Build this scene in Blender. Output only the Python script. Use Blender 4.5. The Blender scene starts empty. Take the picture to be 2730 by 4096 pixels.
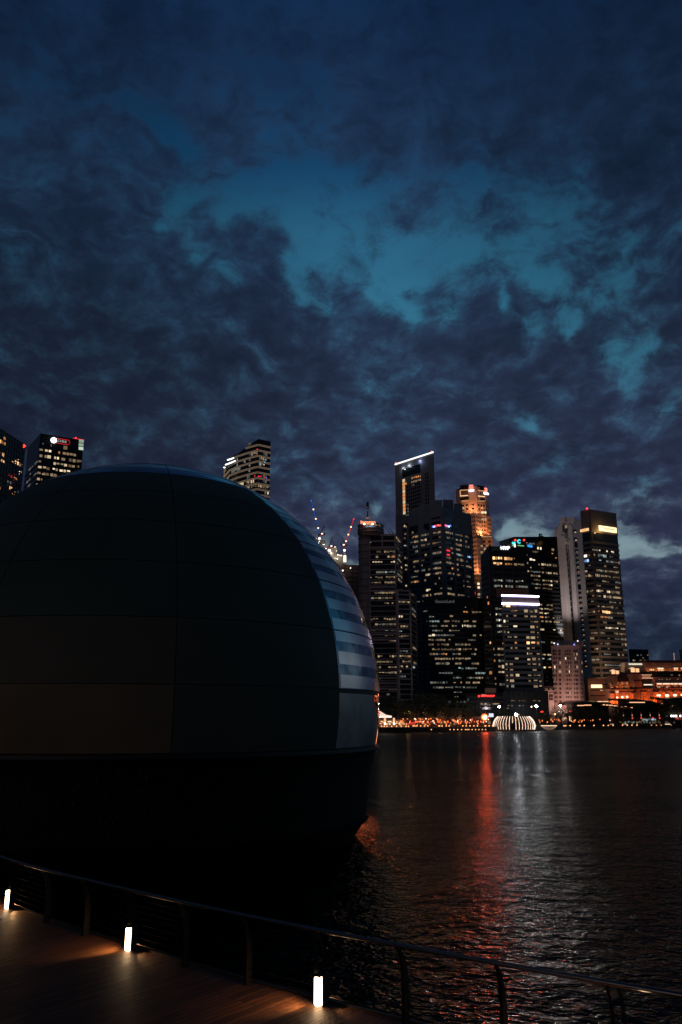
import bpy, math, random
from mathutils import Vector, Matrix, noise as mnoise
R = math.radians
random.seed(7)
sc = bpy.context.scene
COL = sc.collection

# ------------------------------------------------------------------ camera
F = 3280.0                                  # focal length in pixels of the 2730 x 4096 photograph
CAMH = 6.9                                  # eye height over the water
TH = math.atan(824 / F)                     # upward pitch
CT, ST = math.cos(TH), math.sin(TH)
cam_data = bpy.data.cameras.new('camera')
cam_data.sensor_fit = 'VERTICAL'
cam_data.sensor_height = 36
cam_data.lens = F / 4096 * 36
cam_data.clip_start = 0.1
cam_data.clip_end = 20000
cam = bpy.data.objects.new('camera', cam_data)
COL.objects.link(cam)
cam.location = (0, 0, CAMH)
cam.rotation_euler = (math.pi / 2 + TH, 0, 0)
sc.camera = cam

# ------------------------------------------------------------------ view
sc.view_settings.view_transform = 'Standard'
sc.view_settings.look = 'None'
sc.view_settings.gamma = 1
sc.view_settings.exposure = 0
sc.view_settings.use_curve_mapping = False
sc.cycles.max_bounces = 6
sc.cycles.diffuse_bounces = 2
sc.cycles.glossy_bounces = 3
sc.cycles.sample_clamp_indirect = 4
sc.cycles.sample_clamp_direct = 0


def ray(px, py):
    u = (px - 1365) / F
    v = (2048 - py) / F
    return Vector((u, CT - v * ST, ST + v * CT))


def at(px, py, Y):                          # point seen at a pixel, Y metres ahead
    d = ray(px, py)
    return Vector((0, 0, CAMH)) + d * (Y / d.y)


def hit(px, py, z):                         # point seen at a pixel, at height z
    d = ray(px, py)
    return Vector((0, 0, CAMH)) + d * ((z - CAMH) / d.z)


def S8(x, y):                               # full frame shown at 1568 wide -> photograph pixels
    return x * 1.7411, y * 1.7411


# ------------------------------------------------------------------ sky (world)
world = bpy.data.worlds.new('World')
sc.world = world
world.use_nodes = True
nt = world.node_tree
nt.nodes.clear()


class NB:
    """tiny node-graph helper"""
    def __init__(s, nt): s.nt = nt

    def new(s, t, **k):
        n = s.nt.nodes.new(t)
        for a, b in k.items(): setattr(n, a, b)
        return n

    def link(s, a, b): s.nt.links.new(a, b)

    def put(s, inp, v):
        if hasattr(v, 'is_output') or hasattr(v, 'links'): s.nt.links.new(v, inp)
        else: inp.default_value = v

    def m(s, op, a, b=0.0, c=0.0, clamp=False):
        n = s.new('ShaderNodeMath', operation=op, use_clamp=clamp)
        s.put(n.inputs[0], a); s.put(n.inputs[1], b); s.put(n.inputs[2], c)
        return n.outputs[0]

    def vm(s, op, a, b=None, out=0, scale=None):
        n = s.new('ShaderNodeVectorMath', operation=op)
        s.put(n.inputs[0], a)
        if b is not None: s.put(n.inputs[1], b)
        if scale is not None: s.put(n.inputs['Scale'], scale)
        return n.outputs[out]

    def noise(s, vec, scale, detail=5, rough=.55, dist=0.0, col=False):
        n = s.new('ShaderNodeTexNoise')
        if vec is not None: s.link(vec, n.inputs['Vector'])
        n.inputs['Scale'].default_value = scale
        n.inputs['Detail'].default_value = detail
        n.inputs['Roughness'].default_value = rough
        n.inputs['Distortion'].default_value = dist
        return n.outputs[1 if col else 0]

    def mr(s, v, a, b, c=0.0, d=1.0, smooth=True):
        n = s.new('ShaderNodeMapRange', interpolation_type='SMOOTHSTEP' if smooth else 'LINEAR')
        s.put(n.inputs[0], v)
        for i, q in zip((1, 2, 3, 4), (a, b, c, d)): s.put(n.inputs[i], q)
        return n.outputs[0]

    def mix(s, f, a, b, blend='MIX'):
        n = s.new('ShaderNodeMix', data_type='RGBA', blend_type=blend)
        s.put(n.inputs[0], f)
        s.put(n.inputs[6], a if not isinstance(a, tuple) else (*a[:3], 1))
        s.put(n.inputs[7], b if not isinstance(b, tuple) else (*b[:3], 1))
        return n.outputs[2]

    def ramp(s, v, stops, interp='LINEAR'):
        n = s.new('ShaderNodeValToRGB')
        n.color_ramp.interpolation = interp
        els = n.color_ramp.elements
        while len(els) < len(stops): els.new(0.5)
        for e, (p, c) in zip(els, stops):
            e.position = p; e.color = (*c[:3], 1)
        s.put(n.inputs[0], v)
        return n.outputs[0]


def srgb(r, g, b):
    def f(c):
        c /= 255
        return c / 12.92 if c <= .04045 else ((c + .055) / 1.055) ** 2.4
    return (f(r), f(g), f(b))


n = NB(nt)
tc = n.new('ShaderNodeTexCoord')
D = tc.outputs['Generated']
sep = n.new('ShaderNodeSeparateXYZ'); n.link(D, sep.inputs[0])
dx, dy, dz = sep.outputs
zc = n.m('MAXIMUM', dz, 0.0)
inv = n.m('DIVIDE', 1.0, n.m('ADD', zc, 0.24))
plane = n.vm('SCALE', D, scale=inv)
# flatten the vertical so the clouds lie in a layer
mp = n.new('ShaderNodeMapping'); n.link(plane, mp.inputs[0])
mp.inputs['Scale'].default_value = (1.0, 0.85, 0.3)
mp.inputs['Location'].default_value = (3.1, 1.7, 0.4)
mp.inputs['Rotation'].default_value = (0, 0, R(-14))
P0 = mp.outputs[0]
Do = n.vm('ADD', D, (3.37, 5.13, 2.91))
w1 = n.vm('SCALE', n.vm('SUBTRACT', n.noise(Do, 6.0, 3, .55, col=True), (.5, .5, .5)), scale=.10)
w2 = n.vm('SCALE', n.vm('SUBTRACT', n.noise(Do, 26.0, 4, .6, col=True), (.5, .5, .5)), scale=.028)
Dw = n.vm('NORMALIZE', n.vm('ADD', n.vm('ADD', D, w1), w2))
# breaks in the cloud: direction (as a column and row), width, strength
CLEAR = [(420, 450, 40, .5), (560, 480, 55, .62), (640, 400, 70, .42), (720, 480, 78, .70), (810, 450, 70, .42),
         (790, 530, 70, .5), (905, 590, 60, .62), (900, 655, 34, .6), (700, 640, 34, .75), (985, 570, 60, .52), (1085, 585, 48, .5),
         (1180, 600, 42, .52), (1240, 660, 36, .55), (1300, 740, 34, .6), (1190, 745, 26, .5), (1135, 705, 22, .5),
         (1415, 805, 30, .55), (1480, 815, 34, .45), (1530, 790, 30, .5), (1360, 600, 70, .20), (1480, 610, 70, .20), (1400, 700, 50, .18), (1420, 560, 40, .2), (362, 535, 20, .5), (450, 622, 22, .42),
         (530, 650, 26, .4), (760, 680, 24, .5), (1205, 955, 26, .55), (1552, 950, 26, .5), (955, 705, 24, .45), (1030, 700, 24, .4),
         (350, 255, 45, .42), (430, 330, 42, .42), (385, 290, 30, .3), (200, 190, 46, .44), (300, 240, 30, .3), (620, 160, 100, .24), (730, 240, 70, .28), (60, 90, 80, .28), (380, 90, 90, .2),
         (300, 355, 30, .3), (1180, 450, 110, .22), (1310, 470, 80, .24), (15, 610, 20, .3), (1000, 300, 120, .1), (1050, 420, 80, .2),
         (1430, 1272, 26, .95, 3), (1470, 1262, 26, .8, 3), (1520, 1270, 26, .7, 3), (1565, 1262, 24, .6, 3), (1540, 1244, 22, .35, 3), (1445, 1238, 22, .4, 3), (1180, 1208, 22, .42), (1200, 1238, 24, .5), (1160, 1236, 22, .3), (1262, 1226, 24, .45), (1228, 1222, 20, .3), (905, 1300, 22, .5), (740, 1262, 24, .45), (780, 1285, 26, .5), (815, 1290, 20, .5),
         (848, 1155, 22, .42), (1460, 890, 24, .42), (1270, 1050, 30, .40), (1500, 1120, 34, .36), (1450, 1200, 40, .3), (700, 1110, 40, .2), (880, 870, 60, .2)]
bias = None
Dflat = {}
for (x, y, r, w, *fl) in CLEAR:
    c = ray(*S8(x, y)).normalized()
    ang = r * 1.7411 / F * 1.05
    src = Dw
    if fl:                                  # flat streaks: squashed in height
        if fl[0] not in Dflat: Dflat[fl[0]] = n.vm('NORMALIZE', n.vm('MULTIPLY', n.vm('NORMALIZE', n.vm('ADD', D, n.vm('SCALE', n.vm('ADD', w1, w2), scale=.45))), (1, 1, fl[0])))
        src = Dflat[fl[0]]; c = Vector((c.x, c.y, c.z * fl[0])).normalized()
    dot = n.vm('DOT_PRODUCT', src, tuple(c), out=1)
    b = n.m('MULTIPLY', n.m('EXPONENT', n.m('MULTIPLY', n.m('SUBTRACT', dot, 1.0), 2 / ang ** 2)), w)
    bias = b if bias is None else n.m('ADD', bias, b)
bias = n.m('MINIMUM', bias, .60)
n1 = n.noise(P0, 3.2, 6, .54, .15)
n2 = n.noise(P0, 12.5, 7, .60, .12)
n3 = n.noise(P0, 1.05, 3, .5, .2)
puff = n.m('ADD', n.m('MULTIPLY', n.m('SUBTRACT', n1, .5), .8), n.m('MULTIPLY', n.m('SUBTRACT', n2, .5), 1.25))
puff = n.m('MULTIPLY', puff, n.mr(zc, .0, .26, .55, 1.0))
# unseen bright break added outside the right edge to brighten the dome's stripes
added_break = n.mr(n.vm('DOT_PRODUCT', Dw, tuple(Vector((.93, .28, .24)).normalized()), out=1), .80, .97, 0.0, .6)
bias = n.m('ADD', bias, added_break)
n4 = n.noise(n.vm('ADD', n.vm('MULTIPLY', Dw, (1.0, 1.0, 1.7)), (4.21, 2.37, 6.13)), 27.0, 6, .62, .2)
puff = n.m('ADD', puff, n.m('MULTIPLY', n.m('SUBTRACT', n4, .5), 1.3))
clear = n.m('SUBTRACT', n.m('ADD', n.m('MULTIPLY', bias, 1.25), -.13), puff)
k = n.mr(clear, .06, .72)                   # 0 thick cloud, 1 open sky
open_col = n.ramp(zc, [(0.0, srgb(70, 88, 104)), (.13, srgb(122, 142, 148)), (.21, srgb(122, 146, 154)), (.27, srgb(62, 104, 128)), (.34, srgb(58, 108, 134)), (.45, srgb(50, 112, 140)),
                       (.54, srgb(44, 102, 134)), (.60, srgb(23, 72, 110)), (.67, srgb(15, 48, 84)), (.74, srgb(9, 33, 64)), (1.0, srgb(6, 22, 48))])
thick_col = n.ramp(zc, [(0.0, srgb(24, 30, 42)), (.08, srgb(27, 35, 50)), (.2, srgb(44, 46, 63)), (.30, srgb(38, 43, 58)), (.42, srgb(36, 46, 62)), (.5, srgb(35, 49, 68)),
                        (.62, srgb(33, 52, 74)), (.72, srgb(20, 41, 66)), (1.0, srgb(10, 20, 38))])
mott = n.m('MULTIPLY', n.mr(n2, .25, .75, 1.3, .72, smooth=False), n.mr(n4, .25, .75, 1.38, .70, smooth=False))
mott2 = n.mr(n1, .3, .7, 1.22, .80, smooth=False)
thick_col = n.mix(1.0, thick_col, (1.02, 1.13, 1.34), 'MULTIPLY')
thick = n.vm('SCALE', thick_col, scale=n.m('MULTIPLY', mott, mott2))
edge = n.mix(n.mr(clear, -.25, .45), thick, n.vm('SCALE', n.mix(n.mr(zc, .05, .4, .12, .30), thick_col, open_col), scale=mott))
veil = n.mr(n.m('ADD', n.m('MULTIPLY', n1, .6), n.m('MULTIPLY', n4, .6)), .48, .82, .0, .55)
open_v = n.mix(veil, open_col, n.mix(.35, n.vm('SCALE', thick_col, scale=1.5), open_col))
skyc = n.mix(k, edge, open_v)
# afterglow sits to the right of the view, the left and the east behind the camera are darker
side = n.mr(n.vm('DOT_PRODUCT', D, tuple(Vector((.35, .93, 0)).normalized()), out=1), -.7, .75, .38, 1.0)
left = n.mr(n.vm('DOT_PRODUCT', D, tuple(ray(*S8(-260, 620)).normalized()), out=1), .84, 1.0, 1.0, .5)
rt = n.mr(n.vm('DOT_PRODUCT', D, tuple(ray(*S8(1750, -200)).normalized()), out=1), .86, 1.0, 1.0, .5)
skyc = n.vm('SCALE', skyc, scale=n.m('MULTIPLY', side, n.m('MULTIPLY', left, rt)))
sky = n.new('ShaderNodeTexSky', sky_type='NISHITA')
sky.sun_disc = False
sky.sun_elevation = R(-4)
sky.sun_rotation = R(20)
sky.ozone_density = 3
glow = n.vm('SCALE', sky.outputs[0], scale=.05)
skyc = n.vm('ADD', skyc, glow)
bg = n.new('ShaderNodeBackground')
n.link(skyc, bg.inputs[0])
bg.inputs[1].default_value = 1.0
wo = n.new('ShaderNodeOutputWorld')
n.link(bg.outputs[0], wo.inputs[0])
world.cycles.sampling_method = 'MANUAL'
world.cycles.sample_map_resolution = 512

# fill added behind the left shoulder, city glow on the facades: very weak sun
fill_d = bpy.data.lights.new('sun', 'SUN')
fill_d.energy = .10; fill_d.angle = R(25); fill_d.color = (1, .80, .76)
fill_o = bpy.data.objects.new('sun', fill_d); COL.objects.link(fill_o)
fill_o.rotation_euler = Vector((.62, .77, -.16)).to_track_quat('-Z', 'Y').to_euler()

# ------------------------------------------------------------------ materials
MATS = {}


def mat(name, color, rough=.6, metal=0.0, spec=.5, vary=.25, vscale=.6, bump=0.0, bscale=8.0, coat=0.0):
    if name in MATS: return MATS[name]
    m = bpy.data.materials.new(name)
    m.use_nodes = True
    q = NB(m.node_tree)
    p = m.node_tree.nodes['Principled BSDF']
    co = q.new('ShaderNodeTexCoord').outputs['Object']
    if vary:
        nz = q.noise(co, vscale, 5, .6)
        f = q.mr(nz, .3, .7, 1 - vary, 1 + vary)
        c = q.vm('SCALE', (color[0], color[1], color[2]), scale=f)
        q.link(c, p.inputs['Base Color'])
    else:
        p.inputs['Base Color'].default_value = (*color, 1)
    p.inputs['Roughness'].default_value = rough
    p.inputs['Metallic'].default_value = metal
    p.inputs['Specular IOR Level'].default_value = spec
    if coat: p.inputs['Coat Weight'].default_value = coat
    if bump:
        b = q.new('ShaderNodeBump'); b.inputs['Strength'].default_value = bump
        q.link(q.noise(co, bscale, 4, .6), b.inputs['Height'])
        q.link(b.outputs[0], p.inputs['Normal'])
    MATS[name] = m
    return m


def glow_mat(name, color, strength, sample=False):
    if name in MATS: return MATS[name]
    m = bpy.data.materials.new(name)
    m.use_nodes = True
    p = m.node_tree.nodes['Principled BSDF']
    p.inputs['Base Color'].default_value = (.05, .05, .05, 1)
    p.inputs['Emission Color'].default_value = (*color, 1)
    p.inputs['Emission Strength'].default_value = strength
    m.cycles.emission_sampling = 'AUTO' if sample else 'NONE'
    MATS[name] = m
    return m


WCODE = {'w': ((1, .70, .40), .31), 's': ((1, .76, .48), .85), 'b': ((.72, .95, .88), .38), 'g': ((.75, .8, .72), .16), 'd': ((1, .68, .38), .2),
         'o': ((1, .40, .13), .55), 'O': ((1, .52, .22), 1.6), 'r': ((1, .06, .05), .5), 'B': ((.3, .55, 1), 1.2), 'S': ((1, .80, .56), 1.6)}


def wmat(code, lv):
    c, s = WCODE[code]
    return glow_mat('lit_window_' + {'w': 'warm', 's': 'bright', 'b': 'cool', 'g': 'faint', 'd': 'dim', 'o': 'orange', 'O': 'vivid', 'r': 'red', 'B': 'blue', 'S': 'white'}[code] + '_%d' % lv,
                    c, s * (.35, .75, 1.35)[lv])


GLASS = mat('tower_glass_dark', (.012, .016, .018), .12, spec=.5, vary=.3, vscale=.05)
STEEL = mat('dark_steel', (.03, .03, .032), .45, metal=.6)
BLACK = mat('matt_black', (.008, .009, .01), .7)

# ------------------------------------------------------------------ mesh builder


class MB:
    def __init__(s, origin=(0, 0, 0)):
        s.v = []; s.f = []; s.mi = []; s.o = Vector(origin); s.mats = []

    def slot(s, m):
        if m is None: return 0
        if m not in s.mats: s.mats.append(m)
        return s.mats.index(m)

    def quad(s, pts, m=None):
        i = len(s.v)
        s.v += [Vector(p) for p in pts]
        s.f.append(tuple(range(i, i + len(pts)))); s.mi.append(s.slot(m))

    def hexa(s, b, t, m=None):              # bottom ring and top ring of n points
        i = len(s.v); k = len(b)
        s.v += [Vector(p) for p in b] + [Vector(p) for p in t]
        fs = [tuple(range(i + k - 1, i - 1, -1)), tuple(range(i + k, i + 2 * k))]
        for a in range(k):
            c = (a + 1) % k
            fs.append((i + a, i + c, i + k + c, i + k + a))
        s.f += fs; s.mi += [s.slot(m)] * len(fs)

    def box(s, x0, x1, y0, y1, z0, z1, m=None):
        s.hexa([(x0, y0, z0), (x1, y0, z0), (x1, y1, z0), (x0, y1, z0)], [(x0, y0, z1), (x1, y0, z1), (x1, y1, z1), (x0, y1, z1)], m)

    def tube(s, a, b, r, r2=None, k=8, m=None):
        a = Vector(a); b = Vector(b); r2 = r if r2 is None else r2
        d = (b - a).normalized()
        u = d.cross(Vector((0, 0, 1)))
        if u.length < .01: u = Vector((1, 0, 0))
        u.normalize(); w = d.cross(u)
        ra = [a + (u * math.cos(2 * math.pi * i / k) + w * math.sin(2 * math.pi * i / k)) * r for i in range(k)]
        rb = [b + (u * math.cos(2 * math.pi * i / k) + w * math.sin(2 * math.pi * i / k)) * r2 for i in range(k)]
        s.hexa(ra, rb, m)

    def path(s, pts, r, k=8, m=None):       # continuous tube through points
        pts = [Vector(p) for p in pts]; rings = []
        for i, p in enumerate(pts):
            d = (pts[min(i + 1, len(pts) - 1)] - pts[max(i - 1, 0)]).normalized()
            u = d.cross(Vector((0, 0, 1)))
            if u.length < .01: u = Vector((1, 0, 0))
            u.normalize(); w = d.cross(u)
            rr = r[i] if isinstance(r, (list, tuple)) else r
            st = len(s.v)
            s.v += [p + (u * math.cos(2 * math.pi * j / k) + w * math.sin(2 * math.pi * j / k)) * rr for j in range(k)]
            rings.append(st)
        sl = s.slot(m)
        for a, b in zip(rings, rings[1:]):
            for j in range(k):
                s.f.append((a + j, a + (j + 1) % k, b + (j + 1) % k, b + j)); s.mi.append(sl)
        s.f.append(tuple(rings[0] + j for j in range(k - 1, -1, -1))); s.mi.append(sl)
        s.f.append(tuple(rings[-1] + j for j in range(k))); s.mi.append(sl)

    def lathe(s, prof, cx=0, cy=0, k=32, m=None, cap=True, a0=0, a1=2 * math.pi):
        full = abs(a1 - a0 - 2 * math.pi) < 1e-6
        kk = k if full else k + 1
        rings = []
        for (r, z) in prof:
            rings.append(len(s.v))
            for j in range(kk):
                a = a0 + (a1 - a0) * j / k
                s.v.append(Vector((cx + r * math.cos(a), cy + r * math.sin(a), z)))
        sl = s.slot(m)
        for a, b in zip(rings, rings[1:]):
            for j in range(k):
                j2 = (j + 1) % kk
                s.f.append((a + j, a + j2, b + j2, b + j)); s.mi.append(sl)
        if cap and full:
            s.f.append(tuple(rings[0] + j for j in range(k - 1, -1, -1))); s.mi.append(sl)
            s.f.append(tuple(rings[-1] + j for j in range(k))); s.mi.append(sl)

    def ball(s, c, r, m=None, k=10, sz=1.0):
        c = Vector(c); rings = []
        for i in range(1, k // 2):
            a = math.pi * i / (k // 2)
            rings.append((r * math.sin(a), -r * sz * math.cos(a)))
        st = len(s.v); s.v.append(c + Vector((0, 0, -r * sz)))
        base = len(s.v)
        for rr, z in rings:
            for j in range(k): s.v.append(c + Vector((rr * math.cos(2 * math.pi * j / k), rr * math.sin(2 * math.pi * j / k), z)))
        top = len(s.v); s.v.append(c + Vector((0, 0, r * sz)))
        sl = s.slot(m); nr = len(rings)
        for j in range(k):
            j2 = (j + 1) % k
            s.f.append((st, base + j2, base + j)); s.mi.append(sl)
            for q in range(nr - 1):
                a = base + q * k; b = a + k
                s.f.append((a + j, a + j2, b + j2, b + j)); s.mi.append(sl)
            b = base + (nr - 1) * k
            s.f.append((b + j, b + j2, top)); s.mi.append(sl)

    def mesh(s, name, m=None):
        me = bpy.data.meshes.new(name)
        me.from_pydata([tuple(p - s.o) for p in s.v], [], s.f)
        mats = s.mats if s.mats else [m]
        for q in mats: me.materials.append(q)
        if s.mats:
            for p, i in zip(me.polygons, s.mi): p.material_index = i
        return me

    def build(s, name, m=None, parent=None, smooth=False):
        me = s.mesh(name, m)
        if smooth:
            for p in me.polygons: p.use_smooth = True
        o = bpy.data.objects.new(name, me)
        COL.objects.link(o)
        if parent is not None:
            o.parent = parent
            wl = parent_world(parent)
            o.location = s.o - wl
        else:
            o.location = s.o
        return o


WLOC = {}


def parent_world(p):
    l = Vector(p.location)
    while p.parent is not None:
        p = p.parent
        l = l + Vector(p.location)
    return l


def tag(o, label=None, cat=None, group=None, kind=None):
    if label: o['label'] = label
    if cat: o['category'] = cat
    if group: o['group'] = group
    if kind: o['kind'] = kind
    return o


def thing(name, loc, label, cat, group=None):
    e = bpy.data.objects.new(name, None)
    e.empty_display_size = .5
    COL.objects.link(e)
    e.location = loc
    return tag(e, label, cat, group)


def child_copy(me, name, parent, loc, rz=0.0, scale=(1, 1, 1)):
    o = bpy.data.objects.new(name, me)
    COL.objects.link(o)
    o.parent = parent
    o.location = Vector(loc) - parent_world(parent)
    o.rotation_euler = (0, 0, rz)
    o.scale = scale
    return o


def copy_tree(o, loc, label=None, rz=None, scale=None):
    c = o.copy(); COL.objects.link(c); c.location = loc
    if label: c['label'] = label
    if rz is not None: c.rotation_euler = (0, 0, rz)
    if scale: c.scale = scale
    for ch in [q for q in bpy.data.objects if q.parent == o]:
        d = ch.copy(); COL.objects.link(d); d.parent = c
        for g in [q for q in bpy.data.objects if q.parent == ch]:
            h = g.copy(); COL.objects.link(h); h.parent = d
    return c


UNIT = {}


def unit_box(m):
    if m.name not in UNIT:
        b = MB(); b.box(-.5, .5, -.5, .5, -.5, .5)
        UNIT[m.name] = b.mesh('lit_window', m)
    return UNIT[m.name]


class Face:
    """a vertical facade from A to B, left to right as the camera sees it"""
    def __init__(s, A, B):
        s.A = Vector((A[0], A[1], 0)); s.B = Vector((B[0], B[1], 0))
        s.u = (s.B - s.A).normalized(); s.w = (s.B - s.A).length
        s.n = Vector((s.u.y, -s.u.x, 0))
        s.rz = math.atan2(s.u.y, s.u.x)
        s.zref = 0; s.fh = 3.8

    def uz(s, px, py):
        d = ray(px, py)
        t = (s.A.dot(s.n)) / d.dot(s.n)
        p = d * t
        return (p - s.A).dot(s.u), p.z + CAMH

    def pt(s, u, z, off=0.0):
        return s.A + s.u * u + s.n * off + Vector((0, 0, z))

    def box(s, mb, u0, u1, z0, z1, d0, d1, m=None):
        b = [s.pt(u0, z0, d1), s.pt(u1, z0, d1), s.pt(u1, z0, d0), s.pt(u0, z0, d0)]
        t = [p + Vector((0, 0, z1 - z0)) for p in b]
        mb.hexa(b, t, m)

    def rows(s, px, py, spacing, px2=None):
        """row of windows seen at a pixel, and the spacing of rows in pixels there"""
        s.zref = s.uz(px, py)[1]
        s.fh = abs(s.uz(px, py)[1] - s.uz(px, py + spacing)[1])
        return s

    def snap(s, z):
        return s.zref + round((z - s.zref) / s.fh) * s.fh


class Building:
    def __init__(s, name, label, pts, z0, ztop, depth, wall=GLASS, cat='office tower', group=None, zt=None, roof=None, body='wall'):
        """pts: front corners (x, y) left to right; depth: metres away from the camera"""
        s.front = [Vector((p[0], p[1], 0)) for p in pts]
        c = sum(s.front, Vector()) / len(s.front)
        s.e = thing(name, (c.x, c.y, z0), label, cat, group)
        s.z0, s.z1 = z0, ztop
        s.faces = [Face(a, b) for a, b in zip(s.front, s.front[1:])]
        s.lit = []
        away = Vector((c.x, c.y, 0)).normalized()
        # the rear edge repeats the ends, pulled straight away from the eye
        back = [s.front[-1] + away * depth, s.front[0] + away * depth]
        s.ring = s.front + back
        zt = zt or [ztop] * len(s.front)
        zt = zt + [zt[-1], zt[0]]
        mb = MB(s.e.location)
        mb.hexa([p + Vector((0, 0, z0)) for p in s.ring], [p + Vector((0, 0, z)) for p, z in zip(s.ring, zt)])
        mb.build(body, wall, s.e)
        s.frame = MB(s.e.location)

    def bands(s, fi, z0, z1, frac=.45, d=.35, u0=None, u1=None, up=0.0):
        """one spandrel band per storey between the window rows"""
        f = s.faces[fi]
        u0 = 0 if u0 is None else u0; u1 = f.w if u1 is None else u1
        kk = math.ceil((z0 - f.zref) / f.fh)
        z = f.zref + kk * f.fh
        while z < z1:
            c = z + f.fh * (.5 + up)
            a, b = c - f.fh * frac / 2, c + f.fh * frac / 2
            if b < z1: f.box(s.frame, u0, u1, max(a, z0), b, .02, d)
            z += f.fh

    def cols(s, fi, us, z0, z1, wd=.9, d=.6):
        f = s.faces[fi]
        for u in us: f.box(s.frame, u - wd / 2, u + wd / 2, z0, z1, .01, d)

    def panel(s, fi, u0, u1, z0, z1, d0, d1): s.faces[fi].box(s.frame, u0, u1, z0, z1, d0, d1)

    def done(s, m, name='facade_frame'):
        if s.frame.v: s.frame.build(name, m, s.e)
        s.frame = MB(s.e.location)
        s.flush()

    def addlit(s, fi, u, z, w, h, m, off=.08):
        s.lit.append((w * h, fi, u, z, w, h, m, off))

    def trace(s, fi, crop, txt, hfrac=.38, pane=2.0, snap=True, skip=.14):
        ox, oy, k = crop
        f = s.faces[fi]
        rnd = random.Random(hash_str(txt))
        for t in txt.split(';'):
            q = t.split()
            if len(q) < 4: continue
            x0, x1, y = float(q[0]), float(q[1]), float(q[2]); code = q[3]
            hf = float(q[4]) if len(q) > 4 else hfrac
            ym = oy + y / k
            u0, z = f.uz(ox + x0 / k, ym); u1, z2 = f.uz(ox + x1 / k, ym)
            z = (z + z2) / 2
            if snap: z = f.snap(z)
            u0 = max(.2, u0); u1 = min(f.w - .2, u1)
            if u1 - u0 < .4: continue
            cnt = max(1, round((u1 - u0) / pane)); pw = (u1 - u0) / cnt
            for i in range(cnt):
                if cnt > 2 and rnd.random() < skip: continue
                lv = rnd.choices((0, 1, 2), (.38, .40, .22))[0]
                if cnt == 1: lv = max(1, lv)
                h = f.fh * hf * rnd.choice((.62, .85, 1, 1))
                zz = z + (f.fh * hf - h) / 2 * rnd.choice((-1, 1, 1))
                s.addlit(fi, u0 + (i + .5) * pw, zz, pw * rnd.uniform(.62, .92), h, wmat(code, lv))

    def sprinkle(s, fi, z0, z1, p, codes='gd', seed=1, hfrac=.35, pane=2.6, u0=1, u1=None):
        f = s.faces[fi]; rnd = random.Random(seed)
        u1 = f.w - 1 if u1 is None else u1
        kk = math.ceil((z0 - f.zref) / f.fh); z = f.zref + kk * f.fh
        while z < z1:
            u = u0; on = False
            while u < u1 - pane:
                if rnd.random() < (.25 if on else 1):
                    on = rnd.random() < p
                if on:
                    s.addlit(fi, u + pane / 2, z, pane * .8, f.fh * hfrac * rnd.choice((.5, 1)), wmat(rnd.choice(codes), rnd.choice((0, 1, 1, 2))))
                u += pane
            z += f.fh

    def flush(s, name='window', limit=98):
        L = sorted(s.lit, key=lambda t: -t[0])
        for a, fi, u, z, w, h, m, off in L[:limit]:
            f = s.faces[fi]
            child_copy(unit_box(m), name, s.e, f.pt(u, z, off), f.rz, (w, .2, h))
        if len(L) > limit:
            mb = MB(s.e.location)
            for a, fi, u, z, w, h, m, off in L[limit:]:
                s.faces[fi].box(mb, u - w / 2, u + w / 2, z - h / 2, z + h / 2, off - .1, off + .1, m)
            tag(mb.build('small_windows', None, s.e), kind='stuff')
        s.lit = []


def hash_str(t):
    h = 7
    for c in t: h = (h * 31 + ord(c)) % 1000003
    return h


def text_sign(parent, name, string, f, px, py, hpx, m, off=.6, ext=.15, width_px=None, bold=0.0, align='CENTER'):
    """raised letters on a facade, seen centred at a pixel"""
    u, z = f.uz(px, py); _, z2 = f.uz(px, py + hpx)
    h = abs(z - z2)
    cu = bpy.data.curves.new(name, 'FONT')
    cu.body = string; cu.align_x = align; cu.align_y = 'CENTER'
    cu.size = h * 1.38; cu.extrude = ext; cu.offset = bold * h
    tmp = bpy.data.objects.new('tmp', cu); COL.objects.link(tmp)
    dg = bpy.context.evaluated_depsgraph_get(); dg.update()
    me = bpy.data.meshes.new_from_object(tmp.evaluated_get(dg))
    bpy.data.objects.remove(tmp, do_unlink=True)
    me.materials.clear(); me.materials.append(m); me.name = name
    o = bpy.data.objects.new(name, me); COL.objects.link(o)
    o.parent = parent
    o.location = f.pt(u, z, off) - parent_world(parent)
    o.rotation_euler = (math.pi / 2, 0, f.rz)
    if width_px:
        xs = [v.co.x for v in me.vertices]
        u2, _ = f.uz(px + width_px / 2, py); u1, _ = f.uz(px - width_px / 2, py)
        o.scale = ((u2 - u1) / (max(xs) - min(xs)), 1, 1)
    return o


def emblem(parent, name, f, px, py, wpx, hpx, m, off=.5, th=.3):
    u, z = f.uz(px, py); u2, _ = f.uz(px + wpx / 2, py); u1, _ = f.uz(px - wpx / 2, py); _, z2 = f.uz(px, py + hpx)
    mb = MB(parent_world(parent))
    f.box(mb, u1, u2, z - abs(z - z2) / 2, z + abs(z - z2) / 2, off - th, off)
    return mb.build(name, m, parent)


def spot(name, parent, loc, target, color, energy, angle=70, radius=.4):
    """a floodlight that throws its light from loc towards target only"""
    ld = bpy.data.lights.new(name, 'SPOT')
    ld.color = color; ld.energy = energy; ld.shadow_soft_size = radius; ld.spot_size = R(angle); ld.spot_blend = .6
    o = bpy.data.objects.new(name, ld); COL.objects.link(o)
    d = Vector(target) - Vector(loc)
    o.rotation_euler = d.to_track_quat('-Z', 'Y').to_euler()
    o.parent = parent; o.location = Vector(loc) - parent_world(parent)
    return o


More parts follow.
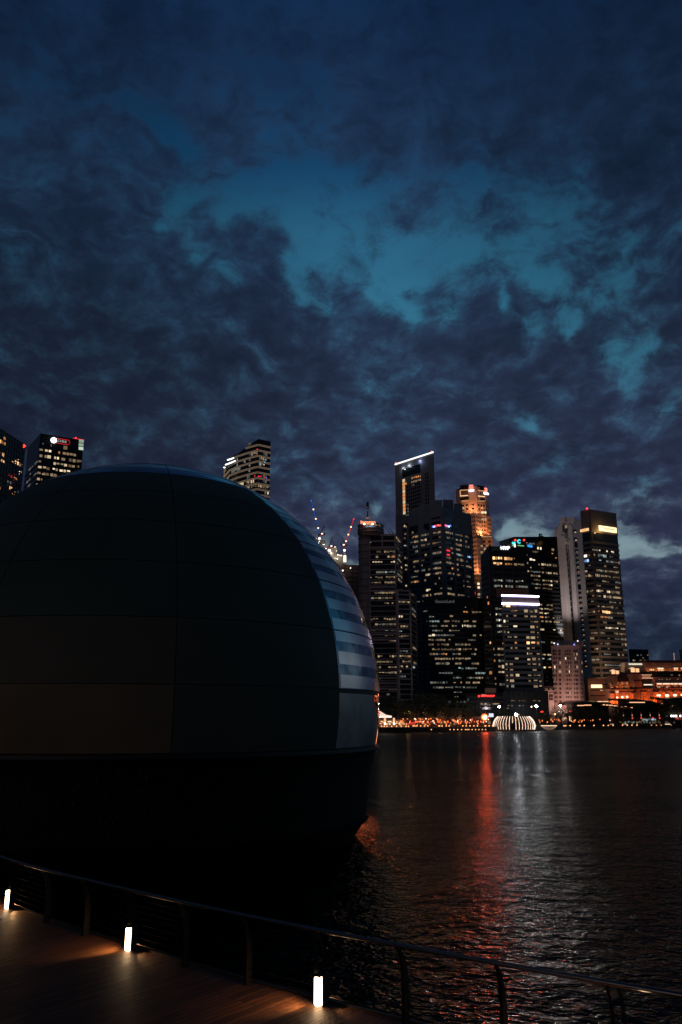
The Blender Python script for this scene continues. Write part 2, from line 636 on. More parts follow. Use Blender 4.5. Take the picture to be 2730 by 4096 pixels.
def lamp(name, parent, loc, color, energy, radius=.3):
    ld = bpy.data.lights.new(name, 'POINT')
    ld.color = color; ld.energy = energy; ld.shadow_soft_size = radius
    o = bpy.data.objects.new(name, ld); COL.objects.link(o)
    if parent is not None:
        o.parent = parent; o.location = Vector(loc) - parent_world(parent)
    else:
        o.location = loc
    return o

# ------------------------------------------------------------------ water and land
SHORE = [(-900, 380), (-300, 395), (20, 412)]
for px, py in ((1520, 2931), (1560, 2930.5), (1640, 2929.5), (1900, 2928), (1960, 2927), (2010, 2923), (2150, 2921.5), (2300, 2917), (2730, 2913)):
    p = hit(px, py, 0); SHORE.append((p.x, p.y))
SHORE += [(420, 640), (1500, 900)]


def shoreY(x):
    for a, b in zip(SHORE, SHORE[1:]):
        if a[0] <= x <= b[0]: return a[1] + (b[1] - a[1]) * (x - a[0]) / (b[0] - a[0])
    return SHORE[-1][1]


def make_water():
    m = bpy.data.materials.new('bay_water'); m.use_nodes = True
    q = NB(m.node_tree); p = m.node_tree.nodes['Principled BSDF']
    nt_ = m.node_tree; nt_.nodes.remove(p)
    co = q.new('ShaderNodeTexCoord').outputs['Object']
    mp = q.new('ShaderNodeMapping'); q.link(co, mp.inputs[0]); mp.inputs['Rotation'].default_value = (0, 0, R(12)); mp.inputs['Scale'].default_value = (1.0, 1, 1); mp.inputs['Location'].default_value = (3.3, 7.7, .4)
    a = q.noise(mp.outputs[0], .35, 2, .5, .4)
    b = q.noise(mp.outputs[0], 1.5, 2, .5, .6)
    c = q.noise(mp.outputs[0], 5.0, 2, .5, .3)
    patch = q.mr(q.noise(co, .03, 3, .5), .35, .65, .7, 1.25)
    h = q.m('ADD', q.m('MULTIPLY', a, .75), q.m('ADD', q.m('MULTIPLY', b, .46), q.m('MULTIPLY', c, .17)))
    h = q.m('MULTIPLY', h, patch)
    bp = q.new('ShaderNodeBump'); bp.inputs['Strength'].default_value = 1; bp.inputs['Distance'].default_value = .62
    q.link(h, bp.inputs['Height'])
    fr = q.new('ShaderNodeFresnel'); fr.inputs['IOR'].default_value = 1.33; q.link(bp.outputs[0], fr.inputs['Normal'])
    gl = q.new('ShaderNodeBsdfGlossy'); gl.inputs['Color'].default_value = (.235, .285, .28, 1); q.link(bp.outputs[0], gl.inputs['Normal'])
    sx = q.new('ShaderNodeSeparateXYZ'); q.link(co, sx.inputs[0])      # rougher with distance, standing in for ripples too fine to resolve
    q.link(q.mr(sx.outputs[1], 40, 260, .11, .24), gl.inputs['Roughness'])
    df = q.new('ShaderNodeBsdfDiffuse'); df.inputs['Color'].default_value = (.003, .006, .006, 1)
    mx = q.new('ShaderNodeMixShader'); q.link(fr.outputs[0], mx.inputs[0]); q.link(df.outputs[0], mx.inputs[1]); q.link(gl.outputs[0], mx.inputs[2])
    q.link(mx.outputs[0], nt_.nodes['Material Output'].inputs[0])
    mb = MB()
    xs = [-6000, -600, -60, 60, 600, 6000]; ys = [-400, 20, 100, 300, 700, 9000]
    for x0, x1 in zip(xs, xs[1:]):
        for y0, y1 in zip(ys, ys[1:]):
            mb.quad([(x0, y0, 0), (x1, y0, 0), (x1, y1, 0), (x0, y1, 0)])
    tag(mb.build('water', m), kind='structure', label='dark rippled bay water reflecting the city lights')


make_water()

GROUND = mat('paved_ground', (.06, .055, .05), .8, vary=.3, vscale=.1)
QUAYM = mat('quay_concrete', (.05, .05, .05), .85, vary=.4, vscale=.4)
GZ = 2.4
mb = MB()
top = [(x, y + 1.2, GZ) for x, y in SHORE]
for a, b in zip(top, top[1:]):
    mb.quad([a, b, (b[0] * 8, b[1] + 9000, GZ), (a[0] * 8, a[1] + 9000, GZ)])
tag(mb.build('ground', GROUND), kind='structure', label='paved waterfront ground under the towers')
mb = MB()
for a, b in zip(SHORE, SHORE[1:]):
    mb.hexa([(a[0], a[1], -3), (b[0], b[1], -3), (b[0], b[1] + 1.4, -3), (a[0], a[1] + 1.4, -3)],
            [(a[0], a[1], GZ + .1), (b[0], b[1], GZ + .1), (b[0], b[1] + 1.4, GZ + .1), (a[0], a[1] + 1.4, GZ + .1)])
tag(mb.build('quay_wall', QUAYM), 'low dark concrete quay wall along the far side of the bay', 'quay wall')

# ------------------------------------------------------------------ dome
DC = Vector((-12.568, 53.343, 8.016)); DR = 15.0
dfw = Vector((-DC.x, -DC.y, 0)).normalized(); drt = Vector((-dfw.y, dfw.x, 0))


def sph(az, lat, r=DR):
    a, l = R(az), R(lat)
    return DC + (dfw * math.cos(a) + drt * math.sin(a)) * (r * math.cos(l)) + Vector((0, 0, r * math.sin(l)))


def make_dome():
    rimz = DC.z + DR * math.sin(R(-10.4))
    base = Vector((DC.x, DC.y, 0))
    e = thing('glass_dome', base, 'huge dark panelled glass dome floating on the bay beside the deck', 'dome building')
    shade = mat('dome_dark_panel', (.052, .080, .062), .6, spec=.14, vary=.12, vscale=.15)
    low_warm_glow = mat('dome_low_panel_warm_glow', (.095, .088, .060), .6, spec=.18, vary=.12, vscale=.2)  # warm glow reflected low on the dome, put into the colour
    foot_warm_glow = mat('dome_foot_panel_warm_glow', (.15, .115, .066), .6, spec=.18, vary=.15, vscale=.2)  # strongest warm glow at the foot, also put into the colour
    east_no_glow = mat('dome_east_panel_no_glow', (.062, .078, .060), .6, spec=.18, vary=.12, vscale=.2)  # darker copy where the warm glow is missing, put into the colour
    pale = mat('dome_pale_band', (.70, .60, .62), .22, metal=.85, vary=.12, vscale=.5)
    navy = mat('dome_clear_glass', (.14, .19, .27), .07, metal=.8, vary=.15, vscale=.3)
    greyp = mat('dome_rim_panel', (.40, .355, .345), .42, metal=.6, vary=.25, vscale=.6)
    mirror = mat('dome_mirror_glass', (.75, .72, .68), .03, metal=1.0, vary=.1, vscale=.5)
    inner = MB(base)
    inner.lathe([(14.93 * math.cos(R(l)), DC.z + 14.93 * math.sin(R(l))) for l in [-10.4] + list(range(-8, 88, 4)) + [89.9]], DC.x, DC.y, 96)
    inner.build('inner_shell', mat('dome_inner_shell', (.006, .007, .008), .6, vary=0), e, smooth=True)
    az = [5.4, 43.0] + [43.0 + 35.82 * i for i in range(1, 9)]
    az.append(5.4 + 360)
    lats = [-10.4, 1.6, 13.85, 25.6, 36.3, 46.9, 57.4]

    def patch(mb, a0, a1, l0, l1, r=DR, na=10, nl=5, a0b=None):
        st = len(mb.v)
        for i in range(nl + 1):
            t = i / nl; l = l0 + (l1 - l0) * t
            g = .08 / max(.2, math.cos(R(l)))
            s0 = a0 if a0b is None else a0b + (a0 - a0b) * t
            for j in range(na + 1):
                mb.v.append(sph(s0 + g + (a1 - s0 - 2 * g) * j / na, l, r))
        for i in range(nl):
            for j in range(na):
                q = st + i * (na + 1) + j
                mb.f.append((q, q + 1, q + na + 2, q + na + 1)); mb.mi.append(0)

    for gi in range(10):
        a0, a1 = az[gi], az[gi + 1]
        right = gi == 1
        for li in range(6):
            l0, l1 = lats[li] + .08, lats[li + 1] - .08
            mb = MB(base)
            if right and li > 0:
                patch(mb, a0, a1, l0, l1)
                pn = mb.build('glass_panel', navy, e, smooth=True)
                per = (l1 - l0) / 2.5
                for s_ in range(3):
                    b0 = l0 + s_ * per + .15; b1 = min(b0 + per * .55, l1 - .05)
                    if b1 - b0 < .5: continue
                    sb = MB(base); patch(sb, a0 + .5, a1 - .3, b0, b1, DR + .012, 14, 3)
                    sb.build('shade_ring', pale, pn, smooth=True)
            elif right:
                # bottom row: grey plate, then a sliver of clear glass whose edge leans away from the eye
                patch(mb, a0, 70.0, l0, l1 - .8)
                tag(mb.build('rim_panel', greyp, e, smooth=True), 'pale grey panel at the foot of the clear glass')
                mb = MB(base); patch(mb, 61, a1, l0, l1 - .8, DR + .02, 8, 6, a0b=74)
                mb.build('glass_panel', mirror, e, smooth=True)
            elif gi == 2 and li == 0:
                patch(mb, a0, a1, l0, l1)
                mb.build('added_glow_panel', glow_mat('added_water_glow', (1, .30, .10), 2.6, True), e, smooth=True)  # unseen glowing panel added to redden the water beside the hull
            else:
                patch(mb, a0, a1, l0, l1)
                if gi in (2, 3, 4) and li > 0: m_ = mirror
                else: m_ = (shade if li > 1 else (east_no_glow if gi == 0 else (foot_warm_glow if li == 0 else low_warm_glow)))
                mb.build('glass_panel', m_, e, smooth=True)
        mb = MB(base); patch(mb, a0, a1, 57.6, 68.5)
        cp = mb.build('crown_glass', navy, e, smooth=True)
        mb = MB(base); patch(mb, a0 + .6, a1 - .6, 62.0, 64.4, DR + .012, 10, 2)
        mb.build('shade_ring', pale, cp, smooth=True)
    mb = MB(base)
    mb.lathe([(DR * math.cos(R(l)), DC.z + DR * math.sin(R(l))) for l in (68.7, 72, 76, 80, 84, 88, 89.9)], DC.x, DC.y, 72)
    mb.build('cap', navy, e, smooth=True)
    # seam beads
    mb = MB(base)
    mb.lathe([(14.70, rimz - .02), (14.98, rimz - .04), (15.0, rimz - .22), (14.75, rimz - .30)], DC.x, DC.y, 96, cap=False)
    mb.build('rim_ring', mat('dome_rim_metal', (.006, .006, .006), .6), e, smooth=False)
    hullm = mat('dome_hull', (.004, .0045, .005), .6, spec=.2, vary=.3, vscale=.8, bump=.1, bscale=3)
    mb = MB(base)
    mb.lathe([(14.78, rimz - .28), (14.62, 4.6), (14.42, 3.4), (14.12, 1.25)], DC.x, DC.y, 96, cap=False)
    mb.build('hull', hullm, e, smooth=True)
    mb = MB(base)
    mb.lathe([(14.12, 1.26), (14.24, 1.22), (14.26, 1.06), (14.10, 1.0)], DC.x, DC.y, 96, cap=False)
    mb.build('fender_ledge', mat('dome_ledge', (.006, .006, .006), .85, spec=.1), e)
    mb = MB(base)
    mb.lathe([(14.08, 1.04), (13.8, .6), (13.36, .0), (13.2, -1.0)], DC.x, DC.y, 96, cap=False)
    mb.build('hull_foot', hullm, e, smooth=True)
    # creeper on the hull, only on the side to the left
    rnd = random.Random(3); mb = MB(base)
    for _ in range(2600):
        a = rnd.uniform(-42, 2); cl = math.sin(a * .9) * .6 + math.sin(a * 2.3 + 1)
        if rnd.random() > .45 + .3 * cl: continue
        z = rnd.uniform(1.5, 4.7); r = 14.12 + (z - 1.25) * .17 + rnd.uniform(.03, .16)
        p = sph(a, 0); p = Vector((DC.x, DC.y, z)) + (p - DC).normalized() * r
        s_ = rnd.uniform(.04, .09)
        u = Vector((rnd.uniform(-1, 1), rnd.uniform(-1, 1), rnd.uniform(-1, 1))).normalized(); w = u.cross(Vector((rnd.uniform(-1, 1), .3, 1))).normalized()
        mb.quad([p - u * s_, p + w * s_ * .5, p + u * s_, p - w * s_ * .5])
    tag(mb.build('creeper', mat('creeper_leaf', (.03, .07, .02), .5, vary=.4, vscale=3), e), kind='stuff')


make_dome()

# ------------------------------------------------------------------ deck, railing and its lights
RAIL = [(-8.071, 20.80), (-7.743, 20.449), (-6.5, 19.23), (-5.387, 18.21), (-4.16, 17.10), (-2.905, 15.99), (-1.687, 14.97), (-.46, 14.02), (.818, 13.08), (2.06, 12.20), (3.343, 11.32), (4.02, 10.86)]
RAIL = [(-14.2, 28.2), (-13.1, 26.9), (-11.9, 25.4), (-10.7, 24.0), (-9.4, 22.4)] + RAIL[1:11] + [(4.70, 10.44), (6.06, 9.58), (7.45, 8.76)]
RZ = 3.70; DZ = 2.6


def catmull(P, n=6):
    out = []
    P = [Vector(p) for p in P]
    for i in range(len(P) - 1):
        p0 = P[max(i - 1, 0)]; p1 = P[i]; p2 = P[i + 1]; p3 = P[min(i + 2, len(P) - 1)]
        for j in range(n):
            t = j / n
            out.append(.5 * ((2 * p1) + (p2 - p0) * t + (2 * p0 - 5 * p1 + 4 * p2 - p3) * t * t + (3 * p1 - p0 - 3 * p2 + p3) * t ** 3))
    out.append(P[-1])
    return out


def smooth_pts(P, it=2):
    P = [Vector(p) for p in P]
    for _ in range(it):
        P = [P[0]] + [(P[i - 1] + P[i] * 2 + P[i + 1]) / 4 for i in range(1, len(P) - 1)] + [P[-1]]
    return P


RP = smooth_pts(RAIL, 1)


def tangent(i):
    return (RP[min(i + 1, len(RP) - 1)] - RP[max(i - 1, 0)]).normalized()


def outward(i):
    t = tangent(i); return Vector((-t.y, t.x))   # towards the water


def make_deck():
    m = bpy.data.materials.new('deck_planks'); m.use_nodes = True
    q = NB(m.node_tree); p = m.node_tree.nodes['Principled BSDF']
    co = q.new('ShaderNodeTexCoord').outputs['Object']
    mp = q.new('ShaderNodeMapping'); q.link(co, mp.inputs[0]); mp.inputs['Rotation'].default_value = (0, 0, R(-52.5))
    br = q.new('ShaderNodeTexBrick'); q.link(mp.outputs[0], br.inputs['Vector'])
    br.inputs['Scale'].default_value = 1; br.inputs['Brick Width'].default_value = 2.6; br.inputs['Row Height'].default_value = .125
    br.inputs['Mortar Size'].default_value = .011; br.offset = .37; br.inputs['Mortar Smooth'].default_value = .1
    br.inputs['Color1'].default_value = (.15, .062, .021, 1); br.inputs['Color2'].default_value = (.05, .020, .008, 1); br.inputs['Mortar'].default_value = (.004, .003, .002, 1)
    st = q.new('ShaderNodeMapping'); q.link(mp.outputs[0], st.inputs[0]); st.inputs['Scale'].default_value = (.8, 16, 1)
    gr = q.noise(st.outputs[0], 2.0, 5, .65)
    c = q.mix(q.mr(gr, .35, .7, 0, .65), br.outputs[0], (.05, .022, .01))
    q.link(c, p.inputs['Base Color'])
    q.link(q.mr(gr, .3, .7, .48, .72), p.inputs['Roughness'])
    bp = q.new('ShaderNodeBump'); bp.inputs['Strength'].default_value = .5; bp.inputs['Distance'].default_value = .01
    h = q.m('SUBTRACT', q.m('MULTIPLY', gr, .5), br.outputs[1]); q.link(h, bp.inputs['Height']); q.link(bp.outputs[0], p.inputs['Normal'])
    p.inputs['Specular IOR Level'].default_value = .3
    C = catmull(RP, 3)
    mb = MB()
    ed = []
    for i, a in enumerate(C):
        t = (C[min(i + 1, len(C) - 1)] - C[max(i - 1, 0)]).normalized(); ed.append(a + Vector((-t.y, t.x)) * .34)
    inn = [e_ + Vector((-22, -26)) for e_ in ed]
    for a, b, c_, d in zip(ed, ed[1:], inn[1:], inn):
        mb.quad([(d.x, d.y, DZ), (c_.x, c_.y, DZ), (b.x, b.y, DZ), (a.x, a.y, DZ)])
    tag(mb.build('deck_floor', m), kind='structure', label='brown timber plank deck lit by low post lights')
    mb = MB()
    for a, b in zip(ed, ed[1:]):
        n_ = Vector((-(b - a).y, (b - a).x)).normalized() * .05
        mb.hexa([(a.x, a.y, 1.9), (b.x, b.y, 1.9), (b.x + n_.x, b.y + n_.y, 1.9), (a.x + n_.x, a.y + n_.y, 1.9)],
                [(a.x, a.y, DZ + .035), (b.x, b.y, DZ + .035), (b.x + n_.x, b.y + n_.y, DZ + .035), (a.x + n_.x, a.y + n_.y, DZ + .035)])
    tag(mb.build('deck_kerb', STEEL), kind='structure', label='dark steel edge strip of the timber deck')


make_deck()


def make_railing():
    base = Vector((RP[9].x, RP[9].y, DZ))
    e = thing('deck_railing', base, 'curved steel railing with round handrail and thin cables edging the timber deck', 'railing')
    ss = mat('brushed_steel', (.17, .165, .16), .32, metal=1.0, vary=.1, vscale=4)
    posts = mat('post_steel', (.006, .006, .005), .6, metal=.0, spec=.15, vary=.2, vscale=6)
    wire = mat('cable_steel', (.010, .010, .010), .6, metal=.0, spec=.2)
    C = catmull(RP, 6)
    mb = MB(base); mb.path([(p.x, p.y, RZ) for p in C], .033, 12); mb.build('handrail', ss, e, smooth=True)
    # profile of the bowed plates: outward offset, height, half depth
    prof = [(.20, DZ, .065), (.21, DZ + .28, .065), (.205, DZ + .55, .06), (.17, DZ + .78, .048), (.10, DZ + .97, .032), (.0, RZ - .03, .02)]
    for h in range(8):
        z = DZ + .13 + h * .115
        off = .20 if z < DZ + .6 else .20 - (z - DZ - .6) * .33
        pts = []
        for i, p in enumerate(C):
            t = (C[min(i + 1, len(C) - 1)] - C[max(i - 1, 0)]).normalized()
            pts.append((p.x - t.y * off, p.y + t.x * off, z))
        mb = MB(base); mb.path(pts, .004, 5); mb.build('cable', wire, e)

    def plate(mb, i, shift, th=.009):
        t = tangent(i); o = outward(i); p = RP[i] + t * shift
        for (o0, z0, h0), (o1, z1, h1) in zip(prof, prof[1:]):
            b = []; tp = []
            for sx, so in ((-1, -1), (1, -1), (1, 1), (-1, 1)):
                q0 = p + o * (o0 + so * h0) + t * (sx * th); q1 = p + o * (o1 + so * h1) + t * (sx * th)
                b.append((q0.x, q0.y, z0)); tp.append((q1.x, q1.y, z1))
            mb.hexa(b, tp)

    for i in range(1, len(RP) - 1):
        mb = MB(base)
        lit = (i - 5) % 3 == 0
        plate(mb, i, -.075 if lit else -.012)
        if lit:
            plate(mb, i, .075)
        else:
            plate(mb, i, .022)
        mb.build('post', posts, e)
    # post lights
    k = 0
    lens = glow_mat('post_light_lens', (1, .64, .34), 15, True)
    hous = mat('light_housing', (.02, .02, .02), .5, metal=.3)
    names = {2: 'post light on the railing just beyond the left edge of the photo',
             5: 'smallest glowing post light at the railing foot, beside the left edge of the photo',
             8: 'middle one of the three glowing post lights at the railing foot',
             11: 'largest of the three glowing post lights at the railing foot',
             14: 'post light under the railing at lower right, only its glow on the handrail visible'}
    for i in range(2, len(RP) - 1, 3):
        t = tangent(i); o = outward(i); p = RP[i] + o * .13
        b0 = Vector((p.x, p.y, DZ))
        L = thing('post_light', b0, names.get(i, 'glowing post light on the railing'), 'deck light', 'low lights at the feet of the railing posts')

        def blk(mb, s0, s1, o0, o1, z0, z1):
            qs = [p + t * s0 + o * o0, p + t * s1 + o * o0, p + t * s1 + o * o1, p + t * s0 + o * o1]
            mb.hexa([(a.x, a.y, z0) for a in qs], [(a.x, a.y, z1) for a in qs])
        lc = RP[i] + o * .115 + t * .04
        mb = MB(b0); mb.lathe([(.055, DZ + .015), (.068, DZ + .03), (.068, DZ + .39), (.055, DZ + .405)], lc.x, lc.y, 20); mb.build('lens', lens, L, smooth=False)
        mb = MB(b0); blk(mb, -.03, .12, .066, .12, DZ + .005, DZ + .45); blk(mb, .122, .134, -.03, .12, DZ + .005, DZ + .45); blk(mb, -.04, .121, -.10, .065, DZ + .428, DZ + .442)
        mb.build('housing', hous, L)
        hp = RP[i] + t * .42; lp = RP[i] + t * .2 + o * .10
        spot('light_leak', L, (lp.x, lp.y, DZ + .5), (hp.x, hp.y, RZ), (1, .66, .36), 14, 13, .03)
        s0 = lc - t * .10 - o * .10; s1 = lc - t * .75 - o * .45
        spot('side_spill', L, (s0.x, s0.y, DZ + .30), (s1.x, s1.y, DZ), (1, .50, .20), 40, 112, .06)
        s0 = lc + t * .13 + o * .06; s1 = lc + t * .9 + o * .12
        spot('side_spill', L, (s0.x, s0.y, DZ + .16), (s1.x, s1.y, DZ), (1, .50, .20), 9, 70, .03)
        k += 1


make_railing()

# ------------------------------------------------------------------ skyline
C1 = (1400, 1750, 2.6133); C2 = (1400, 2350, 2.6133); C3 = (1850, 1900, 3.92); C4 = (1850, 2350, 3.92)
C5 = (2180, 2000, 3.92); C6 = (2130, 2450, 2.6133); C7 = (0, 1680, 3.92); C8 = (820, 1720, 3.92)
CONC_GREY = mat('facade_grey', (.26, .26, .28), .7, vary=.15, vscale=.08)
CONC_PINK = mat('facade_pinkish', (.34, .29, .30), .7, vary=.15, vscale=.08)
CONC_BLUE = mat('facade_slate', (.16, .19, .22), .7, vary=.15, vscale=.08)
CONC_DARK = mat('facade_dark', (.035, .04, .042), .5, vary=.2, vscale=.08)
CONC_TALL = mat('facade_tall', (.17, .17, .18), .7, vary=.12, vscale=.05)
STONE = mat('facade_warm_stone', (.42, .31, .26), .8, vary=.12, vscale=.1)
WHITEP = mat('facade_white', (.60, .57, .57), .7, vary=.1, vscale=.05)
BROWN = mat('facade_brown', (.085, .062, .052), .7, vary=.15, vscale=.08)
ROOM = mat('window_void', (.008, .01, .011), .2, vary=0)


def corners(ref, Y0, pts, z=None):
    """front corners seen along one level edge; ref index sits Y0 metres ahead"""
    zr = at(*pts[ref], Y0).z if z is None else z
    return [at(*pts[ref], Y0) if i == ref and z is None else hit(*p, zr) for i, p in enumerate(pts)], zr


def base_z(): return GZ


# --- round-topped tower with the lit word on its roof
def income_tower():
    P, zt = corners(1, 600, [(1477, 2138), (1583, 2136), (1607, 2166)])
    b = Building('office_tower', 'banded office tower with round drum and glowing word on its roof beside the dome', P, GZ, zt, 32)
    f = b.faces[0]; f.rows(1500, 2207.5, 20.3); g = b.faces[1]; g.zref, g.fh = f.zref, f.fh
    for fi in (0, 1):
        w = b.faces[fi].w
        for j, (zz, hh) in enumerate([(zt, 1.4), (zt - 4.6, 1.2), (zt - 9.4, 1.4)]): b.panel(fi, 0, w, zz - hh, zz, .02, .5)
        b.bands(fi, GZ, zt - 10, .16, .25)
    for py in (2349, 2364, 2518, 2538, 2559, 2712, 2733, 2755):
        z = f.uz(1520, py)[1]
        b.panel(0, 0, f.w, z - .7, z + .7, .26, .7)
    b.cols(0, [.4, f.w * .5, f.w - .4], zt - 10, zt, .9, .7); b.cols(0, [.4, f.w - .4], GZ, zt, .9, .6); b.cols(1, [g.w - .4], GZ, zt, .9, .6)
    b.trace(0, C1, "280 330 1193 d;355 500 1185 w;270 300 1240 w;390 450 1230 w;440 500 1230 o;200 510 1283 s .25;275 520 1430 b;265 515 1478 w;360 480 1525 w;200 225 1095 b;215 230 1437 w .2")
    b.trace(0, C2, "265 490 60 w;360 485 110 d;360 460 160 w .25;210 330 308 w;355 485 306 w;210 325 415 w;440 485 408 d;370 490 462 b;365 490 510 d;355 485 560 w;290 370 717 w;410 495 715 w;280 330 768 d;300 330 820 d;400 495 820 w .25;300 430 876 w .2;440 495 876 d;305 350 925 d;405 500 1068 w .3")
    b.trace(1, C1, "485 530 1070 w;495 520 1190 w;535 555 1360 s .2;525 550 1405 w .2;540 550 1460 d")
    b.sprinkle(0, GZ + 8, zt - 12, .10, 'gd', 5); b.sprinkle(1, GZ + 8, zt - 12, .18, 'gd', 6)
    b.done(CONC_PINK)
    e = b.e
    # curved service shaft on the left, with a ledge at every floor
    s0 = at(1437, 2140, 601); s1 = P[0]
    cx, cy = (s0.x + s1.x) / 2 + 1.2, 606; r = (s1.x - s0.x) / 2 + 1.5
    mb = MB(e.location); mb.lathe([(r, GZ), (r, zt + 2)], cx, cy, 28); mb.build('stair_shaft', mat('shaft_panel', (.24, .21, .22), .65, vary=.25, vscale=.3), e)
    mb = MB(e.location); z = GZ
    while z < zt: mb.lathe([(r + .02, z), (r + .5, z + .1), (r + .5, z + .4), (r + .02, z + .45)], cx, cy, 28, cap=False); z += f.fh * 1.35
    mb.build('shaft_ledge', CONC_DARK, e)
    # drum
    dc = at(1484, 2120, 606); rd = (at(1537, 2120, 606).x - at(1430, 2120, 606).x) / 2
    z0, z1, z2, z3 = at(1484, 2140, 606).z, at(1484, 2124, 606).z, at(1484, 2107, 606).z, at(1484, 2099, 606).z
    mb = MB(e.location)
    mb.lathe([(rd * .86, z0 - 2), (rd * .92, z0), (rd, z0 + 1), (rd, z0 + 2.2), (rd * .93, z0 + 2.4), (rd * .93, z1 - .5), (rd * .99, z1), (rd * .99, z1 + 1), (rd * .93, z1 + 1.2), (rd * .93, z2 - .3), (rd * .98, z2), (rd * .98, z2 + .8), (rd * .7, z3), (rd * .3, z3 + .6)], dc.x, dc.y, 40)
    mb.build('drum', mat('drum_panel', (.14, .12, .12), .5, vary=.2, vscale=.3), e)
    for a, zz, c, lv in [(-1.9, z1 + 2.6, 'w', 2), (-1.75, z1 + 2.6, 'w', 1), (-1.6, z1 + 2.6, 's', 1), (-1.2, z1 + 2.6, 'w', 1), (-.85, z1 + 2.6, 'w', 0), (-2.1, z0 + 3.6, 'o', 1), (-1.95, z0 + 4, 'B', 1), (-1.8, z0 + 4, 'B', 1), (-1.62, z0 + 4.2, 'B', 1),
                         (-1.4, z0 + 4.2, 'B', 0), (-1.1, z0 + 3.4, 'o', 0), (-.95, z0 + 3.4, 'd', 2), (-.8, z0 + 3.4, 'o', 0)]:
        q = Vector((dc.x + rd * .94 * math.cos(a), dc.y + rd * .94 * math.sin(a), zz))
        child_copy(unit_box(wmat(c, lv)), 'window', e, q, a + math.pi / 2, (1.9, .4, .9))
    # mast
    mx = at(1472, 2090, 604)
    mb = MB(e.location); zt2 = at(1470, 2024, 604).z
    mb.tube((mx.x, 604, z3), (mx.x, 604, zt2 - 4), .55, .4); mb.tube((mx.x, 604, zt2 - 2), (mx.x, 604, zt2 + 3), 1.1, .9)
    mb.build('mast', STEEL, e)
    mb = MB(e.location)
    za = at(1470, 2073, 604).z; mb.lathe([(.6, za - .8), (2.4, za - .2), (2.4, za + .1), (.6, za + .6)], mx.x, 604, 16)
    zb = at(1470, 2030, 604).z; mb.lathe([(.5, zb - .8), (1.6, zb - .2), (1.6, zb + .3), (.5, zb + .8)], mx.x, 604, 16)
    mb.build('mast_platform', mat('mast_dish', (.5, .42, .36), .5), e)
    sf = Face((at(1440, 2087, 592)), (at(1505, 2085, 592)))
    text_sign(e, 'roof_sign', 'income', sf, 1473, 2089, 13.5, glow_mat('sign_orange', (1, .30, .12), 1.5, True), 0, .3, 60, bold=.05)
    for px in (1458, 1492): mb = MB(e.location); mb.ball(at(px, 2096, 592), .7); mb.build('floodlight', glow_mat('flood_white', (1, .85, .65), 6), e)
    lamp('crown_lamp', e, at(1473, 2080, 598), (1, .6, .4), 500, .5)
    # lower front block with the open grid
    P2, z2t = corners(1, 585, [(1588, 2359), (1642, 2361), (1664, 2387)])
    b2 = Building('office_block', 'shorter gridded office block joined to the right foot of the banded tower', P2, GZ, z2t, 26)
    f2 = b2.faces[0]; f2.rows(1600, 2407, 19.5); g2 = b2.faces[1]; g2.zref, g2.fh = f2.zref, f2.fh
    b2.bands(0, GZ, z2t, .2, .6); b2.bands(1, GZ, z2t, .2, .6); b2.panel(0, 0, f2.w, z2t - 1, z2t, .02, .7)
    b2.cols(0, [.5, f2.w - .4], GZ, z2t, 1.0, .8); b2.cols(1, [g2.w - .4], GZ, z2t, .8, .8)
    b2.trace(0, C2, "495 630 150 w;500 585 300 s;500 610 405 w;500 575 460 b .25;500 620 505 d;500 515 560 w;520 610 655 g;515 615 712 w;610 645 712 o;545 640 762 w;500 610 815 w;510 600 875 w;510 590 925 g")
    b2.trace(1, C2, "650 690 245 g;650 690 300 d;660 695 630 w;660 695 770 d;660 680 815 b")
    b2.done(CONC_PINK)


income_tower()


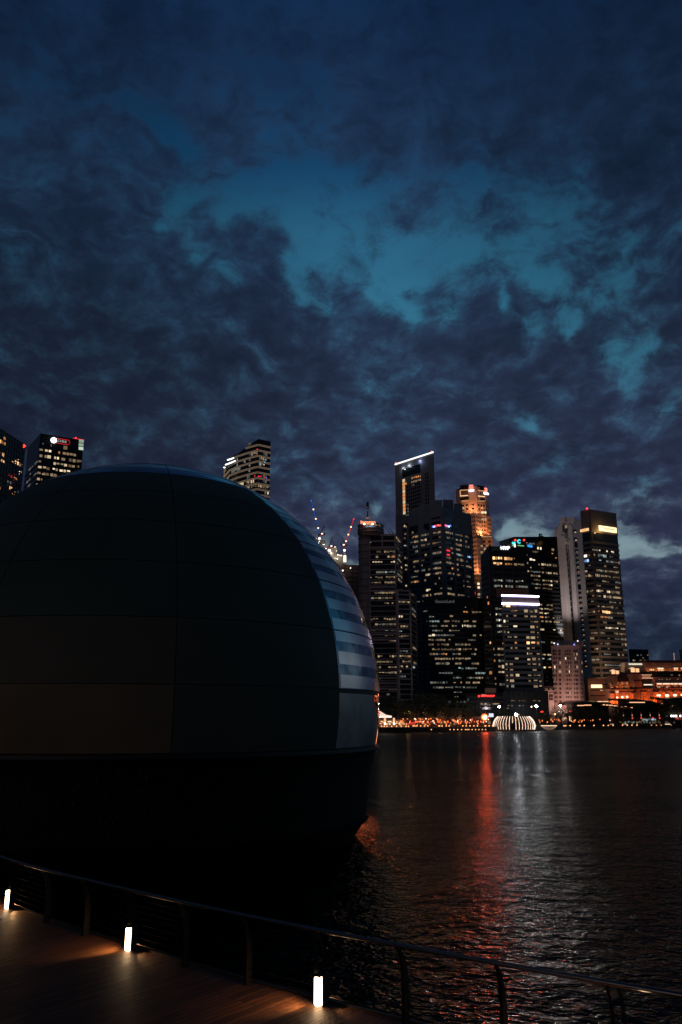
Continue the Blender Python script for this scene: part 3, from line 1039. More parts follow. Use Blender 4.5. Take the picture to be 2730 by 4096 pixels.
# --- tall slab with the sloping light line
def tall_tower():
    P, zt = corners(1, 760, [(1581, 1861), (1736, 1811)])
    b = Building('office_tower', 'tallest grey slab tower with a white light line along its roof edge', P, GZ, zt, 30, wall=CONC_TALL)
    f = b.faces[0]; f.rows(1617, 1937, 14.2)
    e = b.e
    fl = lambda px, py: f.uz(px, py)
    # window grid recess
    u0, _ = fl(1612, 2000); u1, _ = fl(1686, 2000); zt1 = fl(1650, 1900)[1]; zb = fl(1650, 2065)[1]
    mb = MB(e.location); f.box(mb, u0, u1, zb, zt1 - 10, .0, .05); mb.build('window_grid_glass', ROOM, e)
    mb = MB(e.location); f.box(mb, u0, u1, zt1, zt1 + 9, .0, .05); mb.build('roof_opening', ROOM, e)
    z = f.snap(zb)
    while z < zt1 - 10: b.panel(0, u0, u1, z + f.fh * .28, z + f.fh * .62, .05, .3); z += f.fh
    n_ = 9
    b.cols(0, [u0 + (u1 - u0) * i / n_ for i in range(n_ + 1)], zb, zt1 - 10, .7, .35)
    mb = MB(e.location); z = f.snap(zb)
    ua, _ = fl(1706, 1960); ub, _ = fl(1713, 1960)
    while z < zt1: f.box(mb, ua - 1, ua + .6, z - 1.2, z + 1.2, 0, .05); f.box(mb, ub - .4, ub + 1, z - 1.2, z + 1.2, 0, .05); z += f.fh
    tag(mb.build('slit_windows', ROOM, e), kind='stuff')
    for i in range(10):
        px = 1400 + (566 + i * .8) / 2.6133; py = 1750 + (452 + i * 37.2) / 2.6133
        u, zz = fl(px, py); b.addlit(0, u, zz, 3.2, 3.2, wmat('o', 2) if i % 3 else wmat('s', 1), .4)
    b.trace(0, C1, "645 662 424 o;668 682 418 o;688 702 412 o;708 725 408 o;730 745 404 o;642 660 466 d;664 680 461 w;686 702 455 w;708 724 449 w;730 745 442 d;580 595 482 o;648 662 502 d;665 680 497 d;588 602 700 g;605 620 704 g;590 605 740 g;606 620 742 d;608 625 772 w;655 670 767 w;588 600 818 b;606 620 812 b;630 645 806 b;652 668 802 b;675 690 796 b", .5, 3, snap=False, skip=0)
    b.done(CONC_TALL)
    # light line along the roof, its ends and the red aviation lights
    mb = MB(e.location); f.box(mb, .3, f.w - .2, zt + .1, zt + 1.3, .1, .7); mb.build('roof_light_line', glow_mat('line_white', (.95, 1, .98), 1.7), e)
    for u in (1.5, f.w - 3): mb = MB(e.location); mb.ball(f.pt(u, zt + 2.2), .6); mb.build('aviation_light', glow_mat('aviation_red', (1, .04, .03), 3), e)
    mb = MB(e.location)
    f.box(mb, 18, 30, zt, zt + 1.6, -3, -2); f.box(mb, 20, 22, zt + 1.6, zt + 3, -3, -2); f.box(mb, 26, 29, zt + 1.6, zt + 2.6, -3, -2)
    mb.build('roof_plant', BLACK, e)
    for px, py, c in ((1638, 1861, (.75, .85, .95)), (1682, 1843, (.4, .5, .9)), (1615, 1872, (.5, .55, .65))):
        u, zz = fl(px, py); lamp('crown_lamp', e, f.pt(u, zz - 1, 2.0), c, 700, .4)
        mb = MB(e.location); f.box(mb, u - 1.5, u + 1.5, zz - .5, zz + .5, .05, .5); mb.build('floodlight', glow_mat('flood_dim', (.75, .85, .95), .8), e)
    # lower, nearer wedge that comes down between its neighbours
    P2, z2 = corners(0, 742, [(1583, 2062), (1664, 2062)])
    b2 = Building('office_tower', 'narrow dark lower wing of the tall slab with pairs of lit windows', P2, GZ, z2, 8, wall=CONC_TALL)
    f2 = b2.faces[0]; f2.rows(1625, 2105, 15.6)
    mb = MB(b2.e.location); ua, _ = f2.uz(1613, 2200); ub, _ = f2.uz(1640, 2200); f2.box(mb, ua, ub, GZ, f2.uz(1620, 2095)[1], 0, .06)
    ub2 = f2.w; f2.box(mb, ub + 4, ub2 - 1, GZ, f2.uz(1620, 2500)[1], 0, .06); mb.build('window_strip', ROOM, b2.e)
    b2.bands(0, GZ, f2.uz(1620, 2095)[1], .3, .3, ua, ub)
    b2.trace(0, C1, "562 584 928 s .6;588 607 928 s .6;570 610 1005 w;562 588 1048 d;565 588 1125 b;592 612 1125 b;567 590 1241 w .6;595 614 1241 w .6;575 595 1320 s .6;598 616 1320 s .6;576 600 1365 d;578 600 1560 s;603 625 1560 s")
    b2.trace(0, C2, "690 715 92 w;705 730 130 d;705 740 215 d;765 790 210 w;695 745 262 o;765 797 250 b;700 722 300 s .6;724 745 300 w .6;762 797 295 w;700 748 432 w;768 800 433 w;712 752 550 s .6;770 805 546 s .6;705 740 600 w;775 808 635 o;770 805 680 w;708 732 733 w;790 805 725 g;775 805 770 d;785 805 815 d;712 760 907 b;787 805 907 w;785 805 950 w .3;785 805 998 w;785 808 1040 s")
    b2.done(CONC_TALL)


tall_tower()


# --- slate tower with two faces and stepped crown
def slate_tower():
    pts = [(1637, 2112), (1772, 2084), (1885, 2112)]
    P, zt = corners(1, 670, pts)
    b = Building('office_tower', 'slate coloured gridded tower with stepped crown in the middle of the skyline', P, GZ, zt, 34)
    f, g = b.faces; f.rows(1745, 2135, 20.6); f.rows(1765, 2127, 20.3); g.zref, g.fh = f.zref, f.fh
    for fi in (0, 1): b.bands(fi, GZ, zt - 3, .44, .5)
    b.panel(0, 0, f.w, zt - 1.5, zt + 16, .02, .6); b.panel(1, 0, g.w, zt - 1.5, zt + 12, .02, .6)
    cu = [f.uz(1400 + x / 2.6133, 2200)[0] for x in (618, 738, 857)] + [f.w - .6]
    b.cols(0, cu, GZ, zt + 2, 2.4, 1.1)
    cu2 = [g.uz(1400 + x / 2.6133, 2200)[0] for x in (1090, 1190)] + [g.w - .8]
    b.cols(1, [.6] + cu2, GZ, zt + 2, 2.4, 1.1)
    b.trace(0, C1, "650 665 970 w;630 720 1035 w;745 800 1010 d;740 805 1052 s;675 720 1110 w;745 770 1095 d;745 790 1138 w;865 900 1112 o;640 720 1030 o;870 960 975 d;700 715 1195 w;745 785 1095 g;640 720 1280 d;665 720 1320 w;740 765 1350 w;675 735 1405 d;750 790 1390 b;675 735 1490 o;790 855 1425 s;890 955 1365 w;940 960 1318 w;825 845 1122 d;820 850 1380 w;890 905 1505 d;950 965 1137 w;780 800 1515 d;650 735 1530 d;845 855 1505 w;930 945 1495 w;660 710 1150 g;860 950 1200 g;870 960 1290 g;895 970 1408 d")
    b.trace(1, C1, "1000 1040 975 w;1045 1075 988 w;1015 1045 1025 w;1120 1150 968 s .6;1110 1125 1045 w;1188 1215 975 s;1190 1225 1025 w;1190 1225 1068 w;1105 1170 1130 w;1100 1170 1175 d;1115 1170 1220 b;1195 1220 1150 w;1055 1075 1155 d;1065 1080 1200 w;1040 1055 1320 w .7;1150 1175 1300 w .7;1065 1080 1370 o;1000 1075 1285 g;1205 1240 1440 w;1025 1055 1400 d;1125 1145 1425 w;1210 1275 1362 d;1230 1260 1240 B .25;1200 1212 1272 w;1120 1140 1380 d;1050 1075 1450 g")
    b.trace(0, C2, "760 860 72 w;885 985 52 w;800 845 25 s;925 990 100 d")
    b.trace(1, C2, "1010 1095 55 w;1115 1190 68 w;1015 1075 98 w")
    b.sprinkle(0, f.uz(1700, 2500)[1], zt - 8, .13, 'gdd', 21); b.sprinkle(1, f.uz(1700, 2500)[1], zt - 8, .13, 'gdd', 22)
    e = b.e
    # the big open balcony room near the top of the right face
    mb = MB(e.location); u, z = g.uz(1867, 2120); g.box(mb, u - 3.2, u + 3.2, z - 2.2, z + 1.8, .45, .6); mb.build('sky_terrace', glow_mat('terrace_glow', (1, .62, .36), 1.9), e)
    for px, py, c in ((1741, 2108, (.4, .6, 1)), (1745, 2105, (1, .1, .12)), (1756, 2102, (1, .1, .12)), (1764, 2103, (1, .08, .08)), (1737, 2107, (.1, .2, 1)), (1779, 2103, (1, .1, .15)), (1786, 2105, (.2, .3, 1)), (1791, 2107, (.8, .9, 1)), (1797, 2104, (.1, .2, 1))):
        ff = f if px < 1771 else g
        u, z = ff.uz(px, py); mb = MB(e.location); ff.box(mb, u - .9, u + .9, z - .6, z + .6, 1.1, 1.5)
        mb.build('party_light', glow_mat('party_%d_%d_%d' % tuple(int(q * 9) for q in c), c, 2.0), e)
    # red arcs at mid height
    for dy, w_ in ((2203, 8), (2220, 6)):
        u, z = g.uz(1400 + 1018 / 2.6133, dy); mb = MB(e.location); g.box(mb, u - w_ * .25, u + w_ * .25, z - .5, z + .5, 1.1, 1.5); mb.build('red_sign', glow_mat('sign_red', (1, .03, .05), 1.6), e)
    b.done(CONC_BLUE)
    # crown: two stepped fins and a plant box, each with its own height
    for (x0, x1, py, k, mt) in ((1676, 1716, 2018, 4, CONC_BLUE), (1718, 1770, 2000, 14, CONC_BLUE), (1772, 1814, 1999, 14, CONC_TALL), (1816, 1850, 2014, 6, CONC_BLUE), (1852, 1884, 2062, 2, CONC_BLUE)):
        a = at(x0, py, 676 + abs(x0 - 1771) * .10 + k * .0); c_ = at(x1, py, 676 + abs(x1 - 1771) * .10)
        z1_ = max(a.z, c_.z); w = Vector((c_.x - a.x, c_.y - a.y)); nrm = Vector((a.x, a.y)).normalized() * 14
        mb = MB(e.location)
        mb.hexa([(a.x, a.y, zt - 8), (c_.x, c_.y, zt - 8), (c_.x + nrm.x, c_.y + nrm.y, zt - 8), (a.x + nrm.x, a.y + nrm.y, zt - 8)],
                [(a.x, a.y, a.z), (c_.x, c_.y, c_.z), (c_.x + nrm.x, c_.y + nrm.y, c_.z), (a.x + nrm.x, a.y + nrm.y, a.z)])
        mb.build('crown_block', mt, e)
    mb = MB(e.location)
    for ff, x0, x1, ya, yb in ((f, 1728, 1765, 2073, 2080), (g, 1778, 1806, 2070, 2080)):
        u0, z0_ = ff.uz(x0, yb); u1, _ = ff.uz(x1, yb); _, z1_ = ff.uz(x0, ya); ff.box(mb, u0, u1, z0_, z1_, .62, .66)
    for ff, x0, x1, ya, yb in ((f, 1640, 1676, 2108, 2126), (f, 1684, 1719, 2100, 2120), (f, 1732, 1765, 2091, 2104), (g, 1778, 1805, 2091, 2104), (g, 1818, 1845, 2096, 2112)):
        u0, z0_ = ff.uz(x0, yb); u1, _ = ff.uz(x1, yb); _, z1_ = ff.uz(x0, ya); ff.box(mb, u0, u1, z0_, z1_, .62, .70)
    mb.build('louvre_opening', ROOM, e)


slate_tower()


# --- floodlit stone tower
def stone_tower():
    Y = 800
    base = at(1900, 2872, Y)
    e = thing('floodlit_tower', (base.x, Y, GZ), 'tall stepped stone tower glowing gold under floodlights with red and white roof emblems', 'office tower')
    def prism(name, xs, ys_off, ztop_py, zbot_py, m=STONE, ref=None):
        """xs: pixel columns of the front corners at the top edge, ys_off: how far behind Y each corner is"""
        zt = at(ref or xs[len(xs) // 2], ztop_py, Y + min(ys_off)).z; zb = at(xs[0], zbot_py, Y).z if zbot_py else GZ
        pts = [at(x, ztop_py, Y + o) for x, o in zip(xs, ys_off)]
        ring = [Vector((p.x, p.y, 0)) for p in pts]
        aw = Vector((pts[0].x, pts[0].y, 0)).normalized() * 22
        ring = ring + [ring[-1] + aw, ring[0] + aw]
        mb = MB(e.location); mb.hexa([p + Vector((0, 0, zb)) for p in ring], [p + Vector((0, 0, zt)) for p in ring]); mb.build(name, m, e)
        return [Face(a, b) for a, b in zip(ring[:len(xs)], ring[1:len(xs)])], zt, zb
    # upper octagon, middle stepped blocks, slender corner pier and right shoulder
    up, zu, _ = prism('upper_block', [1824, 1842, 1875, 1906, 1940, 1953], [14, 6, 1, 1, 8, 16], 1946, None)
    mid, zm, _ = prism('middle_pier', [1874, 1902, 1926], [-6, -14, -5], 2050, None)
    sh, zs, _ = prism('right_shoulder', [1949, 1966], [3, 8], 2064, None)
    low, zl, _ = prism('lower_block', [1885, 1972], [-5, -1], 2148, None)
    sh2, zs2, _ = prism('corner_pier', [1889, 1908, 1924], [-11, -17, -10], 2150, None)
    # dark roof galleries with a lit arched sill
    wins = []
    def grid(f, u0, u1, z0, z1, du, dz, w, h, off=.06):
        mb = MB(e.location); z = z1 - dz / 2; c = 0
        while z > z0:
            k = max(1, int((u1 - u0) / du)); st = (u1 - u0) / k
            for i in range(k):
                u = u0 + (i + .5) * st; wins.append((f, u, z, w, h)); c += 1
            z -= dz
    fh = 4.2
    for f in up: grid(f, .6, f.w - .6, GZ + 60, at(1900, 2010, Y).z, 3.4, fh, 2.0, 1.9)
    for f in mid: grid(f, .5, f.w - .5, GZ + 60, zm - 2, 2.0, fh, 1.2, 2.0)
    for f in sh: grid(f, .4, f.w - .4, GZ + 60, zs - 2, 2.0, fh, 1.1, 2.0)
    for f in low: grid(f, f.w * .45, f.w - .8, GZ + 60, zl - 2, 4.0, fh, 2.4, 2.0)
    for f in sh2: grid(f, .4, f.w - .4, GZ + 40, zs2 - 2, 2.0, fh, 1.2, 2.1)
    ub = MB(); ub.box(-.5, .5, -.5, .5, -.5, .5); me = ub.mesh('dark_window', ROOM)
    cand = sorted(wins, key=lambda t: -(t[3] * t[4]))
    for f, u, z, w, h in cand[:96]: child_copy(me, 'window', e, f.pt(u, z, .05), f.rz, (w, .1, h))
    mb = MB(e.location)
    for f, u, z, w, h in cand[96:]: f.box(mb, u - w / 2, u + w / 2, z - h / 2, z + h / 2, -.04, .1)
    tag(mb.build('small_windows', ROOM, e), kind='stuff')
    for px, py, c in ((1931, 2050, 's'), (1942, 2050, 's'), (1931, 2077, 'w'), (1943, 2077, 'w'), (1855, 2033, 'w'), (1929, 2032, 'o'), (1866, 2052, 'd'), (1928, 2184, 'd'), (1941, 2197, 'w'), (1951, 2184, 'd'), (1928, 2209, 'd'), (1915, 2335, 's'), (1916, 2350, 's'), (1917, 2377, 'w'), (1916, 2392, 'd')):
        p = at(px, py, Y - 1 if py < 2100 else Y - 19); child_copy(unit_box(wmat(c, 2)), 'lit_window', e, p, 0, (2.2, .5, 2.0))
    # galleries
    for (x0, x1, off) in ((1843, 1875, 3), (1911, 1938, 4)):
        a = at(x0, 1990, Y + off - 1); b = at(x1, 1986 if x0 < 1880 else 1990, Y + off - (3 if x0 < 1880 else -2))
        f = Face(a, b)
        z = lambda py: at((x0 + x1) / 2, py, Y + off).z
        mb = MB(e.location); f.box(mb, 0, f.w, z(1988), z(1966), 0, .3); mb.build('gallery_recess', mat('gallery_wall', (.16, .10, .06), .8), e)
        mb = MB(e.location); f.box(mb, 0, f.w, z(1961) - 1, z(1942), 0, .35); mb.build('roof_glazing', GLASS, e)
        mb = MB(e.location); f.box(mb, 0, f.w, z(1964), z(1962), .36, 1.0); f.box(mb, -.4, .3, z(1988), z(1964), .31, .9); mb.build('lit_lintel', glow_mat('lintel_glow', (1, .55, .28), .8), e)
        mb = MB(e.location)
        for i in range(7): mb.ball(f.pt((i + .5) * f.w / 7, z(1986), 1.2), .55, k=8)
        mb.build('gallery_lights', glow_mat('gallery_lamps', (1, .66, .36), 1.2), e)
        mb = MB(e.location); f.box(mb, -.5, f.w + .5, z(2002), z(1991), 0, .35); mb.build('dark_setback', GLASS, e)
    # emblems: four red uprights crossed by one bar over a white plate
    for (px, py, off, tx) in ((1886, 1948, -1, 1), (1944, 1960, 5, .85)):
        f = Face(at(px - 10, py, Y + off - 1.5), at(px + 10, py, Y + off - 1.5 + (4 if px > 1900 else -1)))
        g = glow_mat('emblem_red', (1, .06, .035), 2.6, True); u, z = f.uz(px, py)
        mb = MB(e.location); f.box(mb, u - 1.9 * tx, u + 1.9 * tx, z - 2.2, z + 2.2, .0, .3)
        f.box(mb, u - 2.2 * tx, u + 2.2 * tx, z - .45, z + .45, .3, .6)
        mb.build('red_emblem', g, e)
        mb = MB(e.location)
        for i in range(4): f.box(mb, u - 1.65 * tx + i * .95 * tx, u - 1.2 * tx + i * .95 * tx, z - 2, z + 2, .31, .5)
        mb.build('emblem_bars', glow_mat('emblem_pale', (1, .42, .30), 1.6), e)
        text_sign(e, 'white_sign', 'UOB', f, px + 1, py + 15, 8, glow_mat('sign_white_hot', (1, 1, 1), 2.0), .3, .3, 23 * tx, bold=.10)
    # floodlights on the setbacks thrown up their walls, plus narrow fill added in front
    for px, py, off, tx, ty, to, en, an in ((1880, 2049, -8, 1884, 1990, 2, 7000, 120), (1913, 2049, -8, 1910, 1990, 4, 7000, 120), (1936, 2145, -9, 1936, 2080, -3, 16000, 130), (1928, 2146, -13, 1917, 2080, -12, 9000, 120), (1951, 2142, -2, 1958, 2080, 6, 7000, 110),
                                            (1898, 2297, -24, 1897, 2230, -14, 11000, 110), (1917, 2297, -24, 1918, 2230, -13, 11000, 110), (1895, 2420, -70, 1905, 2180, -14, 130000, 50), (1880, 2260, -60, 1890, 2080, -10, 80000, 48), (1930, 2400, -80, 1950, 2200, 0, 60000, 45), (1880, 2240, -70, 1890, 1975, 0, 60000, 40)):
        spot('floodlight', e, at(px, py, Y + off), at(tx, ty, Y + to), (1, .37, .14), en * (1.5 if an > 100 else .5), an, .5)
    for x0, x1, py, off in ((1848, 1874, 2004, 0), (1907, 1942, 2004, 2), (1876, 1902, 2051, -14), (1903, 1925, 2051, -13), (1922, 1968, 2147, -6), (1890, 1905, 2296, -16), (1912, 1926, 2296, -16)):
        mb = MB(e.location); a = at(x0, py, Y + off); c_ = at(x1, py, Y + off); mb.tube(a, c_, .3, k=4); mb.build('setback_edge_light', glow_mat('edge_warm', (1, .56, .28), .6), e)
    mb = MB(e.location); f = Face(at(1890, 2370, Y - 20), at(1906, 2370, Y - 20)); text_sign(e, 'red_sign', 'X', f, 1900, 2373, 9, glow_mat('sign_red', (1, .03, .05), 1.6), 0, .2)


stone_tower()


# --- dark rounded-corner tower low in front
def guoco():
    pts = [(1709, 2390), (1850, 2390), (1916, 2392), (1935, 2400), (1940, 2412)]
    P, zt = corners(0, 620, pts[:1] + [(1850, 2389.5), (1912, 2391)])
    a = P[-1]; dirv = (P[-1] - P[-2]).normalized()
    P += [Vector((a.x + 3.2, a.y + 1.6, 0)), Vector((a.x + 5.2, a.y + 5.4, 0)), Vector((a.x + 5.6, a.y + 12, 0))]
    b = Building('office_tower', 'black glass tower with rounded right corner, dim pale lettering under its roof', P, GZ, zt, 30)
    f = b.faces[0]; f.rows(1750, 2350 + 548 / 2.6133, 18.75)
    for g in b.faces[1:]: g.zref, g.fh = f.zref, f.fh
    for fi in range(5): b.bands(fi, GZ, zt - 10, .3, .12)
    T = ["1205 1215 205 w .3;1175 1235 248 o;1275 1375 250 d;1045 1080 297 w .6;830 937 352 b;985 1045 352 d;1065 1152 348 w;1180 1245 348 d;1285 1325 347 w;955 1028 403 w .3;1065 1090 397 d;1175 1275 388 S .45;1285 1320 395 w;815 893 498 S .5;1285 1320 492 w;1355 1380 492 w;815 1000 548 w .4;1030 1055 545 w;820 940 600 d;955 1065 595 w;1100 1228 590 d;860 945 655 d;955 1165 642 w;1185 1330 640 d;835 895 697 w;975 1020 693 o;1295 1320 690 w;860 1058 745 w;1068 1088 740 w;1100 1262 738 w;915 950 795 w;1000 1035 790 w .5;1100 1170 793 d;1145 1168 793 w;1300 1350 788 d;1105 1190 840 b;1208 1280 838 b;1310 1420 887 b;1075 1145 938 g;1320 1395 940 w;840 1060 995 g;1155 1175 995 o;1200 1260 990 w;1285 1360 990 w;865 985 1045 g;1100 1170 1048 g;1180 1330 1040 g;940 960 1045 w .3;1090 1140 1135 w .3;1185 1245 1172 g;1120 1135 1220 w .2"]
    for fi in range(4): b.trace(fi, C2, T[0], pane=2.1)
    b.sprinkle(0, GZ + 14, zt - 14, .12, 'ggd', 31, pane=2.1); b.sprinkle(1, GZ + 14, zt - 14, .22, 'ggd', 32, pane=2.1)
    b.done(CONC_DARK)
    text_sign(b.e, 'roof_sign', 'GuocoLand', f, 1780, 2406, 13, glow_mat('sign_dim_grey', (.8, .82, .85), .10), .3, .15, 76)
    q = mat('roof_canopy_metal', (.14, .17, .22), .4, metal=.5)
    mb = MB(b.e.location); c = at(1848, 2384, 632); r = at(1888, 2384, 632).x - c.x
    mb.lathe([(r, zt), (r, zt + 1.2), (r * .9, zt + 2.4), (r * .5, zt + 3.2)], c.x, c.y + 4, 24); mb.build('roof_drum', q, b.e)


guoco()


# --- angular dark tower with three white letters
def myp_tower():
    pts = [(1925, 2226), (1958, 2186), (2110, 2190)]
    a = at(1958, 2190, 600); zt = at(2000, 2184, 600).z
    P = [at(1926, 2300, 612), at(1957, 2300, 600), at(2112, 2300, 606)]
    P = [Vector((p.x, p.y, 0)) for p in P]
    b = Building('office_tower', 'black angular glass tower with three white letters glowing at its top', P, GZ, zt, 30, zt=[at(1926, 2228, 612).z, zt, zt])
    f = b.faces[1]; f.rows(1850 + 560 / 3.92, 1900 + 1305 / 3.92, 22.1)
    g = b.faces[0]; g.zref, g.fh = f.zref, f.fh
    b.bands(1, GZ, zt - 12, .4, .25); b.bands(0, GZ, zt - 12, .4, .25)
    w8 = [f.uz(1850 + x / 3.92, 2320)[0] for x in (475, 643, 800)]
    b.cols(1, [.3] + [u for u in w8 if 0 < u < f.w], GZ, zt - 10, .9, .4)
    b.trace(1, C3, "475 630 1305 O .5;655 790 1305 O .5;810 820 1305 o;485 635 1393 O .5;665 785 1400 o .35;810 860 1400 w;865 910 1410 w .3;910 970 1425 d .3;495 650 1658 g;570 585 1650 s .3;605 625 1667 s .3;675 805 1658 g;780 805 1655 s .3;830 920 1658 g;930 955 1650 s .3;500 650 1747 g;520 540 1745 s .35;610 630 1755 s .35;670 808 1747 g;675 700 1745 s .35;770 790 1755 s .35;835 920 1747 g;935 965 1745 s .35;970 1040 1747 g", pane=2.2, skip=.02)
    b.trace(1, C4, "520 608 345 g;525 545 430 S .3;545 615 435 g;530 622 520 g;572 590 510 S .3;540 630 620 g;580 600 605 S .3;540 635 705 g;555 590 692 S .3;550 650 985 w;470 508 995 w;475 520 1158 o;560 660 1170 g;565 605 1265 w;615 663 1265 s .55;568 665 1360 s .45;580 680 1545 g;500 530 1415 d;500 530 1440 g;505 535 1490 w;630 645 900 o .3", pane=2.2, skip=.05)
    b.trace(0, C4, "440 455 462 w .2;432 455 905 O .6;425 470 1350 o .5;385 400 120 o .6;400 420 210 o .5", pane=3)
    b.sprinkle(1, GZ + 20, zt - 20, .07, 'gd', 41)
    u, z = f.uz(1850 + 745 / 3.92, 1900 + 1850 / 3.92)
    mb = MB(b.e.location); f.box(mb, f.uz(1985, 2370)[0], f.w, z - 3.4, z + 3.2, .42, .5); mb.build('lit_plant_floor', glow_mat('brown_glow', (.5, .16, .08), .014), b.e)
    b.done(CONC_DARK)
    text_sign(b.e, 'roof_sign', 'MYP', f, 2020, 2193, 12.5, glow_mat('sign_white', (.92, .95, 1), 2.2, True), .5, .3, 37, bold=.06)
    mb = MB(b.e.location)
    for i in range(7):
        px = 1965 + i * 7; mb.tube(at(px, 2206 - i * .6, 599), at(px + 9, 2186, 599), .12, k=4)
    mb.tube(at(1960, 2205, 599), at(2010, 2184, 599), .18, k=4); mb.tube(at(1965, 2200, 599), at(2010, 2192, 599), .15, k=4)
    mb.build('roof_lattice', mat('lattice_steel', (.12, .13, .15), .5), b.e)
    # fine vertical arris lights
    mb = MB(b.e.location); f.box(mb, -.1, .15, GZ, zt, .3, .5); mb.build('corner_arris', mat('arris', (.16, .15, .14), .4, metal=.5), b.e)


myp_tower()


def wide_dark_tower():
    pts = [(2003, 2166), (2020, 2155), (2062, 2147), (2221, 2146)]
    P, zt = corners(2, 650, [(2010, 2147.5), (2062, 2147), (2245, 2147)][0:1] + [(2014, 2150), (2062, 2147), (2222, 2146.5)])
    P = P[1:]; zt = at(2062, 2147, 650).z
    P = [at(2003, 2260, 640), at(2062, 2260, 650), at(2236, 2260, 668)]
    P = [Vector((p.x, p.y, 0)) for p in P]
    b = Building('office_tower', 'wide black tower with glowing green and blue bank signs near its flat roof', P, GZ, zt, 30, zt=[at(2003, 2165, 640).z, zt, at(2222, 2146.5, 668).z])
    f = b.faces[1]; f.rows(1850 + 1320 / 3.92, 1900 + 1408 / 3.92, 15.9)
    g = b.faces[0]; g.zref, g.fh = f.zref, f.fh
    b.bands(1, GZ, zt - 18, .42, .25); b.bands(0, GZ, zt - 22, .42, .25)
    b.trace(1, C3, "880 1025 1225 d;1095 1205 1225 d;1175 1200 1160 S .6;1215 1245 1160 S .6;1398 1440 1155 w .6;1000 1025 1065 d .3;1095 1135 1085 g;915 1035 1348 s .4;1055 1145 1346 S .5;1190 1215 1408 w .55;1240 1395 1408 s .5;1415 1485 1408 w .55;1070 1225 1532 g;1250 1340 1530 d;1340 1405 1530 s .45;1425 1495 1530 w;1070 1225 1595 w;1085 1225 1660 d;1255 1370 1658 w;1380 1410 1658 s .4;1435 1500 1650 d;1085 1235 1720 g;1160 1190 1725 s .3;1260 1340 1715 d;1350 1415 1715 s;1140 1230 1780 w;1265 1410 1783 d;1455 1480 1285 o;975 1045 1475 w;1065 1085 1473 w;1400 1425 1233 o .2;900 925 1295 d .2", pane=2.3)
    b.trace(1, C4, "1195 1250 268 d;1285 1420 268 d;1195 1265 330 s;1285 1420 330 w;1210 1265 397 w;1290 1360 397 s;1210 1270 460 o;1290 1450 458 d;1470 1540 458 d;1230 1278 520 w;1300 1400 520 d;1430 1530 525 w;1200 1285 657 s .4;1420 1465 650 s;1530 1555 645 s;1220 1300 885 g;1385 1450 832 s .4;1230 1310 1035 w;1335 1395 1035 s;1235 1290 1100 b;1335 1390 1098 b;1270 1310 1235 s;1345 1395 1228 o;1255 1340 1560 w .3;1360 1410 1560 w .3", pane=2.3)
    b.done(CONC_DARK)
    e = b.e
    cy = glow_mat('sign_cyan', (.05, .75, .85), 1.5); bl = glow_mat('sign_blue', (.02, .35, 1), 1.5)
    text_sign(e, 'left_sign', 'st', g, 2054, 2172, 13, cy, .5, .2, 13, bold=.05)
    text_sign(e, 'green_underline', '-', g, 2054, 2181, 20, glow_mat('sign_green', (.25, .8, .3), .7), .5, .2, 12)
    text_sign(e, 'round_sign', 'C', f, 2075, 2167, 15, cy, .5, .2, 12, bold=.06)
    mb = MB(e.location); u, z = f.uz(2083, 2183); f.box(mb, u - 3, u + 3, z - .35, z + .35, .3, .6); mb.build('green_underline', glow_mat('sign_green', (.25, .8, .3), .7), e)
    text_sign(e, 'blue_sign', 'Trust', f, 2119, 2185, 8, bl, .5, .2, 20, bold=.05)
    mb = MB(e.location); u, z = f.uz(2121, 2178); mb.ball(f.pt(u, z, .4), 1.4, k=12); mb.build('sign_emblem', glow_mat('emblem_slate', (.2, .32, .5), .4), e)
    for px in (2095, 2060): mb = MB(e.location); u, z = f.uz(px, 2161); mb.ball(f.pt(u, z, .8), .8); mb.build('aviation_light', glow_mat('aviation_red', (1, .04, .03), 3), e)
    mb = MB(e.location); a = at(2059, 2175, 646); c = at(2064, 2213, 646); mb.tube(a, c, .7, k=6); mb.build('corner_light', glow_mat('corner_white', (1, .9, .75), 1.6), e)
    mb = MB(e.location)
    mb.box(at(2157, 2147, 660).x, at(2176, 2147, 660).x, 660, 662, at(2160, 2149, 660).z, at(2160, 2144, 660).z)
    for px in (2160, 2168, 2173): mb.tube(at(px, 2147, 660.5), at(px + (-8 if px == 2173 else 0), 2135, 660.5), .3 if px != 2160 else .9, k=5)
    mb.build('roof_plant', BLACK, e)


wide_dark_tower()


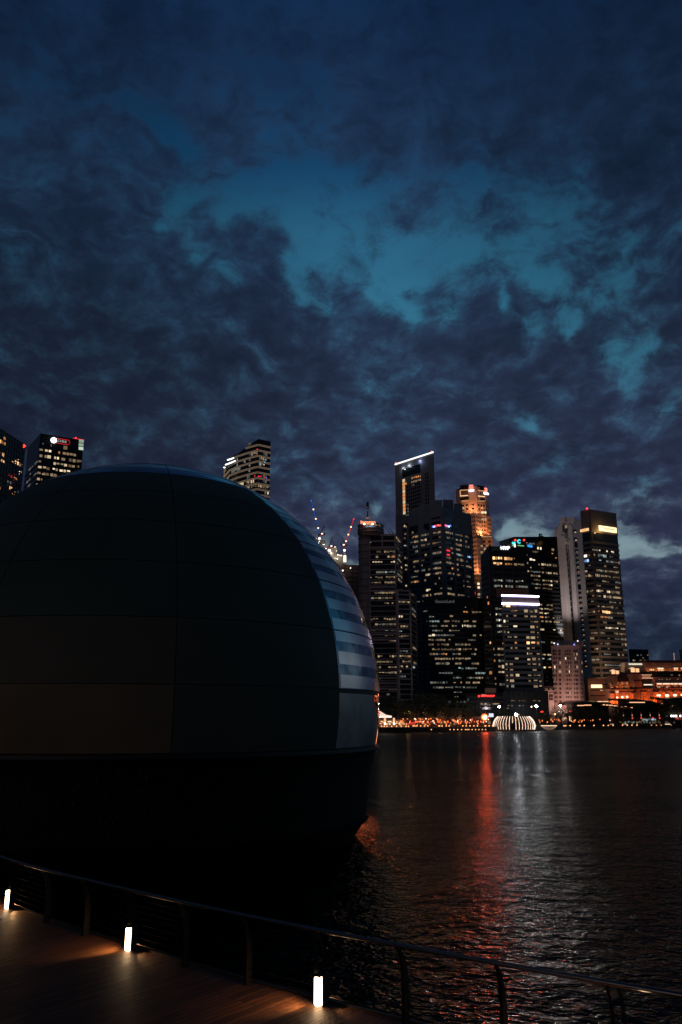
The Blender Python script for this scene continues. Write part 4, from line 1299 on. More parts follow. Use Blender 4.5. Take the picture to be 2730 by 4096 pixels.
# --- tower with two violet light lines
def violet_tower():
    P, zt = corners(0, 545, [(2003, 2376), (2153, 2376)])
    P = [Vector((p.x, p.y, 0)) for p in (at(2005, 2384, 545), at(2154, 2378, 549))]; zt = at(2005, 2380, 545).z
    b = Building('office_tower', 'mid height banded tower crossed by two bright violet white light lines', P, GZ, zt, 24)
    f = b.faces[0]; f.rows(1850 + 840 / 3.92, 2350 + 782 / 3.92, 21.4)
    b.bands(0, GZ, at(2080, 2430, 545).z, .52, .35)
    b.cols(0, [.4, f.w - .4], GZ, zt, .8, .45)
    b.panel(0, 0, f.w, zt - 10.5, zt - 1, .02, .1)
    b.trace(0, C4, "620 665 298 O .5;678 757 290 O .6;785 845 300 o .25;965 1030 365 w .6;1050 1115 365 d .6;1135 1175 362 w .6;755 850 378 d .3;780 870 400 o .3;685 720 468 w .3;800 855 462 w;975 1030 455 w .3;1065 1165 450 d .3;633 680 543 S .55;690 730 550 d .25;1060 1190 538 d .2;800 865 622 s .5;1062 1135 610 w .5;1155 1195 617 d;640 730 635 d .2;645 685 712 d;703 740 712 w;1065 1140 697 d;1175 1195 697 w;708 780 797 w .25;800 873 782 w .6;1003 1055 775 w .6;1070 1143 775 w .6;1170 1195 775 d;815 865 870 o;1005 1060 858 O .6;1070 1150 858 O .6;1165 1210 857 o .6;755 790 962 w .3;815 875 950 d;1010 1060 950 w;1080 1145 952 d;1015 1030 1030 s;1040 1220 1035 d .25;817 890 1117 w .6;1013 1070 1117 s .5;1085 1165 1120 w .5;1185 1220 1115 d;667 713 1213 w .35;730 805 1213 w .35;1020 1075 1200 d;1095 1170 1203 w;1195 1222 1195 w;675 715 1305 d .25;740 805 1303 w .25;1100 1170 1293 w .3;675 720 1382 w .4;740 810 1382 w .4;828 905 1372 s .55;1030 1085 1382 d .2;1110 1235 1380 d .2;690 725 1472 w .35;742 817 1465 w .55;1030 1085 1468 d;1115 1185 1465 w;1205 1245 1462 w;690 730 1560 w;765 815 1540 g .6;1115 1190 1547 w .5;1207 1250 1543 w;885 950 1655 d .3", pane=2.4, skip=.03)
    e = b.e
    b.trace(0, C4, "640 665 150 S .35;682 715 150 S .35;735 770 150 S .35;790 885 148 O .35;955 1070 140 O .35;635 680 225 o .2;845 930 212 o .3;1050 1110 205 o .4;665 680 1760 w .8;710 725 1765 d .5;820 850 1765 d .5;875 940 1780 w .3;965 1030 1778 w .3;1065 1125 1780 w .3;1180 1235 1775 w .3;720 765 1862 d;790 850 1862 d;880 1010 1868 g", pane=2.4, skip=.03, snap=False)
    b.done(mat('facade_grey_green', (.13, .14, .14), .65, vary=.2, vscale=.08))
    for py0, py1 in ((2383, 2377.5), (2415, 2410)):
        mb = MB(e.location); u0, z0 = f.uz(2006, py0); z0 = f.uz(2006, py0)[1]
        f.box(mb, .1, f.w - .1, z0 - .45, z0 + .45, .5, 1.3); mb.build('light_line', glow_mat('line_violet', (.90, .74, .98), 14, True), e)
        mb = MB(e.location); f.box(mb, .1, f.w - .1, z0 - .8, z0 - .46, .5, 1.1); mb.build('light_line_trim', glow_mat('line_blue', (.12, .06, .9), .9), e)
    mb = MB(e.location); f.box(mb, 0, f.w, at(2080, 2409, 545).z, at(2080, 2385, 545).z, .1, .2); mb.build('lounge_wall', glow_mat('lounge_glow', (.55, .2, .12), .035), e)
    # podium with columns
    P2 = [Vector((p.x, p.y, 0)) for p in (at(2017, 2760, 528), at(2188, 2760, 534))]; z2 = at(2100, 2762, 530).z
    b2 = Building('office_podium', 'dark four storey podium in front of the violet lit tower, behind the striped pavilion', P2, GZ, z2, 12, wall=mat('podium_wall', (.011, .013, .013), .7), cat='podium')
    f2 = b2.faces[0]; f2.rows(2080, 2803, 10)
    b2.cols(0, [f2.w * i / 8 for i in range(9)], GZ, z2, .8, .8); b2.bands(0, GZ, z2, .3, .4)
    b2.trace(0, C4, "690 740 1905 g;760 840 1765 d;880 1230 1780 d .4;700 850 1862 d .4;880 1160 1870 g .4", skip=.35)
    b2.done(mat('podium_frame', (.015, .017, .017), .7))
    spot('floodlight', b2.e, at(2100, 2868, 519), at(2100, 2790, 530), (.85, .85, 1), 1500, 110, .4)


violet_tower()


# --- low block with the red letters
def red_sign_block():
    P = [Vector((p.x, p.y, 0)) for p in (at(1866, 2765, 520), at(2016, 2765, 522))]; zt = at(1900, 2772, 520).z
    b = Building('low_office_block', 'low dark block with glowing red capital letters along its roof', P, GZ, zt, 20, cat='office block')
    f = b.faces[0]; f.rows(1900, 2798, 17.5)
    b.bands(0, GZ, zt, .4, .25); b.cols(0, [0.4, f.w * .33, f.w * .66, f.w - .4], GZ, zt, .6, .3)
    b.trace(0, C4, "300 380 1665 w;10 90 1755 g;285 315 1827 w;350 380 1827 w;455 560 1830 w .35", skip=.1)
    b.trace(0, C2, "1365 1385 1217 w;1408 1430 1217 w;1480 1565 1220 w .3;1375 1430 1110 w;1185 1245 1172 g", skip=.1)
    b.done(mat('low_block_dark', (.010, .010, .011), .6))
    text_sign(b.e, 'roof_sign', 'MER GROUP', f, 1951, 2784, 7, glow_mat('sign_red_hot', (1, .03, .03), 2.6, True), .6, .2, 55, bold=.05)
    mb = MB(b.e.location); u, z = f.uz(1917, 2784); f.box(mb, u - .7, u + .2, z - .7, z + .5, .5, .7); mb.build('sign_letter_stub', glow_mat('sign_red_hot', (1, .03, .03), 2.6, True), b.e)
    mb = MB(b.e.location); u, z = f.uz(1850 + 460 / 3.92, 2350 + 1640 / 3.92); f.box(mb, u - 3.5, u + 3.5, z - 2.5, z + 2.5, -3, -2); mb.build('lit_roof_room', glow_mat('roof_room', (.6, .2, .08), .04), b.e)


red_sign_block()


# --- slender white tower
def white_tower():
    Y = 700
    fpts = [(2222, 2112), (2240, 2092), (2300, 2074), (2312, 2080), (2322, 2084)]
    P = [Vector((p.x, p.y, 0)) for p in (at(2221, 2115, 708), at(2245, 2115, 704), at(2290, 2115, 700), at(2333, 2115, 705))]
    zt = at(2290, 2073, 700).z
    b = Building('office_tower', 'slender pale tower with a stepped crown and one dark slot down its front', P, GZ, zt, 22, wall=WHITEP,
                 zt=[at(2221, 2113, 708).z, at(2243, 2092, 704).z, zt, zt])
    e = b.e
    f0, f1, f2 = b.faces
    f1.rows(2300, 2225, 19.2); f2.zref, f2.fh = f1.zref, f1.fh
    # front pier and corner piers in relief
    b.panel(0, 0, f0.w * .45, GZ, at(2225, 2118, 708).z, .02, 1.2)
    b.panel(1, f1.w * .62, f1.w, GZ, at(2285, 2100, 700).z, .02, 1.0)
    b.panel(1, -.2, f1.w * .30, GZ, at(2250, 2140, 700).z, .02, .8)
    b.done(WHITEP)
    mb = MB(e.location)
    u0 = f1.uz(2180 + 322 / 3.92, 2160)[0]; u1 = f1.uz(2180 + 385 / 3.92, 2160)[0]
    f1.box(mb, u0, u1, f1.uz(2270, 2136)[1] - 4, f1.uz(2270, 2132)[1] + 6, .02, .1)
    f1.box(mb, u0 + (u1 - u0) * .45, u1, GZ, f1.uz(2270, 2150)[1], .02, .15)
    mb.build('dark_slot', ROOM, e)
    mb = MB(e.location)
    for i in range(4):
        f1.box(mb, u0 + (u1 - u0) * (.45 + i * .17), u0 + (u1 - u0) * (.49 + i * .17), GZ, f1.uz(2270, 2150)[1], .16, .5)
    mb.build('slot_mullions', WHITEP, e)
    ub = MB(); ub.box(-.5, .5, -.5, .5, -.5, .5); me = ub.mesh('slit_window', ROOM)
    for i in range(24):
        y = 755 + i * 88; x = 344 + (y - 755) * .0795
        u, z = f1.uz(2180 + x / 3.92, 2000 + y / 3.92)
        if 0 < u < f1.w: child_copy(me, 'slit_window', e, f1.pt(u, z, .85), f1.rz, (1.0, .2, 4.0))
    ys = [490, 615, 705, 800, 880, 955, 1030, 1110, 1195, 1270, 1365, 1460, 1540, 1620, 1705, 1790, 1865, 1940]
    ys += [2020 + i * 82 for i in range(8)]
    for i, y in enumerate(ys):
        x = 472 + (y - 490) * .0815; px, py = 2180 + x / 3.92, 2000 + y / 3.92
        u, z = f2.uz(px, py); tall = y in (705, 1365)
        if 0 < u < f2.w:
            child_copy(me, 'corner_window', e, f2.pt(u, z, .05), f2.rz, (3.4, .2, 4.6 if tall else 2.6))
            c = 's' if y in (490, 615) else ('w' if i % 3 == 0 else ('o' if i % 3 == 1 and i > 6 else 'g'))
            if not tall: child_copy(unit_box(wmat(c, 1)), 'window', e, f2.pt(u + .4, z - .8, .12), f2.rz, (1.6, .2, .8))
    spot('floodlight', e, at(2262, 2560, 660), at(2262, 2250, 700), (1, .80, .76), 66000, 75, .6)
    spot('floodlight', e, at(2380, 2540, 655), at(2315, 2250, 704), (1, .80, .76), 42000, 60, .6)
    # open crown frame
    mb = MB(e.location)
    a = at(2243, 2092, 703); c = at(2298, 2074, 699)
    f = Face(a, c); f.box(mb, 0, f.w, a.z - .5, zt + 1.2, -1, .8)
    mb.build('crown_beam', WHITEP, e)
    mb = MB(e.location); f.box(mb, f.w * .1, f.w * .42, a.z - 8.5, a.z - 2.5, .8, 1.0); mb.build('crown_opening', mat('crown_void', (.05, .065, .09), .6), e)
    for px, c_ in ((2263, 'w'), (2267, 'w')): child_copy(unit_box(wmat(c_, 1)), 'window', e, at(px, 2107, 698), f.rz, (1.0, .2, 2.6))
    for px, py in ((2264, 2172), (2269, 2173), (2278, 2177)): child_copy(unit_box(wmat('w', 0)), 'window', e, at(px, py, 698), f.rz, (1.3, .2, 1.6))


white_tower()


# --- dark banded tower with the yellow panel sign
def yellow_sign_tower():
    pts = [(2323, 2045), (2358, 2037), (2464, 2054)]
    P, zt = corners(1, 640, pts)
    b = Building('office_tower', 'tall dark banded tower with a bright yellow white panel sign, right end of the skyline', P, GZ, zt, 28, wall=mat('banded_glass', (.014, .018, .02), .15, vary=.3, vscale=.05))
    f0, f1 = b.faces
    f1.rows(2180 + 900 / 3.92, 2000 + 1190 / 3.92, 20.3, ); f0.zref, f0.fh = f1.zref, f1.fh
    zc = f1.uz(2380, 2130)[1]
    b.panel(0, 0, f0.w, zc, zt, .02, .4); b.panel(1, 0, f1.w, zc, zt, .02, .4)
    b.panel(0, f0.w - .6, f0.w, GZ, zt, .42, .7); b.panel(1, 0, .5, GZ, zt, .42, .7)
    for fi in (0, 1): b.bands(fi, GZ, zc - 4, .42, .6)
    b.trace(0, C5, "600 665 888 S .6;610 695 965 B .5;630 670 1145 w;640 670 1210 d;685 750 1203 w .5;655 690 1465 d;710 765 1452 w;745 780 1540 d;680 720 1725 d .2;725 790 1715 d;625 640 1082 B .2", skip=.1)
    b.trace(1, C5, "740 870 785 w .3;850 870 780 S .3;960 990 797 S .35;1040 1085 808 S .35;740 760 788 S .3;755 790 860 w;830 965 855 b .5;1010 1070 878 g;850 885 948 b .3;1150 1185 973 w .5;805 905 1108 w .4;940 1100 1108 d .4;1105 1160 1115 w .4;785 870 1190 w .5;880 935 1193 w .3;945 1175 1193 d;900 1010 1278 w .3;1105 1185 1285 g;805 1025 1445 s .4;1040 1170 1440 w .5;815 880 1533 w .2;920 960 1527 s .45;1015 1045 1522 w .6;1075 1215 1533 w .35;830 1080 1700 w .25;1035 1075 1693 w .5;1100 1150 1693 g;1230 1250 1705 w .3;840 860 1780 o;900 1025 1775 O .5;1155 1235 1785 g;865 1025 1865 o", skip=.06)
    b.trace(1, C6, "735 815 8 O;740 780 122 w .4;890 1000 128 d;955 980 130 w .3;700 760 188 w .3;765 900 186 s .3;925 985 186 w .3;835 900 238 w;910 985 240 d;755 810 300 d;895 1000 298 w;785 810 360 d .3;935 1000 357 w .5;895 960 470 d;950 1000 410 g", skip=.15)
    b.trace(0, C6, "600 650 255 w;640 690 195 d;650 690 368 w .3;620 650 483 w;660 700 483 w .3", skip=.15)
    b.sprinkle(1, GZ + 30, zc - 12, .12, 'gdg', 51); b.sprinkle(0, GZ + 30, zc - 12, .1, 'gd', 52)
    b.done(mat('facade_bronze', (.15, .125, .105), .6, vary=.15, vscale=.1))
    e = b.e
    g = glow_mat('panel_yellow', (1, .72, .36), 2.0, True)
    u, z = f1.uz(2180 + 975 / 3.92, 2000 + 462 / 3.92)
    mb = MB(e.location); f1.box(mb, f1.uz(2394, 2115)[0], f1.uz(2462, 2118)[0], z - 2.1, z + 2.1, .6, 1.4); mb.build('panel_sign', g, e)
    text_sign(e, 'panel_lettering', 'Maybank', f1, 2180 + 985 / 3.92, 2000 + 460 / 3.92, 7, mat('lettering_ochre', (.35, .16, .03), .6, vary=0), 1.5, .1, 44)
    u, z = f0.uz(2180 + 628 / 3.92, 2000 + 475 / 3.92)
    mb = MB(e.location); f0.box(mb, f0.uz(2325, 2120)[0], f0.w - 1.5, z - 1.0, z + 1.0, .6, 1.2); mb.build('panel_sign', glow_mat('panel_orange', (1, .56, .25), 1.2), e)
    text_sign(e, 'panel_lettering', 'Maybank', f0, 2180 + 635 / 3.92, 2000 + 473 / 3.92, 3, mat('lettering_ochre', (.35, .16, .03), .6, vary=0), 1.3, .1, 18)
    lamp('sign_lamp', e, f1.pt(f1.uz(2396, 2112)[0], z - 1, 4), (1, .6, .2), 1500, .5)
    mb = MB(e.location); mb.ball(at(2349, 2037, 640) + Vector((0, 0, .6)), .8); mb.build('aviation_light', glow_mat('aviation_red', (1, .04, .03), 3), e)
    # floodlight from the hotel roof on the lowest bands
    for px, en in ((2420, 26000), (2455, 9000)): spot('floodlight', e, at(px, 2712, 612), at(px, 2640, 642), (1, .62, .38), en, 100, .6)
    # podium
    P2 = [Vector((p.x, p.y, 0)) for p in (at(2340, 2720, 618), at(2352, 2720, 612), at(2446, 2720, 612))]; z2 = at(2400, 2713, 612).z
    b2 = Building('bank_podium', 'brown low block with a small glowing yellow sign at the foot of the banded tower', P2, GZ, z2, 14, wall=BROWN, cat='podium')
    f = b2.faces[1]; f.rows(2400, 2738, 22)
    b2.panel(1, 0, f.w, z2 - .8, z2, .02, .4)
    mb = MB(b2.e.location)
    for py in (2738, 2760, 2783): z = f.uz(2390, py)[1]; f.box(mb, 1, f.w - 1, z - .35, z + .35, .02, .1)
    mb.build('shadow_gap', ROOM, b2.e)
    u, z = f.uz(2386, 2745)
    mb = MB(b2.e.location); f.box(mb, f.uz(2365, 2745)[0], f.uz(2408, 2745)[0], z - 1.1, z + 1.1, .4, .9); mb.build('panel_sign', glow_mat('panel_yellow', (1, .72, .36), 2.0, True), b2.e)
    b2.trace(1, C6, "710 725 812 s .2;732 742 812 s .2;680 760 930 w .15;765 790 930 w .15", snap=False)
    b2.done(BROWN)
    lamp('sign_lamp', b2.e, at(2366, 2748, 608), (1, .55, .2), 300, .4)
    spot('floodlight', b2.e, at(2425, 2815, 596), at(2420, 2760, 612), (1, .36, .16), 3500, 120, .6)


yellow_sign_tower()


# --- old bank building with a rounded front
def old_bank():
    Y = 596
    a = at(2208, 2580, Y); c = at(2335, 2580, Y)
    cx = at(2300, 2640, Y + 8); zt = at(2270, 2580, Y).z
    pts = []
    R0 = at(2345, 2700, Y).x - at(2300, 2700, Y).x
    P = [Vector((at(2212, 2700, Y + 5).x, Y + 5, 0)), Vector((at(2255, 2700, Y).x, Y, 0)), Vector((at(2300, 2700, Y).x, Y, 0))]
    for i in range(1, 6):
        t = i / 5 * math.pi / 2
        P.append(Vector((P[2].x + R0 * math.sin(t), Y + R0 * (1 - math.cos(t)), 0)))
    b = Building('old_bank_building', 'pinkish stone building with rounded right corner, in front of the slender pale tower', P, GZ, zt, 16, wall=mat('pink_stone', (.42, .34, .31), .8, vary=.12, vscale=.15), cat='building')
    for f in b.faces: f.rows(2280, 2617, 13.4); f.zref, f.fh = b.faces[1].uz(2280, 2617)[1], 2.45 * 1.0
    fh = abs(b.faces[1].uz(2270, 2617)[1] - b.faces[1].uz(2270, 2652)[1]) / 2
    e = b.e
    ub = MB(); ub.box(-.5, .5, -.5, .5, -.5, .5); me = ub.mesh('dark_window', ROOM)
    cnt = 0; rest = MB(e.location); dim = mat('bank_window', (.05, .036, .036), .3, vary=0); me = ub.mesh('dark_window', dim)
    lit = {(480, 352): 's', (573, 233): 's', (525, 296): 'w', (432, 445): 'd', (518, 515): 'w', (478, 458): 'w', (568, 463): 'w', (607, 525): 'w', (655, 528): 'd', (617, 388): 's', (617, 237): 'd', (705, 242): 'd', (745, 392): 'd', (750, 244): 'g', (797, 247): 'g', (843, 388): 'w', (885, 388): 'd', (573, 388): 'w', (432, 470): 'w', (617, 290): 'w'}
    rows = [402, 435, 480, 525, 570, 617, 660, 703, 748, 795, 840, 885, 930]
    for y in rows:
        for xs in ((222, 236, 252), (284, 294), (350, 364, 378), (390, 404), (440, 455, 470), (505, 520, 535)):
            for x in xs:
                px = 2130 + x / 2.6133 + (y - 600) * .008; py = 2450 + y / 2.6133
                fi = None
                for i, f in enumerate(b.faces):
                    u, z = f.uz(px, py)
                    if 0 < u < f.w and (f.pt(u, z) - Vector((0, 0, CAMH))).dot(ray(px, py)) > 0: fi = i; break
                if fi is None: continue
                f = b.faces[fi]; cnt += 1
                code = None
                for (ly, lx), c_ in lit.items():
                    if abs(ly - y) < 20 and abs(lx - x) < 8: code = c_
                if code: child_copy(unit_box(wmat(code, 2 if code in 'sw' else 1)), 'window', e, f.pt(u, z, .05), f.rz, (.95, .2, 1.7))
                elif cnt < 90: child_copy(me, 'window', e, f.pt(u, z, .05), f.rz, (.85, .12, 1.5))
                else: f.box(rest, u - .42, u + .42, z - .75, z + .75, -.04, .11)
    tag(rest.build('small_windows', dim, e), kind='stuff')
    b.panel(1, -.1, b.faces[1].w, zt - 1.2, zt, .02, .5)
    for fi in (0, 2, 3, 4, 5): b.panel(fi, 0, b.faces[fi].w, zt - 1.2, zt, .02, .5)
    b.cols(1, [b.faces[1].w * i / 5 for i in range(6)], GZ, zt - 3, .45, .25)
    b.done(mat('pink_stone', (.42, .34, .31), .8))
    # roof storey and parapet lights
    mb = MB(e.location); p = at(2290, 2563, Y + 6)
    q0 = at(2232, 2568, Y + 4); q1 = at(2334, 2568, Y + 6)
    mb.hexa([(q0.x, Y + 4, zt), (q1.x, Y + 6, zt), (q1.x, Y + 14, zt), (q0.x, Y + 14, zt)], [(q0.x, Y + 4, p.z), (q1.x, Y + 6, p.z), (q1.x, Y + 14, p.z), (q0.x, Y + 14, p.z)]); mb.build('roof_storey', mat('pink_stone', (.42, .34, .31), .8), e)
    for px, py, c_ in ((2218, 2573, (.9, .9, 1)), (2232, 2577, (.6, .6, 1)), (2298, 2578, (.3, .3, 1)), (2312, 2564, (1, .85, .8))):
        mb = MB(e.location); mb.ball(at(px, py, Y - 1), .55); mb.build('parapet_lamp', glow_mat('parapet_%d' % int(c_[0] * 10), c_, 1.6), e)
    for px, en in ((2215, 9000), (2262, 12000), (2310, 12000)): spot('floodlight', e, at(px, 2850, Y - 20), at(px + 3, 2740, Y), (1, .52, .42), en * .8, 125, .6)
    spot('floodlight', e, at(2270, 2850, Y - 45), at(2270, 2600, Y), (1, .5, .45), 17000, 60, .6)
    # left wing
    P3 = [Vector((p.x, p.y, 0)) for p in (at(2172, 2760, Y - 4), at(2214, 2760, Y - 3))]; z3 = at(2190, 2761, Y - 4).z
    b3 = Building('bank_annex', 'low pink stone wing at the left foot of the rounded bank building', P3, GZ, z3, 10, wall=mat('pink_stone', (.42, .34, .31), .8), cat='building')
    f = b3.faces[0]
    for y in (810, 850, 895, 930):
        for x in (118, 140, 160, 180, 196, 210):
            u, z = f.uz(2130 + x / 2.6133 - (0 if y > 800 else 0), 2450 + y / 2.6133 - 10)
            if 0 < u < f.w: child_copy(me, 'window', b3.e, f.pt(u, z, .05), f.rz, (1.0, .12, 2.0))
    b3.panel(0, 0, f.w, z3 - .8, z3, .02, .4); b3.done(mat('pink_stone', (.42, .34, .31), .8))
    P4 = [Vector((p.x, p.y, 0)) for p in (at(2160, 2780, 560), at(2188, 2780, 560))]; z4 = at(2175, 2772, 560).z
    b4 = Building('brown_block', 'small brown block with an orange lamp beside the pink stone wing', P4, GZ, z4, 10, wall=mat('brown_brick', (.16, .08, .05), .8), cat='building')
    b4.faces[0].rows(2170, 2797, 16)
    b4.trace(0, C4, "1225 1270 1755 w .6;1285 1300 1755 w;1300 1315 1727 b .3"); b4.panel(0, 0, b4.faces[0].w, z4 - .5, z4, .02, .3); b4.done(mat('brown_brick', (.16, .08, .05), .8))
    mb = MB(b4.e.location); mb.ball(at(2181, 2834, 556), .9, sz=2.2); mb.build('wall_lamp', glow_mat('lamp_orange', (1, .35, .05), 2.2), b4.e)


old_bank()


# --- left edge towers
def left_towers():
    # main face of the emblem tower and its receding left face
    P, zt = corners(1, 560, [(112, 1790), (163, 1733), (336, 1762)])
    P[0] = hit(112, 1790, zt)
    P = [Vector((p.x, p.y, 0)) for p in P]
    b = Building('office_tower', 'dark tower with white flower emblem and red outline at its top, left of dome', P, GZ, zt, 30)
    f0, f1 = b.faces; f1.rows(820 / 3.92, 1680 + 585 / 3.92, 23.5); f0.zref, f0.fh = f1.zref, f1.fh
    b.bands(1, GZ, zt - 20, .4, .3); b.bands(0, GZ, zt - 20, .4, .3)
    b.cols(1, [f1.uz(311, 1860)[0]], GZ, zt, .5, .5)
    b.trace(1, C7, "600 680 478 w .3;700 815 502 s .35;915 945 536 o;990 1060 480 d .6;595 680 560 w .5;700 740 566 w .5;735 810 575 s .5;980 1200 572 w .4;845 935 600 s .4;960 1030 617 w .5;1075 1195 642 w .5;600 655 620 d .3;835 940 672 s .4;950 1060 692 s .4;1075 1180 712 d;580 665 708 s .4;675 790 727 w .5;825 920 750 s .4;935 1050 772 s .4;1055 1105 795 s .4;680 770 805 d;815 835 820 w .8;845 910 840 d .3;940 990 850 w .35;560 640 857 w;655 720 870 w;720 770 885 d;785 890 893 s .4;550 635 935 w;645 665 945 w .3;545 600 1002 s .4;1205 1285 672 w .5;1205 1245 746 w .5;570 640 790 d .2;795 810 435 d;665 685 410 g", pane=2.4, skip=.05)
    b.sprinkle(0, zt - 90, zt - 20, .15, 'g', 61)
    b.done(mat('facade_black_green', (.02, .028, .028), .5, vary=.2, vscale=.1))
    e = b.e
    u, z = f1.uz(843 / 3.92, 1680 + 322 / 3.92)
    mb = MB(e.location)
    mb.ball(f1.pt(u, z, .9), 1.5, k=12)
    for i in range(9):
        a = 2 * math.pi * i / 9; mb.ball(f1.pt(u + 1.55 * math.cos(a), z + 1.55 * math.sin(a), .9), .62, k=8)
    mb.build('flower_emblem', glow_mat('emblem_white_hot', (1, 1, 1), 5, True), e)
    mb = MB(e.location)
    r0, _ = f1.uz(885 / 3.92, 1755); r1, _ = f1.uz(1100 / 3.92, 1760)
    pts = [f1.pt(r0, z + 2.0, .6), f1.pt(r1 - 1.4, z + 2.0, .6), f1.pt(r1 - .4, z + 1.2, .6), f1.pt(r1, z + .2, .6), f1.pt(r1 - .4, z - .9, .6), f1.pt(r1 - 1.4, z - 1.6, .6), f1.pt(r0, z - 1.6, .6)]
    mb.path(pts, .16, 5); mb.build('red_outline', glow_mat('outline_red', (1, .02, .03), .9), e)
    text_sign(e, 'roof_letters', 'DBS', f1, 975 / 3.92, 1680 + 340 / 3.92, 9, glow_mat('letters_dim', (.8, .75, .7), .32), .7, .2, 36, bold=.02)
    mb = MB(e.location); f1.box(mb, f1.uz(292, 1760)[0], f1.w, zt + .1, zt + .5, .3, .6); mb.build('red_roof_line', glow_mat('outline_red', (1, .02, .03), .9), e)
    for k_, (px, py) in enumerate(((1277, 335), (1272, 392), (1272, 450))):
        u, z = f1.uz(px / 3.92, 1680 + py / 3.92); mb = MB(e.location); f1.box(mb, u - 1.7, min(u + 1.7, f1.w), z - 1.1, z + 1.1, .5, .8); mb.build('lit_lantern_room', glow_mat('lantern_green_%d' % (k_ == 2), (.72, .9, .72), .75 if k_ == 2 else .38), e)
    mb = MB(e.location); mb.ball(f1.pt(f1.uz(303, 1761)[0], zt + .8, .4), .55); mb.build('aviation_light', glow_mat('aviation_red', (1, .04, .03), 3), e)
    # leftmost tower
    P, zt = corners(1, 470, [(-70, 1668), (0, 1712), (104, 1779)])
    P = [Vector((p.x, p.y, 0)) for p in P]; P = [P[0], P[1], P[2]]
    b = Building('office_tower', 'dark tower cut by the left edge of the photo with scattered orange windows', P, GZ, zt, 25, zt=None)
    for i in (0, 1):
        f = b.faces[i]; f.zref = b.faces[1].uz(40, 1812)[1]; f.fh = 3.55
        b.bands(i, GZ, zt, .4, .2); b.cols(i, [f.w * j / (4 if i == 0 else 10) for j in range(1, 4 if i == 0 else 10)], GZ, zt, .5, .3)
    b.trace(1, C7, "60 90 295 o .6;0 18 335 O .6;22 40 345 o .6;60 90 362 o .6;0 15 510 o .5;40 65 535 O .8;0 12 635 o;25 45 645 O .6;50 70 655 O .6;75 90 665 g;190 222 660 O .7;240 268 630 O .7;272 302 645 O .6;235 262 685 O .7;268 298 700 O .6;302 338 720 w .7;315 328 662 d;345 362 683 w .4;298 316 822 S .6;325 340 822 w .4;140 152 865 r;172 200 882 r .6;222 246 905 O .6;252 268 918 o .7;212 235 960 r .6;245 258 975 r .4;112 142 985 g .8;155 182 1000 g .8;150 168 1055 O .7;170 190 1063 O .7;190 215 1138 o .6;225 250 1155 o .7;0 10 1060 o .6;368 382 775 w .3;355 368 985 g .3;284 298 1130 g .4;228 240 858 r .3;262 272 1160 w .4", pane=1.8, snap=False, skip=0)
    b.done(mat('facade_black_green', (.02, .028, .028), .5))
    for px, py in ((97, 1780), (101, 1784), (96, 1788)): mb = MB(b.e.location); mb.ball(at(px, py, 468), .5); mb.build('aviation_light', glow_mat('aviation_red', (1, .04, .03), 3), b.e)


left_towers()


